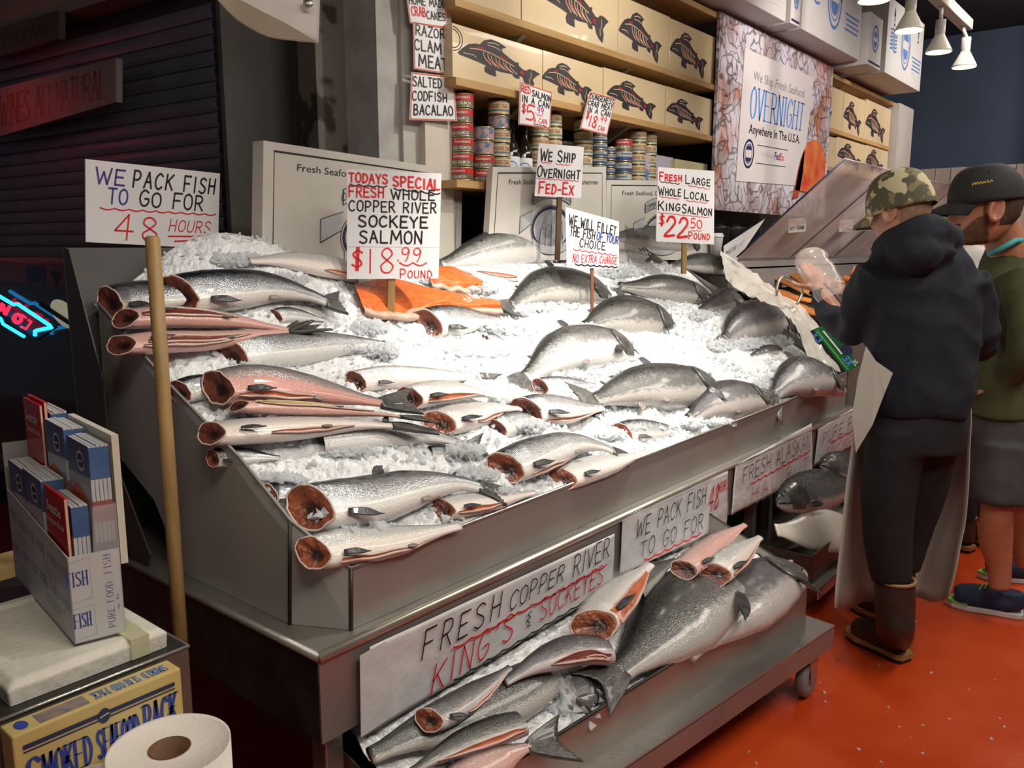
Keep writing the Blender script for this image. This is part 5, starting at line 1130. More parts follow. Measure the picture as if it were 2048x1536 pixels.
ik.text('PURE FOOD FISH', .06, .98, .52, .30, B_, .06); ik.wave(.18, .95, .46, .46, .03, 8, .03, R_); ik.text('SMOKE SALMON', .12, .98, .10, .24, R_, .06, slant=.1); ik.wave(.2, .95, .05, .05, .03, 8, .03, B_); ik.done(t)
# cardboard fish boxes standing along the back of the ice
def fish_box(pxs, p, vx, label, dep=.10, inset=.04):
    t, ik, Q, n = placard(pxs, p, vx, label, cardboard_white, dep, 'cardboard_box', 'box', 'white cardboard fish boxes behind the ice')
    a = inset; ik.line([(a, .0), (a, 1 - a * 1.6), (1 - a, 1 - a * 1.6), (1 - a, .0)], .008, B_)
    ik.type('Fresh Seafood, Direct from the Fishermen', .13, .92, .815, .055, 'ink_black')
    ik.type('Wild Salmon', .28, .62, .11, .05, 'ink_black')
    cx, cy = .49, .34
    ik.ring(cx, cy, .155, .225, .030, 'ink_navy', 2); ik.ring(cx, cy, .17, .25, .006, B_, 2); ik.disc(cx, cy, .135, .20, 'ink_emblem')
    ik.poly([(cx - .02 - .09, cy - .15), (cx - .08, cy + .05), (cx - .05, cy + .16), (cx - .02, cy + .02), (cx + .03, cy + .2), (cx + .08, cy + .05), (cx + .11, cy - .1), (cx + .04, cy - .2)], 'ink_emblem_dark', 2)
    for k in range(5): ik.line([(cx - .1 + k * .05, cy - .2), (cx - .09 + k * .045, cy + .02 * k)], .006, B_, 3)
    arc = [(cx + .23 * cos(a_), cy + .07 + .26 * sin(a_)) for a_ in np.linspace(2.35, .79, 14)]; arc2 = [(x, y + .12) for x, y in arc]
    ik.poly(arc + arc2[::-1], 'ink_ribbon', 3); ik.line(arc + arc2[::-1] + arc[:1], .006, B_, 3.5)
    for sgn in (-1, 1):
        a0 = cx + sgn * .16; ik.poly([(a0, cy + .20), (a0 + sgn * .10, cy + .13), (a0 + sgn * .10, cy - .05), (a0 + sgn * .01, cy + .05)], 'ink_ribbon', 2.5); ik.line([(a0, cy + .20), (a0 + sgn * .10, cy + .13), (a0 + sgn * .10, cy - .05), (a0 + sgn * .01, cy + .05)], .006, B_, 2.8)
    low = [(cx + .17 * cos(a_), cy - .12 + .16 * sin(a_)) for a_ in np.linspace(3.6, 5.8, 12)]; ik.poly(low + [(x, y + .09) for x, y in low[::-1]], 'ink_ribbon', 3); ik.line(low, .005, B_, 3.5)
    for wd, u0, u1, v0 in (('COPPER', -.17, -.065, .295), ('RIVER', -.045, .05, .36), ('SEAFOODS', .065, .175, .345)):
        ik.type(wd, cx + u0, cx + u1, cy + v0 - .015, .065, 'ink_black', 4, v1=cy + v0 + (.045 if u0 < -.1 else (-.065 if u0 > .05 else -.015)))
    ik.done(t, {'ink_navy': 'printed_emblem', 'ink_emblem': 'printed_emblem', 'ink_emblem_dark': 'printed_emblem', 'ink_ribbon': 'printed_ribbon'}); return t
mat('ink_emblem', (.42, .42, .43), (.34, .34, .36), 25, .5); mat('ink_emblem_dark', (.16, .17, .20), (.30, .30, .32), 40, .5); mat('ink_ribbon', (.44, .45, .48), None, 12, .5)
fish_box([(523, 560), (921, 560), (925, 342), (527, 281)], (1.55, 2.42, 1.6), 1990, 'largest white cardboard fish box standing at the left behind the ice', .05)
fish_box([(974, 520), (1212, 520), (1212, 334), (986, 334)], (2.55, 2.455, 1.6), 2600, 'white cardboard fish box behind the overnight card', .035)
fish_box([(1210, 520), (1422, 520), (1424, 362), (1213, 360)], (3.4, 2.46, 1.6), 2500, 'white cardboard fish box behind the 22.50 card', .03)
# round wooden pole standing at the left end
t = thing('wooden_pole', 'round wooden pole leaning upright in front of the left tray panel', 'pole')
a = onX(362, 1292, .90); b = onX(305, 476, .95); a = a + np.array([0, 0, 0]); 
d = (a - b); foot = b + d * ((b[2] - .005) / (b[2] - a[2]))
MB().tube([foot, b, b + nrm(b - foot) * .004], [.0165, .0165, .012], 16).build('pole', mat('pole_wood', (.34, .215, .085), (.26, .155, .055), 5, .5, stretch=(8, 8, 1), bump=.1), t, True)
# ============================================================ LOWER CART AND RIGHT-HAND BINS
cd_ = vdir(2788); cn = np.array([cd_[1], -cd_[0], 0.0])            # cn points to the customer side
if cn[1] > 0: cn = -cn
C0 = np.array([2.745, .932, 0.0])                                  # right front corner of the bin
def cw(l, d, z): return C0 - cd_ * l - cn * d + np.array([0, 0, z])   # l along to the left, d depth, z height
t = thing('ice_cart', 'low stainless wheeled cart full of whole fish under the table skirt', 'cart')
LB = 1.70; DB = .42; zb, zr_ = .245, .415
def slab4(mb, a, b, c, d, off): mb.slab([a, b, c, d], off)
mb = MB(); mb.slab([cw(LB, 0, zb), cw(0, 0, zb), cw(0, 0, zr_), cw(LB, 0, zr_ - .055)], -cn * .004)
mb.build('bin_front', mat('cart_steel', (.40, .36, .32), (.31, .275, .245), 3, .36, .75, rr=.1), t)
MB().slab([cw(0, 0, zb), cw(0, DB, zb), cw(0, DB, zr_ + .14), cw(0, 0, zr_)], cd_ * -.004).build('bin_side', MATS['cart_steel'], t)
MB().slab([cw(LB, 0, zb), cw(LB, DB, zb), cw(LB, DB, zr_), cw(LB, 0, zr_ - .055)], cd_ * .004).build('bin_side', MATS['cart_steel'], t)
MB().slab([cw(LB, DB, zb), cw(0, DB, zb), cw(0, DB, zr_ + .14), cw(LB, DB, zr_)], cn * .004).build('bin_back', MATS['cart_steel'], t)
MB().tube([cw(LB, 0, zr_ - .055), cw(0, 0, zr_), cw(0, DB, zr_ + .14)], .005, 6).build('bin_rim', steel_dark, t, True)
MB().slab([cw(LB + .05, -.075, zb - .006), cw(-.07, -.075, zb - .006), cw(-.07, DB + .05, zb - .006), cw(LB + .05, DB + .05, zb - .006)], (0, 0, .006)).build('cart_ledge', steel, t)
MB().slab([cw(LB + .05, -.075, zb - .012), cw(-.07, -.075, zb - .012), cw(-.07, -.075, .165), cw(LB + .05, -.075, .165)], -cn * .004).build('cart_skirt', MATS['floor_tinted_steel'], t)
MB().slab([cw(-.07, -.075, zb - .012), cw(-.07, DB, zb - .012), cw(-.07, DB, .165), cw(-.07, -.075, .165)], -cd_ * .004).build('cart_end', MATS['floor_tinted_steel'], t)
for l, d in ((.03, -.03), (.03, DB - .05), (LB - .06, -.03), (LB - .06, DB - .05)):
    c = cw(l, d, .0705); ax = nrm(cn * .35 + cd_ * .94)
    w = MB().lathe([(0, -.014), (.035, -.018), (.06, -.019), (.070, -.012), (.070, .012), (.06, .019), (.035, .018), (0, .014)], c, 24, axis=cn + cd_ * .15).build('caster_wheel', mat('grey_rubber', (.17, .165, .16), (.22, .21, .20), 8, .55), t, True)
    MB().lathe([(0, -.022), (.014, -.021), (.014, .021), (0, .022)], c, 12, axis=cn + cd_ * .15).build('axle', steel, w, True)
    m_ = MB()
    for sg in (-1, 1):
        o_ = cn * (.024 * sg); m_.slab([c + o_ - cd_ * .012 - np.array([0, 0, .01]), c + o_ + cd_ * .012 - np.array([0, 0, .01]), c + o_ + cd_ * .032 + np.array([0, 0, .085]), c + o_ - cd_ * .032 + np.array([0, 0, .085])], cn * .003)
    m_.slab([c + cn * -.024 + cd_ * -.032 + np.array([0, 0, .085]), c + cn * .027 + cd_ * -.032 + np.array([0, 0, .085]), c + cn * .027 + cd_ * .032 + np.array([0, 0, .085]), c + cn * -.024 + cd_ * .032 + np.array([0, 0, .085])], (0, 0, .016))
    m_.build('caster_fork', steel, t)
def heap(X, Y):
    d = (np.array([X, Y, 0]) - C0); l = -(d @ cd_); dp = -(d @ cn)
    return min(.33 + .02 * sst(1.6, .2, l) + .50 * max(-.02, dp), .45)
V = []; nx, ny = 150, 40
for j in range(ny + 1):
    for i in range(nx + 1):
        p = cw(.01 + (LB - .02) * i / nx, .006 + (DB - .012) * j / ny, 0); z = heap(p[0], p[1]); z = min(z, .62); n2 = noise.noise(Vector((p[0] * 36, p[1] * 36, 2))); v_, _ = noise.voronoi(Vector((p[0] * 58, p[1] * 58, 1)))
        V.append((p[0], p[1], z + .012 * n2 + .014 * (.45 - v_[0])))
k = nx + 1
tag(mesh('cart_ice', V, [(j * k + i, j * k + i + 1, (j + 1) * k + i + 1, (j + 1) * k + i) for j in range(ny) for i in range(nx)], ice_m), 'crushed ice under the fish in the low wheeled cart', 'ice', kind='stuff')
pts = []
rnd = random.Random(9)
for _ in range(260):
    p = hit(rnd.gauss(1150, 30), rnd.gauss(1390, 22), 0, heap); pts.append(p + np.array([0, 0, rnd.uniform(0, .03)]))
chips('cart_ice_chips', pts, 'clumps of melting ice piled in the middle of the low cart', (.008, .018))
CG = 'whole and gutted fish in the low cart'
K = dict(shape='king', fn=heap, group=CG, name='king_salmon'); Sx = dict(fn=heap, group=CG, name='sockeye_salmon')
fish([(1445, 1165), (1400, 1195), (1345, 1245), (1290, 1300), (1235, 1345)], 92, 'largest dark grey king sprawled across the middle of the low cart', skin='king_salmon_skin', lift=.05, tilt=.6, fins='p', tail=(1180, 1385), tspread=.6, roll=14, eye=False, gill=False, mouth=False, tr=.45, pect=(.8, .5), **{**K, 'shape': 'nohead'}, cut=False)
fish([(1606, 1140), (1545, 1160), (1480, 1205), (1420, 1260), (1370, 1310)], 74, 'smooth grey king hanging over the right front rim of the low cart', skin='mauve_king_skin', lift=.04, tilt=.6, fins='p', roll=20, tr=.45, pect=(.1, 1.0), gill=True, **K)
fish([(1090, 1350), (1020, 1392), (930, 1432), (830, 1470), (740, 1512)], 62, 'big olive grey king stretched along the left part of the low cart', skin='king_salmon_skin', lift=.04, tilt=.6, fins='', roll=8, eye=False, gill=False, mouth=False, tr=.5, **{**K, 'shape': 'nohead'}, cut=False)
fish([(1215, 1300), (1150, 1300), (1080, 1325), (1010, 1365)], 36, 'gutted salmon with a red open belly below the end of the long paper sign', skin='mauve_king_skin', roll=26, slit=[(.04, .62, 140, 20, slit_d), (.05, .3, 150, 8, so)], fins='', lift=.10, tilt=.7, flip=False, cut=False, **Sx)
fish([(850, 1440), (900, 1420), (970, 1375), (1020, 1335)], 30, 'headless grey salmon under the long paper sign, cut end to the left', skin='mauve_king_skin', roll=20, slit=[(.35, .9, 150, 9, sp_)], fins='p', lift=.09, tilt=.7, cut=cut_o, pect=(.9, .4), **Sx)
fish([(1180, 1255), (1215, 1215), (1260, 1170), (1300, 1130)], 42, 'gutted salmon with a broad orange belly opening right of the long paper sign', skin='pale_salmon_skin', roll=30, slit=[(.03, .85, 140, 26, so, .7)], fins='p', lift=.11, tilt=.8, cut=cut_o, **Sx)
fish([(1362, 1140), (1405, 1110), (1450, 1075), (1490, 1050)], 26, 'small pink gutted salmon under the right end of the short paper sign', skin='rosy_salmon_skin', roll=20, slit=[(.05, .9, 152, 9, sp_)], fins='p', lift=.12, tilt=.8, cut=cut_m, **Sx)
fish([(1425, 1150), (1455, 1125), (1490, 1098), (1520, 1075)], 31, 'short gutted salmon with ragged orange cut resting on the two big kings', skin='pale_salmon_skin', roll=18, slit=[(.05, .9, 150, 10, so)], fins='p', lift=.13, tilt=.8, cut=cut_o, **Sx)
fish([(1040, 1445), (980, 1465), (900, 1500), (820, 1545)], 34, 'gutted salmon with an orange slit at the bottom edge of the photo', skin='king_salmon_skin', roll=30, slit=[(.03, .8, 148, 14, so)], fins='', lift=.08, tilt=.7, cut=False, **Sx)
fish([(900, 1570), (960, 1540), (1020, 1510), (1060, 1492)], 40, 'pinkish fish with a fanned dark tail over the cart rim at bottom', skin='rosy_salmon_skin', roll=10, fins='', lift=.06, tilt=.7, tail=(1140, 1475), tspread=1.5, fork=.2, cut=False, **{**K, 'shape': 'nohead'})
fish([(1180, 1425), (1165, 1390), (1150, 1350), (1130, 1320)], 34, 'dark fish head poking through ice in the middle of the low cart', skin='dark_king_skin', fins='', lift=.02, tilt=.4, **K)
fish([(1270, 1180), (1300, 1150), (1350, 1120)], 24, 'grey salmon tucked behind the short paper sign in the low cart', skin='king_salmon_skin', fins='', lift=.09, tilt=.6, cut=False, **Sx)
# right bin behind the worker
t = thing('fish_bin', 'dark steel fish bin under the table right end behind the apron', 'bin')
bx0 = onY(1628, 1110, 1.12)[0]; bz1 = onY(1628, 1110, 1.12)[2]; bz0 = bz1 - .13
MB().box((bx0, 1.12, bz0), (4.55, 1.126, bz1)).build('front', mat('bin_dark_steel', (.07, .06, .055), (.10, .085, .08), 4, .4, .5), t)
MB().box((bx0, 1.126, bz0), (bx0 + .005, 2.1, bz1 - .01)).build('side', MATS['bin_dark_steel'], t); MB().box((4.545, 1.126, bz0), (4.55, 2.1, bz1)).build('side', MATS['bin_dark_steel'], t)
MB().box((bx0 - .03, 1.08, bz0 - .012), (4.6, 2.1, bz0)).build('shelf_plate', steel_dull, t); MB().box((bx0 - .03, 1.08, bz0 - .05), (4.6, 1.086, bz0 - .012)).build('shelf_lip', steel, t)
MB().box((bx0, 1.15, 0), (4.55, 1.16, bz0 - .05)).build('kick_panel', MATS['floor_tinted_steel'], t)
def heap2(X, Y): return bz1 - .03 + .42 * (Y - 1.12)
fish([(1700, 1062), (1650, 1060), (1600, 1066), (1552, 1060)], 48, 'broad white-bellied flatfish in the bin behind the apron', shape='nohead', skin='halibut_belly_skin', fins='', lift=.03, tilt=.5, fn=heap2, cut=False, name='halibut', group=None, tr=.3)
fish([(1553, 1008), (1610, 985), (1670, 975), (1730, 980)], 42, 'dark-headed king lying on the white-bellied flatfish', shape='king', skin='dark_king_skin', fins='p', lift=.14, tilt=.7, fn=heap2, group='fish in the bin behind the apron')
fish([(1640, 930), (1690, 935), (1750, 945)], 32, 'dark fish hidden below the rightmost paper sign', shape='king', skin='dark_king_skin', fins='', lift=.2, tilt=.7, fn=heap2, group='fish in the bin behind the apron')
t = thing('support_posts', 'pair of grey steel posts under the table between the cart and the bin', 'post')
for px in (1508, 1540):
    q = onY(px, 1050, 1.42); MB().box((q[0] - .02, 1.42, 0), (q[0] + .02, 1.46, .47)).build('post', MATS['leg_steel'], t)
# ---- plastic sheet over the right end of the tray
t = thing('plastic_sheet', 'crumpled milky plastic sheet draped over the right end of the ice tray', 'plastic sheet')
tp = catmull([(1446, 500), (1480, 545), (1530, 590), (1590, 625), (1640, 680), (1668, 735)], 40); bt = catmull([(1452, 560), (1490, 590), (1545, 610), (1590, 650), (1610, 700), (1640, 740)], 40)
tp = catmull([(1440, 498), (1500, 540), (1560, 585), (1612, 620), (1660, 690), (1690, 740)], 40); V = []; m = 14
for j in range(m):
    w = j / (m - 1)
    for i in range(40):
        x, y = tp[i] * (1 - w) + bt[i] * w; u = i / 39
        base = onX(x, y, 4.50) if True else 0
        yv = 2.25 - (2.25 - 1.42) * u; p = onX(x, y, 4.50 - .28 * w); p[2] += .02 * noise.noise(Vector((i * .55, j * .5, 1))); p[0] += .03 * noise.noise(Vector((i * .5, j * .8, 7))); V.append(p)
mesh('film', V, [(j * 40 + i, j * 40 + i + 1, (j + 1) * 40 + i + 1, (j + 1) * 40 + i) for j in range(m - 1) for i in range(39)], mat('milky_plastic', (.74, .70, .64), (.66, .61, .54), 6, .18, alpha=.82, bump=.5, bscale=14, coat=.6), t, True)
# green glove box
t = thing('glove_box', 'green cardboard glove box with blue X3 marks wedged at the right tray corner', 'box')
a, b, c, d = [onX(x, y, 4.46) for x, y in [(1668, 745), (1720, 735), (1664, 660), (1612, 672)]]
ft = nrm(np.cross(b - a, d - a)); 
if ft @ (CP - a) < 0: ft = -ft
a, b, c, d = [onP(x, y, onX(1665, 700, 4.44), nrm(CP - np.array([4.44, 1.5, 1.0])) + np.array([0, -.4, .0])) for x, y in [(1682, 752), (1721, 730), (1652, 648), (1615, 664)]]
MB().slab([a, b, c, d], -nrm(CP - a) * .10).build('carton', mat('green_carton', (.012, .11, .035), (.02, .16, .05), 5, .35), t)
ik = Ink([a, b, c, d]); 
if ik.n @ (CP - a) < 0: ik.n = -ik.n
ik = Ink([d, a, b, c]); 
if ik.n @ (CP - a) < 0: ik.n = -ik.n
ik.rect(.0, .0, 1, .30, 'ink_black', .5); ik.rect(.0, .40, 1, .50, 'ink_bright_green', .8) if 'ink_bright_green' in MATS else None
mat('ink_bright_green', (.10, .42, .08), None, 8, .4); ik.rect(.05, .38, .97, .47, 'ink_bright_green', .8)
ik.text('X3', .08, .26, .08, .26, 'ink_sky_blue', .2, jit=0); ik.text('3X', .72, .90, .52, .30, 'ink_sky_blue', .2, jit=0); ik.rect(.1, .62, .65, .70, 'ink_white'); ik.disc(.62, .95, .12, .25, 'ink_navy', 1.4); ik.text('XL', .86, .98, .80, .18, 'ink_white', .2, jit=0); ik.done(t)
# ---- smoked fish case further right, with the slanted guard
XG0, YG0, ZG0, YG1, ZG1 = 4.58, 2.08, 1.50, 1.50, 2.02
t = thing('seafood_case', 'stainless refrigerated seafood case at the right with ice bed and black back ledge', 'case')
MB().box((4.62, 1.42, 0), (7.4, 2.12, 1.06)).build('case_body', steel_dull, t); MB().slab([(4.62, 1.42, 1.06), (7.4, 1.42, 1.06), (7.4, 2.12, 1.30), (4.62, 2.12, 1.30)], (0, 0, .01)).build('display_deck', black_plastic, t)
MB().box((4.6, 2.06, 1.30), (7.4, 2.14, 1.44)).build('back_ledge', mat('pale_ledge', (.38, .36, .36), None, 4, .4), t)
t = thing('sneeze_guard', 'row of slanted clear plastic guard panels over the seafood case', 'guard')
glassy = mat('hazy_clear_acrylic', (.86, .80, .80), (.58, .45, .42), 2.4, .2, detail=6)
nt = glassy.node_tree; N_g = nt.nodes; b_ = N_g['Principled BSDF']; cs = b_.inputs['Base Color'].links[0].from_socket
tl = N_g.new('ShaderNodeBsdfTranslucent'); nt.links.new(cs, tl.inputs[0]); tp_g = N_g.new('ShaderNodeBsdfTransparent'); a1 = N_g.new('ShaderNodeMixShader'); a1.inputs[0].default_value = .6; a2 = N_g.new('ShaderNodeMixShader'); a2.inputs[0].default_value = .48
nt.links.new(b_.outputs[0], a1.inputs[1]); nt.links.new(tl.outputs[0], a1.inputs[2]); nt.links.new(a1.outputs[0], a2.inputs[1]); nt.links.new(tp_g.outputs[0], a2.inputs[2]); nt.links.new(a2.outputs[0], N_g['Material Output'].inputs[0])
xs = [4.58, 5.42, 6.28, 7.2]
for i in range(3):
    P4 = [(xs[i], YG0, ZG0), (xs[i + 1] - .015, YG0, ZG0), (xs[i + 1] - .015, YG1, ZG1), (xs[i], YG1, ZG1)]
    MB().slab(P4, (0, -.004, -.004)).build('guard_panel', glassy, t)
    for q in (0, 1): MB().tube([P4[0 if q == 0 else 1], P4[3 if q == 0 else 2]], .0055, 6).build('panel_edge', mat('navy_edge', (.02, .025, .07), None, 5, .3), t, True)
    MB().tube([P4[3], P4[2]], .004, 6).build('panel_edge', mat('pale_edge', (.35, .33, .36), None, 5, .3), t, True)
MB().box((4.58, YG0 - .02, 1.43), (7.2, YG0 + .03, 1.475)).build('guard_rail', MATS['pale_ledge'], t)
nG = nrm(np.cross([1, 0, 0], [0, YG1 - YG0, ZG1 - ZG0]))
for px_, lab, rows in (([(1577, 466), (1611, 463), (1613, 435), (1578, 438)], 'small red and black price card on the first guard panel', [('FRESH', .06, .42, .62, .26, R_), ('WILD', .5, .94, .62, .26, BL), ('SPOT PRAWN', .06, .88, .18, .28, B_)]),
                       ([(1678, 464), (1704, 462), (1706, 439), (1680, 441)], 'small red and black price card on the second guard panel', [('FRESH', .08, .4, .68, .2, R_), ('BAIRDI', .5, .9, .68, .2, B_), ('SNOW CRAB', .06, .9, .40, .2, B_), ('CLAW', .2, .8, .1, .22, B_)]),
                       ([(1720, 462), (1745, 460), (1746, 437), (1723, 439)], 'small price card taped to the third guard panel by the camouflage cap', [('FRESH', .05, .45, .6, .28, R_), ('KING', .52, .92, .6, .28, 'ink_brown'), ('AND CRAB', .1, .9, .2, .26, B_)])):
    pc = onP(px_[0][0] + 17, px_[0][1], (4.58, YG0, ZG0), nG); pc = pc + nrm(CP - pc) * .14
    t, ik, Q, n = placard(px_, pc, 3000, lab, MATS.get('small_card') or mat('small_card', (.60, .57, .53), None, 5, .5), .002, 'price_card', 'card', 'small price cards on the guard panels')
    for r in rows: ik.text(*r, .13)
    ik.done(t)
SM = mat('smoked_salmon_meat', (.62, .22, .035), (.48, .13, .025), 9, .4, bump=.4, bscale=40, coat=.3)
SMS = mat('smoked_salmon_crust', (.34, .13, .03), (.45, .19, .05), 9, .4, bump=.4, bscale=40)
def deck(X, Y): return 1.075 + .343 * (Y - 1.42)

for i, (a_, b_, w_, th_, lab) in enumerate((((1605, 524), (1690, 588), .075, .09, 'brown smoked fillet lying highest beside the plastic-bagged hand'), ((1575, 545), (1660, 596), .07, .07, 'dark smoked fillet second from the top'), ((1545, 556), (1640, 592), .07, .055, 'smoked fillet behind the bent metal handle'),
                                 ((1510, 566), (1622, 602), .085, .04, 'bright orange smoked fillet under the metal handle'), ((1560, 592), (1660, 640), .09, .03, 'orange smoked fillet nearest the worker sleeve'))):
    t = thing('smoked_fillet', lab, 'fillet', 'smoked fillets in the right-hand case')
    P0, P1 = hit(*a_, th_, deck), hit(*b_, th_, deck); P0[0] = max(P0[0], 4.66); ax1 = P1 - P0; sx = nrm(np.cross(ax1, [0, -.3, 1.0])); nz_ = nrm(np.cross(sx, ax1)); nz_ = nz_ if nz_[2] > 0 else -nz_
    V = []; n_ = 26; m_ = 9
    for sd in (1, -1):
        for q in range(n_):
            u = q / (n_ - 1); hw2 = w_ * (.35 + .65 * sin(pi * min(1, u * .8 + .15)) ** .7) * (1 + .12 * noise.noise(Vector((u * 7, i, 0))))
            for k in range(m_):
                v = -1 + 2 * k / (m_ - 1); V.append(P0 + ax1 * u + sx * hw2 * v + nz_ * (sd * .014 * sqrt(max(.02, 1 - v * v)) + .008 * noise.noise(Vector((u * 6, v * 2, i))) + .010 * sin(u * 3 + i)))
    g_ = n_ * m_; Fc = []
    for sd in (0, 1):
        for q in range(n_ - 1):
            for k in range(m_ - 1):
                f_ = [sd * g_ + q * m_ + k, sd * g_ + q * m_ + k + 1, sd * g_ + (q + 1) * m_ + k + 1, sd * g_ + (q + 1) * m_ + k]; Fc.append(f_ if sd == 0 else f_[::-1])
    ed = [k for k in range(m_)] + [q * m_ + m_ - 1 for q in range(1, n_)] + [(n_ - 1) * m_ + k for k in range(m_ - 2, -1, -1)] + [q * m_ for q in range(n_ - 2, 0, -1)]
    for a2, b2 in zip(ed, ed[1:] + ed[:1]): Fc.append((a2, b2, b2 + g_, a2 + g_))
    mesh('meat', V, Fc, SM if i in (3, 4) else SMS, t, True)
t = thing('wire_handle', 'bent metal tray handle standing over the orange smoked fillets', 'handle')
h3 = [onY(x, y, 1.62) for x, y in [(1552, 592), (1556, 566), (1562, 556), (1570, 554), (1596, 568), (1603, 577), (1604, 588), (1594, 608)]]
MB().tube(catmull(h3, 20), .0075, 8).build('handle', mat('handle_steel', (.55, .52, .46), None, 6, .3, .8), t, True)
t = thing('crab_legs', 'pile of orange red crab legs in the case beside the navy sleeve', 'crab')
rnd = random.Random(4); base = onX(1688, 570, 5.35)
for k in range(12):
    a = base + np.array([rnd.uniform(-.12, .25), rnd.uniform(-.06, .08), rnd.uniform(-.02, .05)]); d = nrm([rnd.uniform(-1, .6), rnd.uniform(-.6, .6), rnd.uniform(-.15, .45)]); e = nrm(d + np.array([.5, -.5, -.3]))
    MB().tube([a, a + d * .05, a + d * .065 + e * .015, a + d * .06 + e * .09], [.022, .017, .015, .005], 8).build('leg', mat('cooked_crab_shell', (.55, .10, .025), (.62, .26, .07), 8, .3, bump=.2, coat=.4), t, True)
# coffee cup and paper scrap behind the tray
t = thing('paper_cup', 'white lidded paper coffee cup standing behind the 22.50 card', 'cup')
c = onY(1431, 515, 2.36); MB().lathe([(0, 0), (.032, 0), (.043, .13)], c, 24).build('cup', mat('white_paper_cup', (.62, .61, .60), None, 5, .5), t, True)
MB().lathe([(.047, .128), (.047, .138), (.042, .142), (.040, .152), (0, .152)], c, 24).build('lid', mat('cup_lid', (.66, .65, .64), None, 5, .35), t, True)
t, ik, Q, n = placard([(1448, 528), (1468, 530), (1530, 438), (1448, 492)], (4.55, 2.2, 1.5), 2000, 'white lettered paper scrap tilted behind the first guard panel', name='paper_scrap')
ik.text('NON F', .06, .62, .45, .2, B_, .1, slant=.1); ik.done(t)
# ============================================================ LEFT FOREGROUND
ZT_ = .80
t = thing('side_stand', 'low stainless stand at the lower left corner carrying the brochures', 'stand')
c1 = onZ(376, 1291, ZT_); c2 = onZ(0, 1421, ZT_)
x1, y0 = c1[0], c1[1]
MB().box((x1 - .42, y0, ZT_ - .004), (x1, y0 + .62, ZT_)).build('stand_top', steel_dark, t)
MB().tube([(x1 - .42, y0, ZT_ - .002), (x1, y0, ZT_ - .002), (x1, y0 + .62, ZT_ - .002)], .004, 8).build('edge', steel, t, True)
MB().box((x1 - .42, y0, .55), (x1, y0 + .004, ZT_ - .004)).build('front_face', mat('smeared_steel', (.24, .22, .18), (.16, .145, .12), 5, .4, .6), t)
MB().box((x1 - .005, y0 + .004, .0), (x1, y0 + .62, ZT_ - .004)).build('side_face', mat('brownish_steel', (.12, .10, .09), None, 4, .4, .5), t)
MB().box((x1 - .42, y0 - .24, .44), (x1 - .02, y0, .455)).build('lower_shelf', steel_dark, t)
for q in ((x1 - .42, y0 - .24), (x1 - .05, y0 - .24)): MB().box((q[0], q[1], 0), (q[0] + .03, q[1] + .03, .44)).build('leg', MATS['leg_steel'], t)
foam = mat('styrofoam', (.66, .63, .56), (.58, .54, .46), 7, .55, bump=.25, bscale=60)
t = thing('foam_lid', 'white styrofoam box lid taped to the stand under the brochure holder', 'lid')
P = [onZ(x, y, ZT_ + .008) for x, y in [(78, 1380), (322, 1296), (318, 1262), (225, 1165), (60, 1130), (-60, 1180), (-40, 1270)]]
lx0, lx1, ly0, ly1 = x1 - .30, x1 - .028, y0 + .025, y0 + .40
mb = MB(); ring = lambda i, z: [(lx0 + i, ly0 + i, z), (lx1 - i, ly0 + i, z), (lx1 - i, ly1 - i, z), (lx0 + i, ly1 - i, z)]
R_s = [ring(0, ZT_ + .001), ring(-.002, ZT_ + .03), ring(.012, ZT_ + .040), ring(.03, ZT_ + .040), ring(.04, ZT_ + .034)]
vv = sum(R_s, []); ff = [(4 * i + k, 4 * i + (k + 1) % 4, 4 * i + 4 + (k + 1) % 4, 4 * i + 4 + k) for i in range(4) for k in range(4)] + [(16, 17, 18, 19)]
mb.add(vv, ff); mb.build('lid', foam, t, False, .004)
MB().box((lx1 - .07, ly0 - .004, ZT_ + .002), (lx1 - .035, ly0 + .30, ZT_ + .0415)).build('tape', mat('yellowed_tape', (.52, .52, .26), (.60, .58, .42), 8, .25, alpha=.75), t)
# brochure holder
hz = ZT_ + .0405
a, b = onZ(150, 1289, hz), onZ(254, 1267, hz); c = onZ(31, 1152, hz)
fy = nrm(c - a); fx = nrm(np.array([fy[1], -fy[0], 0])); fx = nrm(fx * .5 + nrm(b - a) * .5); wdt = np.linalg.norm(b - a); dep = np.linalg.norm(c - a); print('holder', wdt, dep, fx @ fy)
o0 = a
def hp(u, v, z): return o0 + fx * u + fy * v + np.array([0, 0, z])
t = thing('brochure_holder', 'clear acrylic brochure holder with printed paper sides on the foam lid', 'holder')
hold = mat('holder_plastic', (.62, .61, .60), (.54, .53, .53), 4, .15, alpha=.30, coat=.5); hp_paper = mat('holder_paper', (.56, .55, .55), (.50, .49, .49), 4, .45)
MB().slab([hp(0, 0, 0), hp(wdt, 0, 0), hp(wdt, 0, .165), hp(0, 0, .165)], fy * .002).build('front_panel', hp_paper, t)
MB().slab([hp(0, 0, 0), hp(0, dep, 0), hp(0, dep, .20), hp(0, 0, .165)], fx * .002).build('left_panel', hp_paper, t)
MB().slab([hp(wdt, 0, 0), hp(wdt, dep, 0), hp(wdt, dep, .25), hp(wdt, 0, .25)], fx * -.002).build('right_panel', hold, t)
MB().slab([hp(0, dep, 0), hp(wdt, dep, 0), hp(wdt, dep, .30), hp(0, dep, .30)], fy * -.002).build('back_panel', hold, t)
MB().slab([hp(0, 0, 0), hp(wdt, 0, 0), hp(wdt, dep, 0), hp(0, dep, 0)], (0, 0, .002)).build('base', hold, t)
MB().slab([hp(wdt * .5, 0, .165), hp(wdt, 0, .165), hp(wdt, 0, .25), hp(wdt * .55, 0, .25)], fy * .002).build('front_window', hold, t)
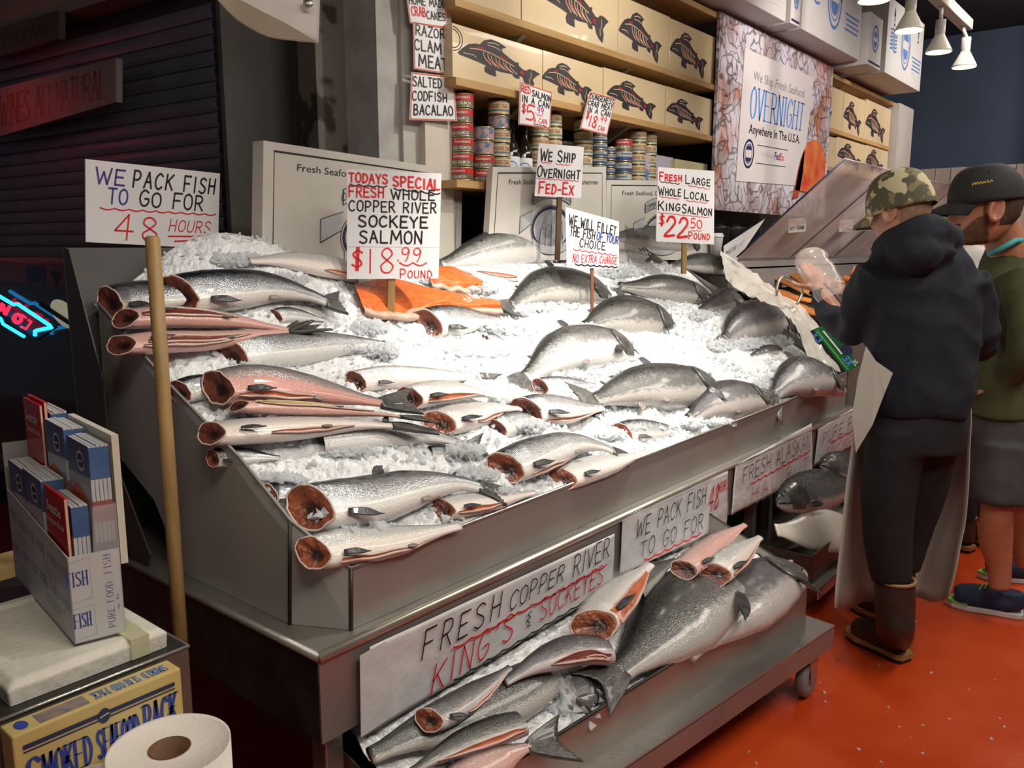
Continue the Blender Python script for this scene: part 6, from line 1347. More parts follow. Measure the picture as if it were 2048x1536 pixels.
ik = Ink([hp(0, 0, 0), hp(wdt, 0, 0), hp(wdt, 0, .165), hp(0, 0, .165)], .0008)
if ik.n @ (CP - a) < 0: ik.n = -ik.n
for v in (.66, .18): ik.text('FISH', .03 if v < .5 else -.06, .34, v, .16, 'ink_blue', .085, jit=0, gap=.35, nib=.4, serif=True)
ik.line([(.02, .48), (.42, .50), (.42, .96), (.02, .94)], .006, 'ink_pale_grey'); ik.line([(.02, .04), (.44, .06), (.44, .42), (.02, .40)], .006, 'ink_pale_grey')
iq = Ink([hp(wdt * .95, 0, .012), hp(wdt * .95, 0, .160), hp(wdt * .62, 0, .160), hp(wdt * .62, 0, .012)], .0008)
if iq.n @ (CP - a) < 0: iq.n = -iq.n
iq.text('PURE FOOD', .03, .62, .42, .42, 'ink_blue', .075, jit=0, gap=.35, nib=.4, serif=True); iq.text('FISH', .74, .98, .42, .42, 'ink_blue', .075, jit=0, gap=.35, nib=.4, serif=True); iq.type('a b', .25, .45, .12, .14, 'ink_mid_blue')
il = Ink([hp(0, dep, 0), hp(0, 0, 0), hp(0, 0, .165), hp(0, dep, .20)], .0008)
if il.n @ (CP - a) < 0: il.n = -il.n
for v in (.70, .34):
    il.text('PURE FOOD FISH', .03, .47, v, .12, 'ink_mid_blue', .08, jit=0, gap=.35, nib=.4, serif=True); il.text('PURE FOOD FISH', .52, .98, v, .12, 'ink_mid_blue', .08, jit=0, gap=.35, nib=.4, serif=True)
    for k in range(3): il.line([(.15, v - .08 - k * .05), (.45 - .05 * k, v - .08 - k * .05)], .012, 'ink_pale_grey'); il.line([(.6, v - .08 - k * .05), (.9 - .05 * k, v - .08 - k * .05)], .012, 'ink_pale_grey')
ik.done(t); iq.done(t); il.done(t)
blue_top = mat('brochure_blue', (.05, .10, .24), (.07, .14, .30), 12, .4); bro_w = mat('brochure_white', (.55, .55, .57), (.48, .49, .52), 10, .4); bro_edge = mat('brochure_edges', (.50, .52, .60), (.30, .33, .42), 40, .5, stretch=(8, 1, 1)); bro_red = mat('brochure_red_band', (.30, .08, .07), (.40, .16, .13), 14, .4); shellm = mat('shell_orange_print', (.70, .10, .03), (.80, .22, .08), 18, .4); redbk = mat('red_booklet_cover', (.55, .02, .02), (.45, .015, .015), 6, .3)
def brochure(u, v, z0, w, h, dp, label, kind, lean=.0):
    # one wad of folded leaflets faces the camera side of the holder
    t = thing('brochure', label, 'brochure', 'brochures in the acrylic holder')
    P = lambda x, y, z: hp(u + y, v + w - x, z0 + z)
    if kind == 'red':
        MB().hexa([P(0, 0, 0), P(w, 0, 0), P(w, dp, 0), P(0, dp, 0), P(0, 0, h), P(w, 0, h), P(w, dp, h), P(0, dp, h)]).build('booklet', redbk, t)
        MB().hexa([P(w, .0008, .001), P(w + .0006, .0008, .001), P(w + .0006, dp * .8, .001), P(w, dp * .8, .001), P(w, .0008, h - .002), P(w + .0006, .0008, h - .002), P(w + .0006, dp * .8, h - .002), P(w, dp * .8, h - .002)]).build('page_edge', mat('booklet_pages', (.60, .50, .34), None, 30, .5), t)
        ik = Ink([P(0, 0, 0), P(w, 0, 0), P(w, 0, h), P(0, 0, h)], .0008)
        if ik.n @ (CP - hp(0, 0, 0)) < 0: ik.n = -ik.n
        ik.type('Seattle', .08, .80, .80, .09, 'ink_white', italic=.2, bold=.02); ik.type('Coupon Book', .08, .92, .70, .06, 'ink_white', italic=.2, bold=.01)
        ik.disc(.40, .28, .14, .12, 'ink_gold') if 'ink_gold' in MATS else None
        ik.poly([(.3, .05), (.5, .05), (.5, .35), (.42, .42), (.3, .35)], 'ink_gold'); ik.poly([(.6, .1), (.8, .1), (.85, .35), (.7, .4)], 'ink_white'); ik.done(t)
    elif kind == 'pad':
        MB().hexa([P(0, 0, 0), P(w, 0, 0), P(w, dp, 0), P(0, dp, 0), P(0, 0, h), P(w, 0, h), P(w, dp, h), P(0, dp, h)]).build('pad', mat('cream_pad', (.66, .62, .52), (.6, .56, .46), 10, .5), t)
    else:
        n = max(3, int(dp / .006))
        for k in range(n):
            y = k * dp / n; hh = h - .003 * random.random(); m_ = MB()
            m_.hexa([P(0, y, 0), P(w, y, 0), P(w, y + dp / n * .85, 0), P(0, y + dp / n * .85, 0), P(0, y, hh), P(w, y, hh), P(w, y + dp / n * .85, hh), P(0, y + dp / n * .85, hh)])
            m_.build('leaflet', bro_w if k else bro_w, t)
        for z0_, z1_, m_ in ((.72, .995, blue_top), (.36, .55, bro_red), (.10, .2, blue_top)):
            MB().hexa([P(w, 0, h * z0_), P(w + .0005, 0, h * z0_), P(w + .0005, dp * .97, h * z0_), P(w, dp * .97, h * z0_), P(w, 0, h * z1_ - .003), P(w + .0005, 0, h * z1_ - .003), P(w + .0005, dp * .97, h * z1_ - .003), P(w, dp * .97, h * z1_ - .003)]).build('printed_edge', m_, t)
        ik = Ink([P(0, 0, 0), P(w, 0, 0), P(w, 0, h), P(0, 0, h)], .0008)
        if ik.n @ (CP - hp(0, 0, 0)) < 0: ik.n = -ik.n
        ik.poly([(0, .70), (1, .74), (1, .995), (0, .995)], 'brochure_blue'); ik.ring(.62, .84, .16, .075, .02, 'ink_white', 1.5); ik.disc(.62, .84, .13, .062, 'ink_navy', 1.3); ik.poly([(.52, .84), (.72, .85), (.72, .835), (.52, .825)], 'ink_white', 2)
        ik.poly([(.08, .55), (.3, .62), (.62, .58), (.86, .48), (.66, .38), (.5, .20), (.32, .30), (.12, .42)], 'shell_orange_print', 1.2); ik.done(t, {'brochure_blue': 'printed_band', 'shell_orange_print': 'printed_shell'})
mat('ink_gold', (.62, .33, .06), None, 10, .4)

BW = dep * .30
brochure(.004, dep * .64, .045, BW, .225, .040, 'blue and white shell brochures at the far left of the holder', 'leaf')
brochure(.004, dep * .36, .050, BW, .225, .040, 'shell brochures in the holder just behind the front red booklet', 'leaf')
brochure(.006, dep * .03, .050, BW, .220, .006, 'red coupon booklet in front of the holder with a gold figure', 'red')
brochure(.016, dep * .03, .040, BW, .215, .028, 'thin wad of blue leaflets behind the front red booklet', 'leaf')
brochure(.052, dep * .03, .135, BW, .225, .034, 'front right wad of shell brochures with striped edges', 'leaf')
brochure(.050, dep * .36, .145, BW, .225, .036, 'upper middle wad of shell brochures behind the front right wad', 'leaf')
brochure(.046, dep * .69, .170, BW, .225, .005, 'red booklet standing at the back left of the holder', 'red')
brochure(.055, dep * .70, .172, BW, .228, .006, 'second red booklet standing behind the back left one', 'red')
brochure(.065, dep * .69, .150, BW, .228, .030, 'rear wad of blue folded leaflets behind the red booklets', 'leaf')
brochure(.090, dep * .02, .130, dep * .62, .245, .012, 'tall cream paper pad at the right side of the holder', 'pad')
# smoked seafood box and paper roll
byy = y0 - .012
def on_b(x, y): return onY(x, y, byy - .05)
ptl, ptr = on_b(22, 1467), on_b(362, 1343)
t = thing('seafood_pack_box', 'yellow smoked seafood pack carton standing against the stand front', 'box')
zt_ = .745; bxl, bxr = ptl[0] - .0, ptr[0]
bq = mat('yellow_carton', (.58, .44, .17), (.50, .37, .14), 5, .4)
zt_ = (ptl[2] + ptr[2]) / 2
MB().box((bxl, byy - .05, .456), (bxr, byy, zt_)).build('carton', bq, t, False, .003)
ik = Ink([(bxl, byy - .05, zt_ - .30), (bxr, byy - .05, zt_ - .30), (bxr, byy - .05, zt_), (bxl, byy - .05, zt_)], .0012)
ik.rect(.05, .905, .95, .93, 'ink_navy'); ik.rect(.05, .885, .95, .893, 'ink_navy'); ik.disc(.5, .908, .036, .044, 'ink_navy', 1.5); ik.line([(.475, .905), (.525, .915)], .008, 'ink_tan', 2)
ik.text('S', .06, .13, .62, .22, 'ink_blue', .12, jit=0, nib=.4, serif=True); ik.text('MOKED', .14, .41, .66, .17, 'ink_blue', .10, jit=0, gap=.32, nib=.35, serif=True); ik.text('SEAFOOD', .45, .70, .66, .17, 'ink_blue', .10, jit=0, gap=.32, nib=.35, serif=True); ik.text('PACK', .74, .95, .66, .20, 'ink_blue', .10, jit=0, gap=.32, nib=.35, serif=True)
ik.line([(.06, .61), (.95, .61)], .005, 'ink_navy'); ik.rect(.22, .1, .8, .56, 'printed_photo') if 'printed_photo' in MATS else None
mat('printed_photo', (.12, .13, .16), (.36, .24, .18), 30, .4); ik.rect(.22, .2, .8, .55, 'printed_photo'); ik.done(t)
ik = Ink([(bxr, byy, zt_), (bxl, byy, zt_), (bxl, byy - .05, zt_), (bxr, byy - .05, zt_)], .0008); ik.n = np.array([0, 0, 1.0])
ik.text('SMOKED SEAFOOD PACK', .06, .52, .28, .5, 'ink_mid_blue', .09, jit=0, gap=.35, nib=.4, serif=True); ik.rect(.56, .2, .84, .85, 'printed_photo'); ik.disc(.92, .5, .035, .3, 'ink_blue'); ik.done(t)
t = thing('paper_towel_roll', 'large white paper towel roll with a brown core at the bottom left', 'roll')
zr2 = .72; cc = onZ(302, 1468, zr2); rr_ = .098
cc[1] = min(cc[1], byy - .05 - rr_ - .004)
pw = mat('paper_towel', (.74, .68, .62), (.70, .64, .58), 10, .65, bump=.15, bscale=80)
MB().lathe([(.034, 0), (.034, 0), (rr_ * .97, 0), (rr_, .004), (rr_, -.24), (.034, -.24), (.034, 0)], cc, 48).build('roll', pw, t, True)
MB().lathe([(.0345, .0005), (.031, .0005), (.031, -.24), (.0345, -.24)], cc, 32).build('core', mat('cardboard_core', (.16, .075, .035), (.12, .055, .025), 12, .7), t, True)
MB().lathe([(0, -.235), (.031, -.235)], cc, 32).build('core_shadow', mat('core_inside', (.03, .015, .01), None, 5, .8), t, True)
tq = [cc + np.array([-.098 * cos(.5), .098 * sin(.5), -.002]), cc + np.array([-.15, .085, -.01]), cc + np.array([-.14, .08, -.15]), cc + np.array([-.098 * cos(.5), .098 * sin(.5), -.2])]
MB().slab(tq, (0, .001, 0)).build('loose_sheet', pw, t)
t = thing('small_yellow_box', 'yellow box edge showing behind the foam lid at the left border', 'box')
q0, q1 = onZ(-20, 1135, .78), onZ(36, 1110, .78)
MB().slab([onZ(-40, 1118, .80), onZ(36, 1098, .80), onZ(36, 1128, .80), onZ(-40, 1150, .80)], (0, 0, -.10)).build('carton', bq, t)
# ---- dark counter; neon and lamp reflections modelled as glowing shapes on it
t = thing('dark_counter', 'dark glossy counter front at the left in the closed stall', 'counter')
gloss = mat('black_glossy_panel', (.006, .006, .007), (.012, .011, .010), 3, .12, coat=.6)
PC = np.array([1.12, 3.35, 0]); nC = vplane(-1900); 
if nC @ (CP - PC) < 0: nC = -nC
def onC(x, y, off=0): return onP(x, y, PC + nC * off, nC)
MB().slab([onC(-60, 548), onC(200, 585), onC(230, 900), onC(-60, 900)], -nC * .3).build('front', gloss, t)
MB().slab([onC(-60, 516, .01), onC(200, 540, .01), onC(202, 581, .01), onC(-60, 556, .01)], -nC * .3).build('top_band', mat('mauve_band', (.10, .045, .055), (.14, .05, .06), 2, .5), t)
ik = Ink([onC(-60, 556, .01), onC(202, 581, .01), onC(200, 540, .01), onC(-60, 516, .01)], .002)
if ik.n @ (CP - onC(0, 550)) < 0: ik.n = -ik.n
ik.rect(.47, .1, .61, .9, 'ink_navy'); ik.poly([(.655, .55), (.665, .74), (.715, .74), (.73, .55), (.705, .3), (.705, .05), (.68, .05), (.68, .3)], 'ink_black'); ik.done(t, {'ink_black': 'printed_emblem', 'ink_navy': 'printed_panel'})
t = thing('neon_reflection', 'neon reflection in the dark counter built as glowing red letters and blue arrow outline', 'neon reflection')  # reflection in the gloss panel, built as self-lit tubes
nb = mat('reflected_neon_blue', (.02, .3, .8), None, 5, .3, emit=(.02, .42, 1.0), estr=2.6); nr = mat('reflected_neon_red', (.8, .02, .05), None, 5, .3, emit=(1, .012, .04), estr=2.6)
N_ = lambda pts, off=.03: [onC(x, y, off) for x, y in pts]
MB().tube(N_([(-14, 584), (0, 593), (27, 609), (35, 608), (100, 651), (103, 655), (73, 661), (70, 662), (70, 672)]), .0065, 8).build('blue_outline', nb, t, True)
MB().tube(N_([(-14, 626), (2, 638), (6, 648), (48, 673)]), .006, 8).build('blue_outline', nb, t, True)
for pts in ([(-8, 600), (-2, 620), (4, 606), (8, 628), (18, 612)], [(-4, 598), (2, 622), (8, 609), (12, 630), (21, 613)]): MB().tube(N_(pts), .0035, 8).build('reflected_letter', nr, t, True)
ob = [(35 + 9.5 * cos(a_) , 637 + 9.5 * sin(a_)) for a_ in np.linspace(0, 6.28, 18)]; MB().tube(N_(ob), .0035, 8).build('reflected_letter', nr, t, True)
MB().tube(N_([(36 + 5 * cos(a_), 637 + 6 * sin(a_)) for a_ in np.linspace(0, 6.28, 14)]), .003, 8).build('reflected_letter', nr, t, True)
MB().tube(N_([(42, 653), (52, 658), (63, 643), (57, 640)]), .0035, 8).build('reflected_letter', nr, t, True); MB().tube(N_([(45, 630), (52, 636)]), .0035, 8).build('reflected_letter', nr, t, True)
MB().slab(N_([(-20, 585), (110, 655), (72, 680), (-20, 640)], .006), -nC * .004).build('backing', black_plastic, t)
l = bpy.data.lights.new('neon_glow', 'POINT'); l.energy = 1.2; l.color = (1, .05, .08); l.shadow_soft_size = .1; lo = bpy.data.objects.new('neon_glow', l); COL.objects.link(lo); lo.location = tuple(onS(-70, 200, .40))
t = thing('lamp_reflection', 'round cream lamp reflection in the dark counter, a glowing disc with black bar', 'lamp')  # a lamp's reflection, built as a self-lit disc
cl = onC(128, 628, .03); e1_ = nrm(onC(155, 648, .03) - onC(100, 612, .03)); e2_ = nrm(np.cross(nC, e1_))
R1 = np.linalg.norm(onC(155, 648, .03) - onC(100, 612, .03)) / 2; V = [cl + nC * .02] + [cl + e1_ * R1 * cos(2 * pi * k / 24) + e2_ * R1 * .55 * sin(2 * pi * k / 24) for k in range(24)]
mesh('disc', V, [(0, 1 + k, 1 + (k + 1) % 24) for k in range(24)], mat('cream_lamp_reflection', (.45, .43, .32), None, 5, .5, emit=(.6, .56, .38), estr=.35), t, True)
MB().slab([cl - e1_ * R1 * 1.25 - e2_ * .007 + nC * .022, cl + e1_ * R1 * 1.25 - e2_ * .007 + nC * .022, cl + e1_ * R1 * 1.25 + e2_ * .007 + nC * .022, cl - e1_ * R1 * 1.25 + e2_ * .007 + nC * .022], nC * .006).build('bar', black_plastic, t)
# ============================================================ PEOPLE
FH = nrm(np.array([FW[0], FW[1], 0]))
skin = mat('skin', (.46, .22, .14), (.40, .175, .11), 9, .5, bump=.05, bscale=80)
def rings(rows, seg=28, ax=None, ay=None, e=.85):
    # rows of (centre, half width, half depth): closed loft with horizontal elliptical sections
    ax = RT if ax is None else ax; ay = FH if ay is None else ay; V = []
    n = len(rows)
    for c, a, b in rows:
        for k in range(seg):
            w = 2 * pi * k / seg; cs, sn = cos(w), sin(w)
            V.append(np.array(c) + ax * a * np.sign(cs) * abs(cs) ** e + ay * b * np.sign(sn) * abs(sn) ** e)
    Fc = [(i * seg + k, i * seg + (k + 1) % seg, (i + 1) * seg + (k + 1) % seg, (i + 1) * seg + k) for i in range(n - 1) for k in range(seg)]
    Fc += [tuple(range(seg))[::-1], tuple(range((n - 1) * seg, n * seg))]
    return V, Fc
def dense(rows, n=24):
    P = catmull([np.concatenate([np.array(c, float), [a, b]]) for c, a, b in rows], n)
    return [(p[:3], max(.004, p[3]), max(.004, p[4])) for p in P]
def limb(pts, r, n=20):
    P = catmull([np.concatenate([np.array(p, float), [q]]) for p, q in zip(pts, r)], n); return MB().tube([p[:3] for p in P], [max(.003, p[3]) for p in P], 14)
def fuse(shapes, name, m, parent, vox=.008, it=6, fold=0, fs=12, stretch=(1, 1, .5), seed=0):
    mb = MB()
    for s_ in shapes:
        if isinstance(s_, MB): mb.add(s_.v, s_.f)
        else: mb.add(*s_)
    me = bpy.data.meshes.new('t'); me.from_pydata([tuple(map(float, p)) for p in mb.v], [], mb.f); me.update()
    bm = bmesh.new(); bm.from_mesh(me); bmesh.ops.recalc_face_normals(bm, faces=bm.faces); bm.to_mesh(me); bm.free()
    o = bpy.data.objects.new('t', me); COL.objects.link(o)
    r = o.modifiers.new('r', 'REMESH'); r.mode = 'VOXEL'; r.voxel_size = vox
    s_ = o.modifiers.new('s', 'SMOOTH'); s_.iterations = it; s_.factor = .5
    dg = bpy.context.evaluated_depsgraph_get(); ev = bpy.data.meshes.new_from_object(o.evaluated_get(dg)); bpy.data.objects.remove(o)
    if fold:
        n_ = len(ev.vertices); co = np.empty(n_ * 3); ev.vertices.foreach_get('co', co); co = co.reshape(-1, 3); no = np.empty(n_ * 3); ev.vertices.foreach_get('normal', no); no = no.reshape(-1, 3)
        d = np.array([noise.noise(Vector((p[0] * fs * stretch[0] + seed, p[1] * fs * stretch[1], p[2] * fs * stretch[2]))) - abs(noise.noise(Vector((p[0] * fs * .6, p[1] * fs * .6 + seed, p[2] * fs * .9)))) for p in co])
        co = co + no * (d * fold)[:, None]; ev.vertices.foreach_set('co', co.ravel())
    ev.name = name; return link(name, ev, m, parent, True)
HF = [(-.118, .045), (-.112, .075), (-.098, .088), (-.082, .084), (-.066, .096), (-.055, .090), (-.045, .092), (-.02, .090), (.005, .088), (.028, .098), (.055, .094), (.085, .072), (.105, .035), (.116, .005)]
HB = [(-.118, .0), (-.105, -.03), (-.08, -.06), (-.04, -.085), (.0, -.098), (.04, -.102), (.075, -.092), (.10, -.055), (.116, -.005)]
HW = [(-.118, .02), (-.105, .042), (-.08, .056), (-.05, .064), (-.01, .070), (.03, .075), (.065, .072), (.095, .05), (.116, .008)]
class Head:
    def __init__(s, c, face, sc=1.0, down=0.0):
        s.c = np.array(c, float); f = nrm(face); s.f = nrm(f - np.array([0, 0, down])); s.l = nrm(np.cross([0, 0, 1.0], s.f)); s.u = np.cross(s.f, s.l); s.sc = sc
    def L(s, x, y, z): return s.c + (s.f * x + s.l * y + s.u * z) * s.sc
    def S(s, z, th, off=0):
        fr, bk, w = interp(HF, z), interp(HB, z), interp(HW, z); cs, sn = cos(th), sin(th)
        x = (fr if cs > 0 else -bk) * np.sign(cs) * abs(cs) ** .92; y = w * np.sign(sn) * abs(sn) ** .85
        a = (th + pi) % (2 * pi) - pi
        nose = .030 * sst(.030, -.028, z) * sst(-.052, -.034, z) * exp(-(a / .17) ** 2); sock = -.012 * exp(-((abs(a) - .38) / .20) ** 2 - ((z - .008) / .014) ** 2)
        mouth = -.006 * exp(-(a / .35) ** 2 - ((z + .0555) / .004) ** 2)
        d = nose + sock + mouth
        x += d * cos(a); y += d * sin(a)
        k = 1 + off / .09
        return s.L(x * k, y * k, z * (1 + off / .2))
    def shapes(s):
        seg, nz = 56, 44; V = []; zs = [-.118 + .234 * (i / (nz - 1)) for i in range(nz)]
        for z in zs:
            for k in range(seg): V.append(s.S(z, 2 * pi * k / seg))
        Fc = [(i * seg + k, i * seg + (k + 1) % seg, (i + 1) * seg + (k + 1) % seg, (i + 1) * seg + k) for i in range(nz - 1) for k in range(seg)] + [tuple(range(seg))[::-1], tuple(range((nz - 1) * seg, nz * seg))]
        out = [(V, Fc)]
        for sg in (-1, 1):
            ear = [s.L(-.012 + .020 * cos(a) - .006 * sin(a), sg * (.078 + .008 * (1 - cos(a - 2.6)) * .8), -.012 + .034 * sin(a)) for a in np.linspace(0, 2 * pi, 16)[:-1]]
            out.append(MB().tube(ear, .0072 * s.sc, 8, closed=True)); out.append(MB().lathe([(0, -.004), (.020 * s.sc, -.003), (.020 * s.sc, .004), (0, .005)], s.L(-.008, sg * .079, -.014), 14, axis=s.l * sg))
        return out
    def patch(s, z0, z1, a0, a1, off, name, m, parent, nz=14, na=36, jag=0, rise=0):
        V = []
        for i in range(nz):
            for k in range(na):
                th = a0 + (a1 - a0) * k / (na - 1); z = z0 + (z1 + rise * sst(.45, 1.35, abs(th)) - z0) * i / (nz - 1)
                if jag: z += jag * noise.noise(Vector((th * 9, i, 1)))
                e = min(1, 4 * min(i, nz - 1 - i) / nz + .15, 6 * min(k, na - 1 - k) / na + .15)
                V.append(s.S(min(.116, max(-.118, z)), th, off * e))
        return mesh(name, V, [(i * na + k, i * na + k + 1, (i + 1) * na + k + 1, (i + 1) * na + k) for i in range(nz - 1) for k in range(na - 1)], m, parent, True)
    def eyes(s, parent):
        for sg in (-1, 1):
            p = s.L(.078, sg * .031, .008); d = nrm(s.f + s.l * sg * .25)
            e = MB().lathe([(0, .011), (.006, .0095), (.0105, .004), (.0115, -.002), (.009, -.008)], p, 14, axis=d).build('eye', mat('eye_white', (.62, .58, .54), None, 5, .2), parent, True)
            MB().lathe([(0, .0118), (.003, .0112), (.0052, .0100)], p, 12, axis=d).build('iris', mat('eye_iris', (.05, .035, .025), None, 5, .15), e, True)
            MB().tube([s.L(.094, sg * .012, .030), s.L(.097, sg * .028, .034), s.L(.086, sg * .046, .030)], [.003, .0042, .002], 6).build('eyebrow', mat('brow_hair', (.09, .045, .025), None, 20, .7), parent, True)
    def cap(s, parent, m, bill_m=None, z0=.030, tall=.135, off=.014, name='cap'):
        seg, nz = 44, 14; V = []
        for i in range(nz):
            t = i / (nz - 1); 
            for k in range(seg):
                th = 2 * pi * k / seg; cs, sn = cos(th), sin(th); fr, bk, w = .100 + off, .104 + off, .077 + off
                r = cos(t * pi / 2 * .98) ** .62
                z = z0 + (.012 * cs if i == 0 else 0) * -1 + (tall - z0) * sin(t * pi / 2)
                V.append(s.L((fr if cs > 0 else bk) * cs * r, w * sn * r, z - .016 * (1 - cs) * (1 - t) * .6))
        Fc = [(i * seg + k, i * seg + (k + 1) % seg, (i + 1) * seg + (k + 1) % seg, (i + 1) * seg + k) for i in range(nz - 1) for k in range(seg)] + [tuple(range((nz - 1) * seg, nz * seg))]
        o = mesh(name, V, Fc, m, parent, True); md = o.modifiers.new('s', 'SOLIDIFY'); md.thickness = .003
        MB().lathe([(0, .006), (.006, .005), (.009, 0)], s.L(0, 0, tall - .002), 14, axis=s.u).build('cap_button', m, o, True)
        V = []; nb = 10
        for i in range(nb):
            t = i / (nb - 1)
            for k in range(21):
                q = -1 + 2 * k / 20; a = q * 1.15; r0 = .100 + off - .004; x0, y0 = r0 * cos(a), (.077 + off) * sin(a) * 1.02
                ext = .078 * cos(q * pi / 2 * .92) ** .6
                V.append(s.L(x0 + ext * t, y0 * (1 - .06 * t), z0 + .004 - .022 * t - .020 * q * q - .006 * t * t))
        b = mesh('cap_bill', V, [(i * 21 + k, i * 21 + k + 1, (i + 1) * 21 + k + 1, (i + 1) * 21 + k) for i in range(nb - 1) for k in range(20)], bill_m or m, o, True)
        md = b.modifiers.new('s', 'SOLIDIFY'); md.thickness = .004
        for k in range(6):
            th = pi / 6 + k * pi / 3; r = cos(.55 * pi / 2) ** .62; 
            MB().lathe([(.0015, .001), (.0035, .0015), (.0035, 0)], s.L((.102 + off) * cos(th) * r * 1.01, (.077 + off) * sin(th) * r * 1.01, z0 + (tall - z0) * sin(.55 * pi / 2)), 10, axis=nrm(s.f * cos(th) + s.l * sin(th) + s.u * .6)).build('cap_eyelet', m, o, True)
        return o
def hand(wrist, d, palm_n, side, size=1.0, curl=.5):
    # palm and five separate fingers, root at the wrist, d = pointing direction, side = thumb side
    d = nrm(d); palm_n = nrm(palm_n - d * (palm_n @ d)); sd = nrm(side - d * (side @ d) - palm_n * (side @ palm_n)); w = np.array(wrist); out = []
    out.append(rings([(w - d * .02 * size, .027 * size, .020 * size), (w + d * .02 * size, .034 * size, .018 * size), (w + d * .055 * size, .041 * size, .016 * size), (w + d * .088 * size, .041 * size, .013 * size), (w + d * .096 * size, .037 * size, .009 * size)], 16, sd, palm_n))
    for i, (o_, ln) in enumerate(((.031, .070), (.011, .080), (-.010, .075), (-.030, .058))):
        b = w + d * (.088 - .006 * (i == 3)) * size + sd * o_ * size; p = [b]; dd = d + sd * o_ * 2.2; c = curl * (1 + .15 * i)
        for j, f in enumerate((.45, .32, .23)):
            dd = nrm(dd + palm_n * c * (.35 + .35 * j)); p.append(p[-1] + dd * ln * f * size)
        out.append(limb(p, [.0098 * size, .0092 * size, .0082 * size, .0062 * size], 12))
    b = w + d * .028 * size + sd * .032 * size; out.append(limb([b, b + (d * .5 + sd * .8 + palm_n * .2) * .034 * size, b + (d * .62 + sd * .8 + palm_n * .35) * .062 * size, b + (d * .78 + sd * .62 + palm_n * .42) * .085 * size], [.0135 * size, .0115 * size, .0098 * size, .007 * size], 12))
    return out
D = onD
# ------------------------------------------------------------ worker in navy hoodie, seen from behind
t = thing('person', 'person seen from behind in navy hoodie, camouflage cap, white apron and brown boots', 'person')
hd = Head(D(1801, 418, 2.96), FH * .84 - RT * .54, 1.06, .25)
wz = 3.02
elbow = D(1706, 655, 3.16); sh_l = D(1745, 540, 3.0); wr = D(1648, 598, 3.36)
sh_r = D(1936, 555, 2.98); el_r = D(1958, 690, 3.08); wr_r = D(1900, 640, 3.34)
hdir = nrm(D(1618, 528, 3.42) - wr)
lh = hand(wr + hdir * .03, hdir, -RT * .2 + FH * .9, -RT - np.array([0, 0, .1]), 1.0, .35); rh = hand(wr_r, nrm(FH * .6 - RT * .8 + np.array([0, 0, .2])), np.array([0, 0, -1.0]), -RT, 1.0, .6)
neck = [limb([D(1822, 520, 3.0), D(1812, 470, 2.99), D(1806, 430, 2.98)], [.075, .062, .060])]
tors = rings(dense([(D(1832, 850, wz), .16, .11), (D(1835, 780, wz), .15, .105), (D(1838, 680, wz), .155, .11), (D(1840, 590, wz), .165, .115), (D(1838, 545, wz), .12, .08), (D(1828, 510, 3.0), .07, .06)]))
kn1, an1 = D(1775, 1030, 3.04), D(1786, 1262, 3.02); kn2, an2 = D(1812, 1000, 3.16), D(1790, 1200, 3.22)
legs = [limb([D(1800, 850, 3.02), kn1, D(1780, 1140, 3.03), an1], [.088, .062, .055, .045]), limb([D(1868, 850, 3.04), kn2, D(1805, 1090, 3.2), an2], [.088, .062, .055, .045])]
arms = [limb([sh_l + np.array([0, 0, -.03]), elbow, wr + hdir * .04], [.040, .036, .028]), limb([sh_r + np.array([0, 0, -.03]), el_r, wr_r], [.040, .036, .028])]
fuse([tors] + hd.shapes() + neck + legs + arms + lh + rh, 'body', skin, t, .0065, 3)
hd.eyes(t)
hd.patch(-.055, .05, 1.9, 2 * pi - 1.9, .004, 'hair', mat('cropped_hair', (.30, .19, .12), (.24, .14, .085), 60, .7), t)
camo = mat('camouflage_cloth', (.20, .17, .085), (.085, .08, .045), 26, .8, detail=1.5, lo=.44, hi=.46); nt = camo.node_tree; b_ = nt.nodes['Principled BSDF']; old = b_.inputs['Base Color'].links[0].from_socket
tc = nt.nodes.new('ShaderNodeTexCoord'); n5 = nt.nodes.new('ShaderNodeTexNoise'); n5.inputs['Scale'].default_value = 17; n5.inputs['Detail'].default_value = 1.5; mpp = nt.nodes.new('ShaderNodeMapping'); mpp.inputs['Location'].default_value = (3, 7, 1); nt.links.new(tc.outputs['Object'], mpp.inputs[0]); nt.links.new(mpp.outputs[0], n5.inputs[0])
r5 = nt.nodes.new('ShaderNodeValToRGB'); r5.color_ramp.interpolation = 'CONSTANT'; r5.color_ramp.elements[0].color = (0, 0, 0, 1); r5.color_ramp.elements[1].position = .55; r5.color_ramp.elements[1].color = (1, 1, 1, 1); nt.links.new(n5.outputs[0], r5.inputs[0])
m5 = nt.nodes.new('ShaderNodeMixRGB'); m5.inputs[2].default_value = (.50, .44, .27, 1); nt.links.new(r5.outputs[0], m5.inputs[0]); nt.links.new(old, m5.inputs[1]); nt.links.new(m5.outputs[0], b_.inputs['Base Color'])
hd.cap(t, camo, off=.016, z0=.000, tall=.135)
navy_c = mat('navy_fleece', (.0050, .0068, .0145), (.007, .009, .0185), 30, .85, bump=.25, bscale=160)
hz_ = wz
hood_t = rings(dense([(D(1834, 826, hz_), .178, .135), (D(1834, 800, hz_), .192, .145), (D(1838, 750, hz_), .196, .148), (D(1842, 680, hz_), .200, .146), (D(1846, 610, hz_), .205, .148), (D(1846, 550, hz_), .198, .138), (D(1838, 512, hz_), .165, .12), (D(1830, 480, hz_), .11, .10)]))
hood_r = [limb([D(1768, 505, 3.02), D(1800, 478, 2.92), D(1846, 466, 2.88), D(1884, 468, 2.92), D(1902, 484, 3.0)], [.045, .062, .070, .060, .040]), limb([D(1782, 500, 2.93), D(1836, 507, 2.86), D(1892, 505, 2.92)], [.05, .065, .045])]
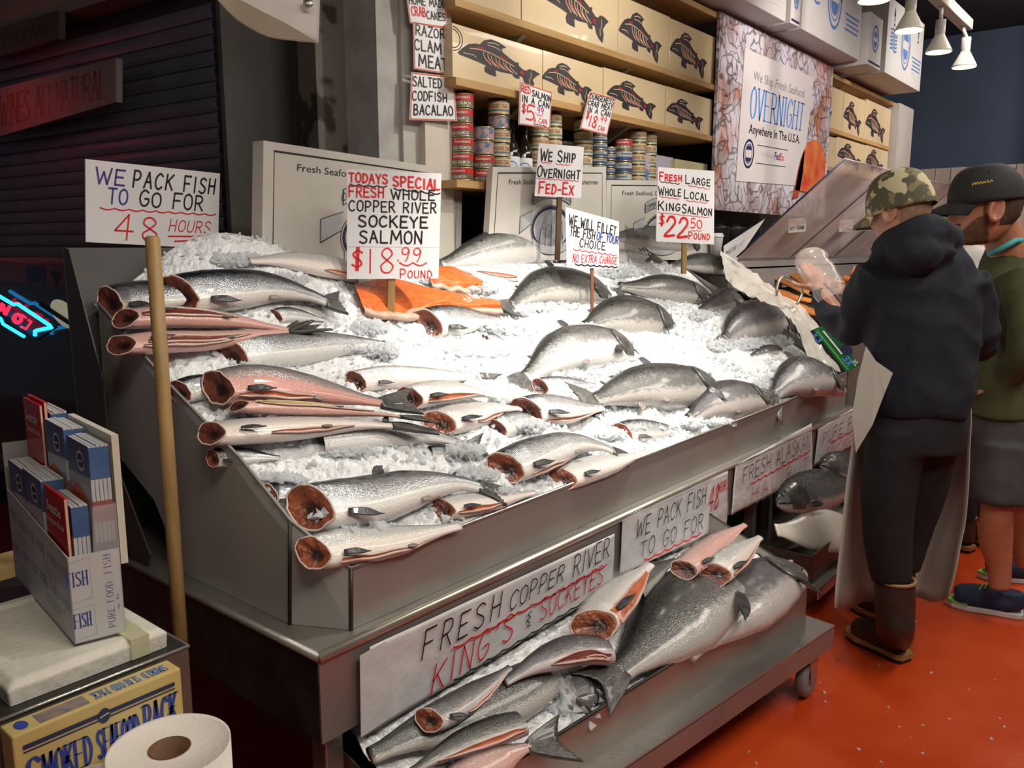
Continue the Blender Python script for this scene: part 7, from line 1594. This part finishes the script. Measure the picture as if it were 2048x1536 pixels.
sleeves = [limb([D(1758, 545, 3.0), D(1728, 600, 3.06), elbow, D(1676, 640, 3.26), D(1650, 606, 3.35), D(1640, 582, 3.38)], [.088, .082, .072, .062, .054, .046]), limb([sh_r, D(1952, 620, 3.02), el_r, wr_r - (wr_r - el_r) * .12], [.080, .076, .070, .052])]
fuse([hood_t] + hood_r + sleeves, 'hoodie', navy_c, t, .009, 7, .016, 11, seed=2)
MB().tube([D(1622, 586, 3.38), D(1640, 596, 3.36), D(1657, 580, 3.35), D(1646, 568, 3.38), D(1628, 574, 3.40)], .010, 8, closed=True).build('sleeve_cuff', navy_c, t, True)
jean = mat('black_denim', (.0065, .007, .009), (.009, .0095, .0115), 24, .8, bump=.2, bscale=120)
pants = [rings(dense([(D(1836, 800, wz), .165, .125), (D(1834, 850, wz), .172, .13), (D(1828, 900, wz), .160, .125)])), limb([D(1793, 860, 3.0), D(1778, 980, 3.02), D(1776, 1080, 3.03), D(1784, 1165, 3.03)], [.105, .098, .086, .072]), limb([D(1866, 860, 3.05), D(1842, 975, 3.12), D(1816, 1070, 3.18), D(1802, 1135, 3.2)], [.105, .095, .082, .072])]
fuse(pants, 'pants', jean, t, .010, 10, .004, 10, (1, 1, .35), seed=5)
boot_m = mat('brown_rubber', (.030, .018, .012), (.04, .025, .017), 10, .45, bump=.1); tan_m = mat('tan_rubber', (.33, .19, .065), None, 10, .5)
def boot(top, ank, toe, heel, r=.068):
    fl = lambda p: np.array([p[0], p[1], 0.0])
    d = nrm(fl(toe) - fl(heel)); L_ = np.linalg.norm(fl(toe) - fl(heel)); h0 = fl(heel); s_ = np.array([-d[1], d[0], 0])
    shaft = rings(dense([(top, r, r), (top * .5 + ank * .5, r * .98, r * 1.0), (ank, r * .86, r * .95), (h0 + d * .07 + np.array([0, 0, .05]), .05, .068)]), 24, s_, d)
    foot = limb([h0 + d * .05 + np.array([0, 0, .055]), h0 + d * L_ * .45 + np.array([0, 0, .062]), h0 + d * L_ * .75 + np.array([0, 0, .048]), h0 + d * (L_ - .04) + np.array([0, 0, .042])], [.048, .056, .052, .036])
    o = fuse([shaft, foot], 'boot', boot_m, t_, .008, 6)
    out = [h0 + d * x + s_ * y for x, y in ((.0, -.030), (.02, -.042), (.10, -.042), (L_ * .7, -.056), (L_ - .03, -.040), (L_, 0), (L_ - .03, .040), (L_ * .7, .056), (.10, .042), (.02, .042), (.0, .03))]
    MB().slab([p + np.array([0, 0, .001]) for p in out], (0, 0, .016)).build('outsole', black_plastic, o)
    MB().slab([h0 + d * L_ * .5 + (p - h0 - d * L_ * .5) * 1.04 + np.array([0, 0, .016]) for p in out], (0, 0, .020)).build('foxing', tan_m, o)
    MB().tube([top + (s_ * cos(a) + d * sin(a)) * (r + .002) for a in np.linspace(0, 2 * pi, 25)[:-1]], .007, 8, closed=True).build('top_band', tan_m, o, True)
t_ = t
boot(D(1789, 1158, 3.03), D(1790, 1262, 3.03), onZ(1694, 1268, .0), onZ(1812, 1326, .0))
boot(D(1792, 1118, 3.2), D(1790, 1208, 3.2), onZ(1700, 1212, .0), onZ(1822, 1262, .0))
# apron sheet hangs in front of the body and shows on both sides
rows = [(698, 1733, 1936, 3.06, 3.02), (760, 1716, 1941, 3.05, 3.0), (850, 1705, 1944, 3.06, 3.02), (950, 1694, 1940, 3.08, 3.05), (1050, 1684, 1930, 3.09, 3.08), (1130, 1675, 1915, 3.10, 3.1), (1195, 1667, 1898, 3.10, 3.12)]
V = []; na = 30; nr_ = 26
for j in range(nr_):
    f = j / (nr_ - 1) * (len(rows) - 1); i = min(len(rows) - 2, int(f)); a = f - i; r0 = [rows[i][q] * (1 - a) + rows[i + 1][q] * a for q in range(5)]
    for k in range(na):
        u = k / (na - 1); x = r0[1] * (1 - u) + r0[2] * u; zc = r0[3] * (1 - u) + r0[4] * u + .30 * sin(pi * u) ** .8
        y = r0[0] + (20 * (1 - u) if j == nr_ - 1 else 0) + 8 * sin(u * 16) * (j / nr_) ** 3
        V.append(D(x + 5 * noise.noise(Vector((u * 3, j * .15, 2))), y, zc + .02 * noise.noise(Vector((u * 8, j * .12, 5)))))
o = mesh('apron', V, [(j * na + k, j * na + k + 1, (j + 1) * na + k + 1, (j + 1) * na + k) for j in range(nr_ - 1) for k in range(na - 1)], mat('white_apron', (.64, .60, .54), (.55, .50, .44), 3, .55, bump=.05), t, True)
md = o.modifiers.new('s', 'SOLIDIFY'); md.thickness = .002
V = [D(1732, 692, 3.0), D(1752, 722, 2.95), D(1786, 746, 2.87), D(1770, 785, 2.88), D(1745, 850, 2.9), D(1712, 905, 2.98), D(1704, 830, 3.04), D(1716, 760, 3.05)]
MB().slab(V, FW * .002).build('apron_flap', MATS['white_apron'], t)
# the bag on the reaching hand is held by the person: a thing of its own
bg = thing('plastic_bag', 'clear crinkled plastic bag pulled over the reaching hand of the hooded worker', 'bag')
bagm = mat('clear_film', (.80, .72, .68), (.70, .60, .56), 9, .08, alpha=.30, bump=.8, bscale=22, coat=.8)
ax_ = nrm(D(1612, 505, 3.42) - D(1655, 612, 3.30)); s1 = nrm(np.cross(ax_, FH)); s2 = np.cross(ax_, s1); V = []; st = D(1668, 600, 3.30); nb_ = 16
for i in range(nb_):
    u = i / (nb_ - 1); r = .062 + .01 * u if u < .75 else .072 * sqrt(max(.01, 1 - ((u - .75) / .26) ** 2)); c_ = st + (D(1612, 500, 3.44) - st) * u
    for k in range(20):
        a = 2 * pi * k / 20; rr = r * (1 + .22 * noise.noise(Vector((cos(a) * 2, sin(a) * 2, u * 5)))); V.append(c_ + s1 * cos(a) * rr + s2 * sin(a) * rr * .75)
mesh('film', V, [(i * 20 + k, i * 20 + (k + 1) % 20, (i + 1) * 20 + (k + 1) % 20, (i + 1) * 20 + k) for i in range(nb_ - 1) for k in range(20)], bagm, bg, True)
# ------------------------------------------------------------ customer in green, profile to the left
t = thing('person', 'bearded person in black cap, olive shirt, grey shorts and blue running shoes', 'person')
hd = Head(D(1973, 415, 3.30), -RT * .95 + FH * .32, 1.22, .12)
cz = 3.42
tors = rings(dense([(D(2026, 850, cz), .15, .11), (D(2030, 760, cz), .15, .105), (D(2036, 640, cz), .155, .11), (D(2044, 575, cz), .13, .09), (D(2036, 530, cz), .09, .07), (D(2020, 490, 3.4), .07, .07)]))
neck = [limb([D(2024, 520, 3.40), D(2008, 478, 3.37), D(1992, 440, 3.33)], [.085, .074, .072])]
sl, el, wl = D(2034, 550, 3.24), D(2050, 690, 3.22), D(2010, 770, 3.34); s2_, e2_, w2_ = D(2010, 552, 3.58), D(1990, 690, 3.6), D(1960, 760, 3.5)
kna, ana = D(1996, 1010, 3.36), D(2000, 1178, 3.42); knb, anb = D(2052, 1000, 3.5), D(2050, 1130, 3.62)
legs = [limb([D(2012, 850, 3.4), kna, D(1990, 1070, 3.40), D(1998, 1130, 3.42), ana], [.10, .062, .066, .048, .040]), limb([D(2050, 850, 3.46), knb, D(2046, 1050, 3.56), anb], [.10, .062, .062, .04])]
arms = [limb([sl + np.array([0, 0, -.04]), el, wl], [.042, .038, .030]), limb([s2_ + np.array([0, 0, -.04]), e2_, w2_], [.042, .038, .03])]
hnd = hand(wl, nrm(-RT * .8 + FH * .4 - np.array([0, 0, .3])), np.array([0, 0, -1.0]), FH, 1, .5) + hand(w2_, nrm(-RT * .5 - FH * .5 - np.array([0, 0, .5])), -RT * -.3 - FH * .5, np.array([0, 0, 1.0]), 1, .5)
fuse([tors] + hd.shapes() + neck + legs + arms + hnd, 'body', mat('ruddy_skin', (.44, .19, .105), (.37, .145, .08), 8, .5, bump=.06, bscale=80), t, .0070, 2)
hd.eyes(t)
hair_m = mat('brown_hair', (.075, .038, .02), (.05, .025, .014), 70, .7, bump=.4, bscale=160, stretch=(1, 1, .3))
hd.patch(-.062, .04, 1.85, 2 * pi - 1.85, .009, 'hair', hair_m, t, jag=.004)
for sg in (1, -1): hd.patch(-.045, .025, sg * 1.34, sg * 1.5, .003, 'sideburn', mat('beard_hair', (.15, .065, .028), (.10, .042, .02), 70, .75, bump=.5, bscale=170), t, na=8)
hd.patch(-.118, -.066, -1.5, 1.5, .006, 'beard', MATS['beard_hair'], t, nz=18, na=60, jag=.004, rise=.040)
hd.patch(-.052, -.042, -.42, .42, .006, 'moustache', MATS['beard_hair'], t, nz=6, na=18)
blackcap = mat('black_cap_cloth', (.010, .010, .011), (.014, .014, .015), 30, .75, bump=.2, bscale=150)
cp = hd.cap(t, blackcap, z0=.024, tall=.140, off=.015)
ik_ = MB()
cq = [hd.S(.070 + .0, 1.05 + .55 * (1 - q / 20.0) * 1.0, .019) + hd.u * (.006 * sin(q * 1.9) + .002) for q in range(21)]
ik_.tube(cq, .0022, 6); ik_.build('cap_script', MATS['ink_yellow'], cp)
green = mat('olive_shirt', (.060, .068, .026), (.048, .055, .020), 20, .85, bump=.15, bscale=140)
sh = [rings(dense([(D(2018, 832, cz), .175, .135), (D(2022, 780, cz), .178, .14), (D(2030, 680, cz), .182, .142), (D(2040, 590, cz), .185, .14), (D(2044, 545, cz), .175, .13), (D(2034, 510, cz), .13, .11), (D(2026, 492, 3.4), .10, .095)])),
      limb([D(2040, 545, 3.28), el, wl + (el - wl) * .08], [.082, .072, .05]), limb([s2_, e2_, w2_ + (e2_ - w2_) * .1], [.08, .07, .05])]
fuse(sh, 'shirt', green, t, .010, 7, .014, 9, seed=8)
MB().tube([D(1980, 506, 3.35), D(1998, 500, 3.29), D(2030, 482, 3.28), D(2062, 478, 3.38), D(2050, 490, 3.5), D(2005, 504, 3.48)], .012, 8, closed=True).build('teal_collar', mat('teal_undershirt', (.07, .36, .38), None, 12, .8), t, True)
short_m = mat('grey_shorts', (.045, .042, .040), (.055, .052, .049), 18, .85, bump=.15, bscale=120)
fuse([rings(dense([(D(2022, 815, cz), .168, .13), (D(2020, 860, cz), .175, .138), (D(2018, 900, cz), .165, .13)])), rings(dense([(D(2002, 880, 3.38), .105, .115), (D(1994, 960, 3.37), .108, .115), (D(1990, 1000, 3.37), .105, .112)])), rings(dense([(D(2050, 880, 3.48), .105, .115), (D(2050, 1000, 3.5), .10, .11)]))], 'shorts', short_m, t, .010, 5, .010, 10, seed=11)
def shoe(toe, heel, ank):
    fl = lambda p: np.array([p[0], p[1], 0.0]); d = nrm(fl(toe) - fl(heel)); L_ = np.linalg.norm(fl(toe) - fl(heel)); h0 = fl(heel); s_ = np.array([-d[1], d[0], 0]); z = lambda q: np.array([0, 0, q])
    up_ = [rings(dense([(h0 + d * .06 + z(.11), .040, .055), (h0 + d * .07 + z(.075), .044, .075), (h0 + d * .09 + z(.04), .046, .09)]), 20, s_, d), limb([h0 + d * .05 + z(.055), h0 + d * L_ * .5 + z(.062), h0 + d * L_ * .78 + z(.05), h0 + d * (L_ - .038) + z(.046)], [.048, .054, .052, .036])]
    o = fuse(up_, 'running_shoe', mat('navy_shoe_mesh', (.010, .020, .055), (.016, .030, .075), 30, .7, bump=.3, bscale=220), t, .006, 4)
    out = [(.0, -.026), (.02, -.040), (.10, -.040), (L_ * .7, -.052), (L_ - .03, -.036), (L_, 0), (L_ - .03, .036), (L_ * .7, .052), (.10, .040), (.02, .040), (.0, .026)]
    P = [h0 + d * x + s_ * y for x, y in out]
    MB().slab([p + z(.001) for p in P], z(.024)).build('white_sole', mat('white_sole', (.60, .60, .58), None, 8, .5), o, False, .004); MB().slab([h0 + d * L_ * .5 + (p - h0 - d * L_ * .5) * 1.02 + z(.025) for p in P[3:8]], z(.010)).build('green_sole_stripe', mat('lime_green', (.22, .50, .12), None, 8, .5), o)
    m_ = MB()
    for k in range(5):
        c = h0 + d * (L_ * .46 + .020 * k) + z(.124 - .008 * k); m_.tube([c - s_ * .034 - z(.014), c + z(.004), c + s_ * .034 - z(.014) + d * .014], .0035, 6)
    for sg in (-1, 1): c = h0 + d * L_ * .44 + z(.132); m_.tube([c, c + s_ * sg * .022 + z(.014), c + s_ * sg * .035 + z(-.004) + d * .01, c + s_ * sg * .012], .003, 6)
    m_.build('shoelaces', MATS['lime_green'], o, True)
shoe(onZ(1888, 1206, 0), onZ(2046, 1236, 0), ana); shoe(onZ(1955, 1155, 0), onZ(2075, 1165, 0), anb)
# ------------------------------------------------------------ third person, almost hidden
t = thing('person', 'mostly hidden person in white shirt and brown boots standing between the other two people', 'person')
hd = Head(D(1948, 432, 4.22), FH * .6 - RT * .6, 1.0, .2)
fuse(hd.shapes() + [limb([D(1952, 500, 4.25), D(1950, 450, 4.23)], [.062, .056]), rings(dense([(D(1945, 740, 4.25), .14, .10), (D(1948, 600, 4.25), .15, .10), (D(1950, 520, 4.25), .14, .09), (D(1950, 492, 4.25), .07, .06)])), limb([D(1925, 740, 4.24), D(1925, 900, 4.24), D(1922, 1060, 4.26)], [.085, .06, .045]), limb([D(1968, 740, 4.26), D(1966, 900, 4.26), D(1960, 1050, 4.3)], [.085, .06, .045]),
     limb([D(1905, 525, 4.25), D(1890, 640, 4.3), D(1885, 640, 4.5)], [.05, .042, .03]), limb([D(1995, 525, 4.25), D(2005, 640, 4.3), D(1980, 650, 4.5)], [.05, .042, .03])] + hand(D(1885, 640, 4.5), FH, np.array([0, 0, -1.0]), RT, 1, .5) + hand(D(1980, 650, 4.5), FH, np.array([0, 0, -1.0]), -RT, 1, .5), 'body', skin, t, .010, 3)
hd.eyes(t); hd.patch(-.06, .114, 1.2, 2 * pi - 1.2, .006, 'hair', hair_m, t)
fuse([rings(dense([(D(1945, 780, 4.25), .165, .125), (D(1948, 620, 4.25), .175, .125), (D(1950, 520, 4.25), .165, .115), (D(1950, 490, 4.25), .09, .08)])), limb([D(1905, 525, 4.25), D(1893, 620, 4.3)], [.07, .06]), limb([D(1995, 525, 4.25), D(2003, 620, 4.3)], [.07, .06])], 'shirt', mat('white_tshirt', (.62, .58, .56), None, 14, .8), t, .012, 5, .01, 10)
fuse([rings(dense([(D(1945, 770, 4.25), .155, .12), (D(1945, 830, 4.25), .16, .12)])), limb([D(1925, 820, 4.24), D(1924, 950, 4.24), D(1922, 1040, 4.26)], [.095, .08, .07]), limb([D(1966, 820, 4.26), D(1964, 950, 4.27), D(1960, 1030, 4.3)], [.095, .08, .07])], 'pants', jean, t, .012, 5)
t_ = t
boot(D(1922, 1030, 4.27), D(1922, 1078, 4.28), onZ(1898, 1092, 0), onZ(1944, 1106, 0)); boot(D(1958, 1020, 4.33), D(1958, 1066, 4.34), onZ(1938, 1082, 0), onZ(1982, 1094, 0))
settle()
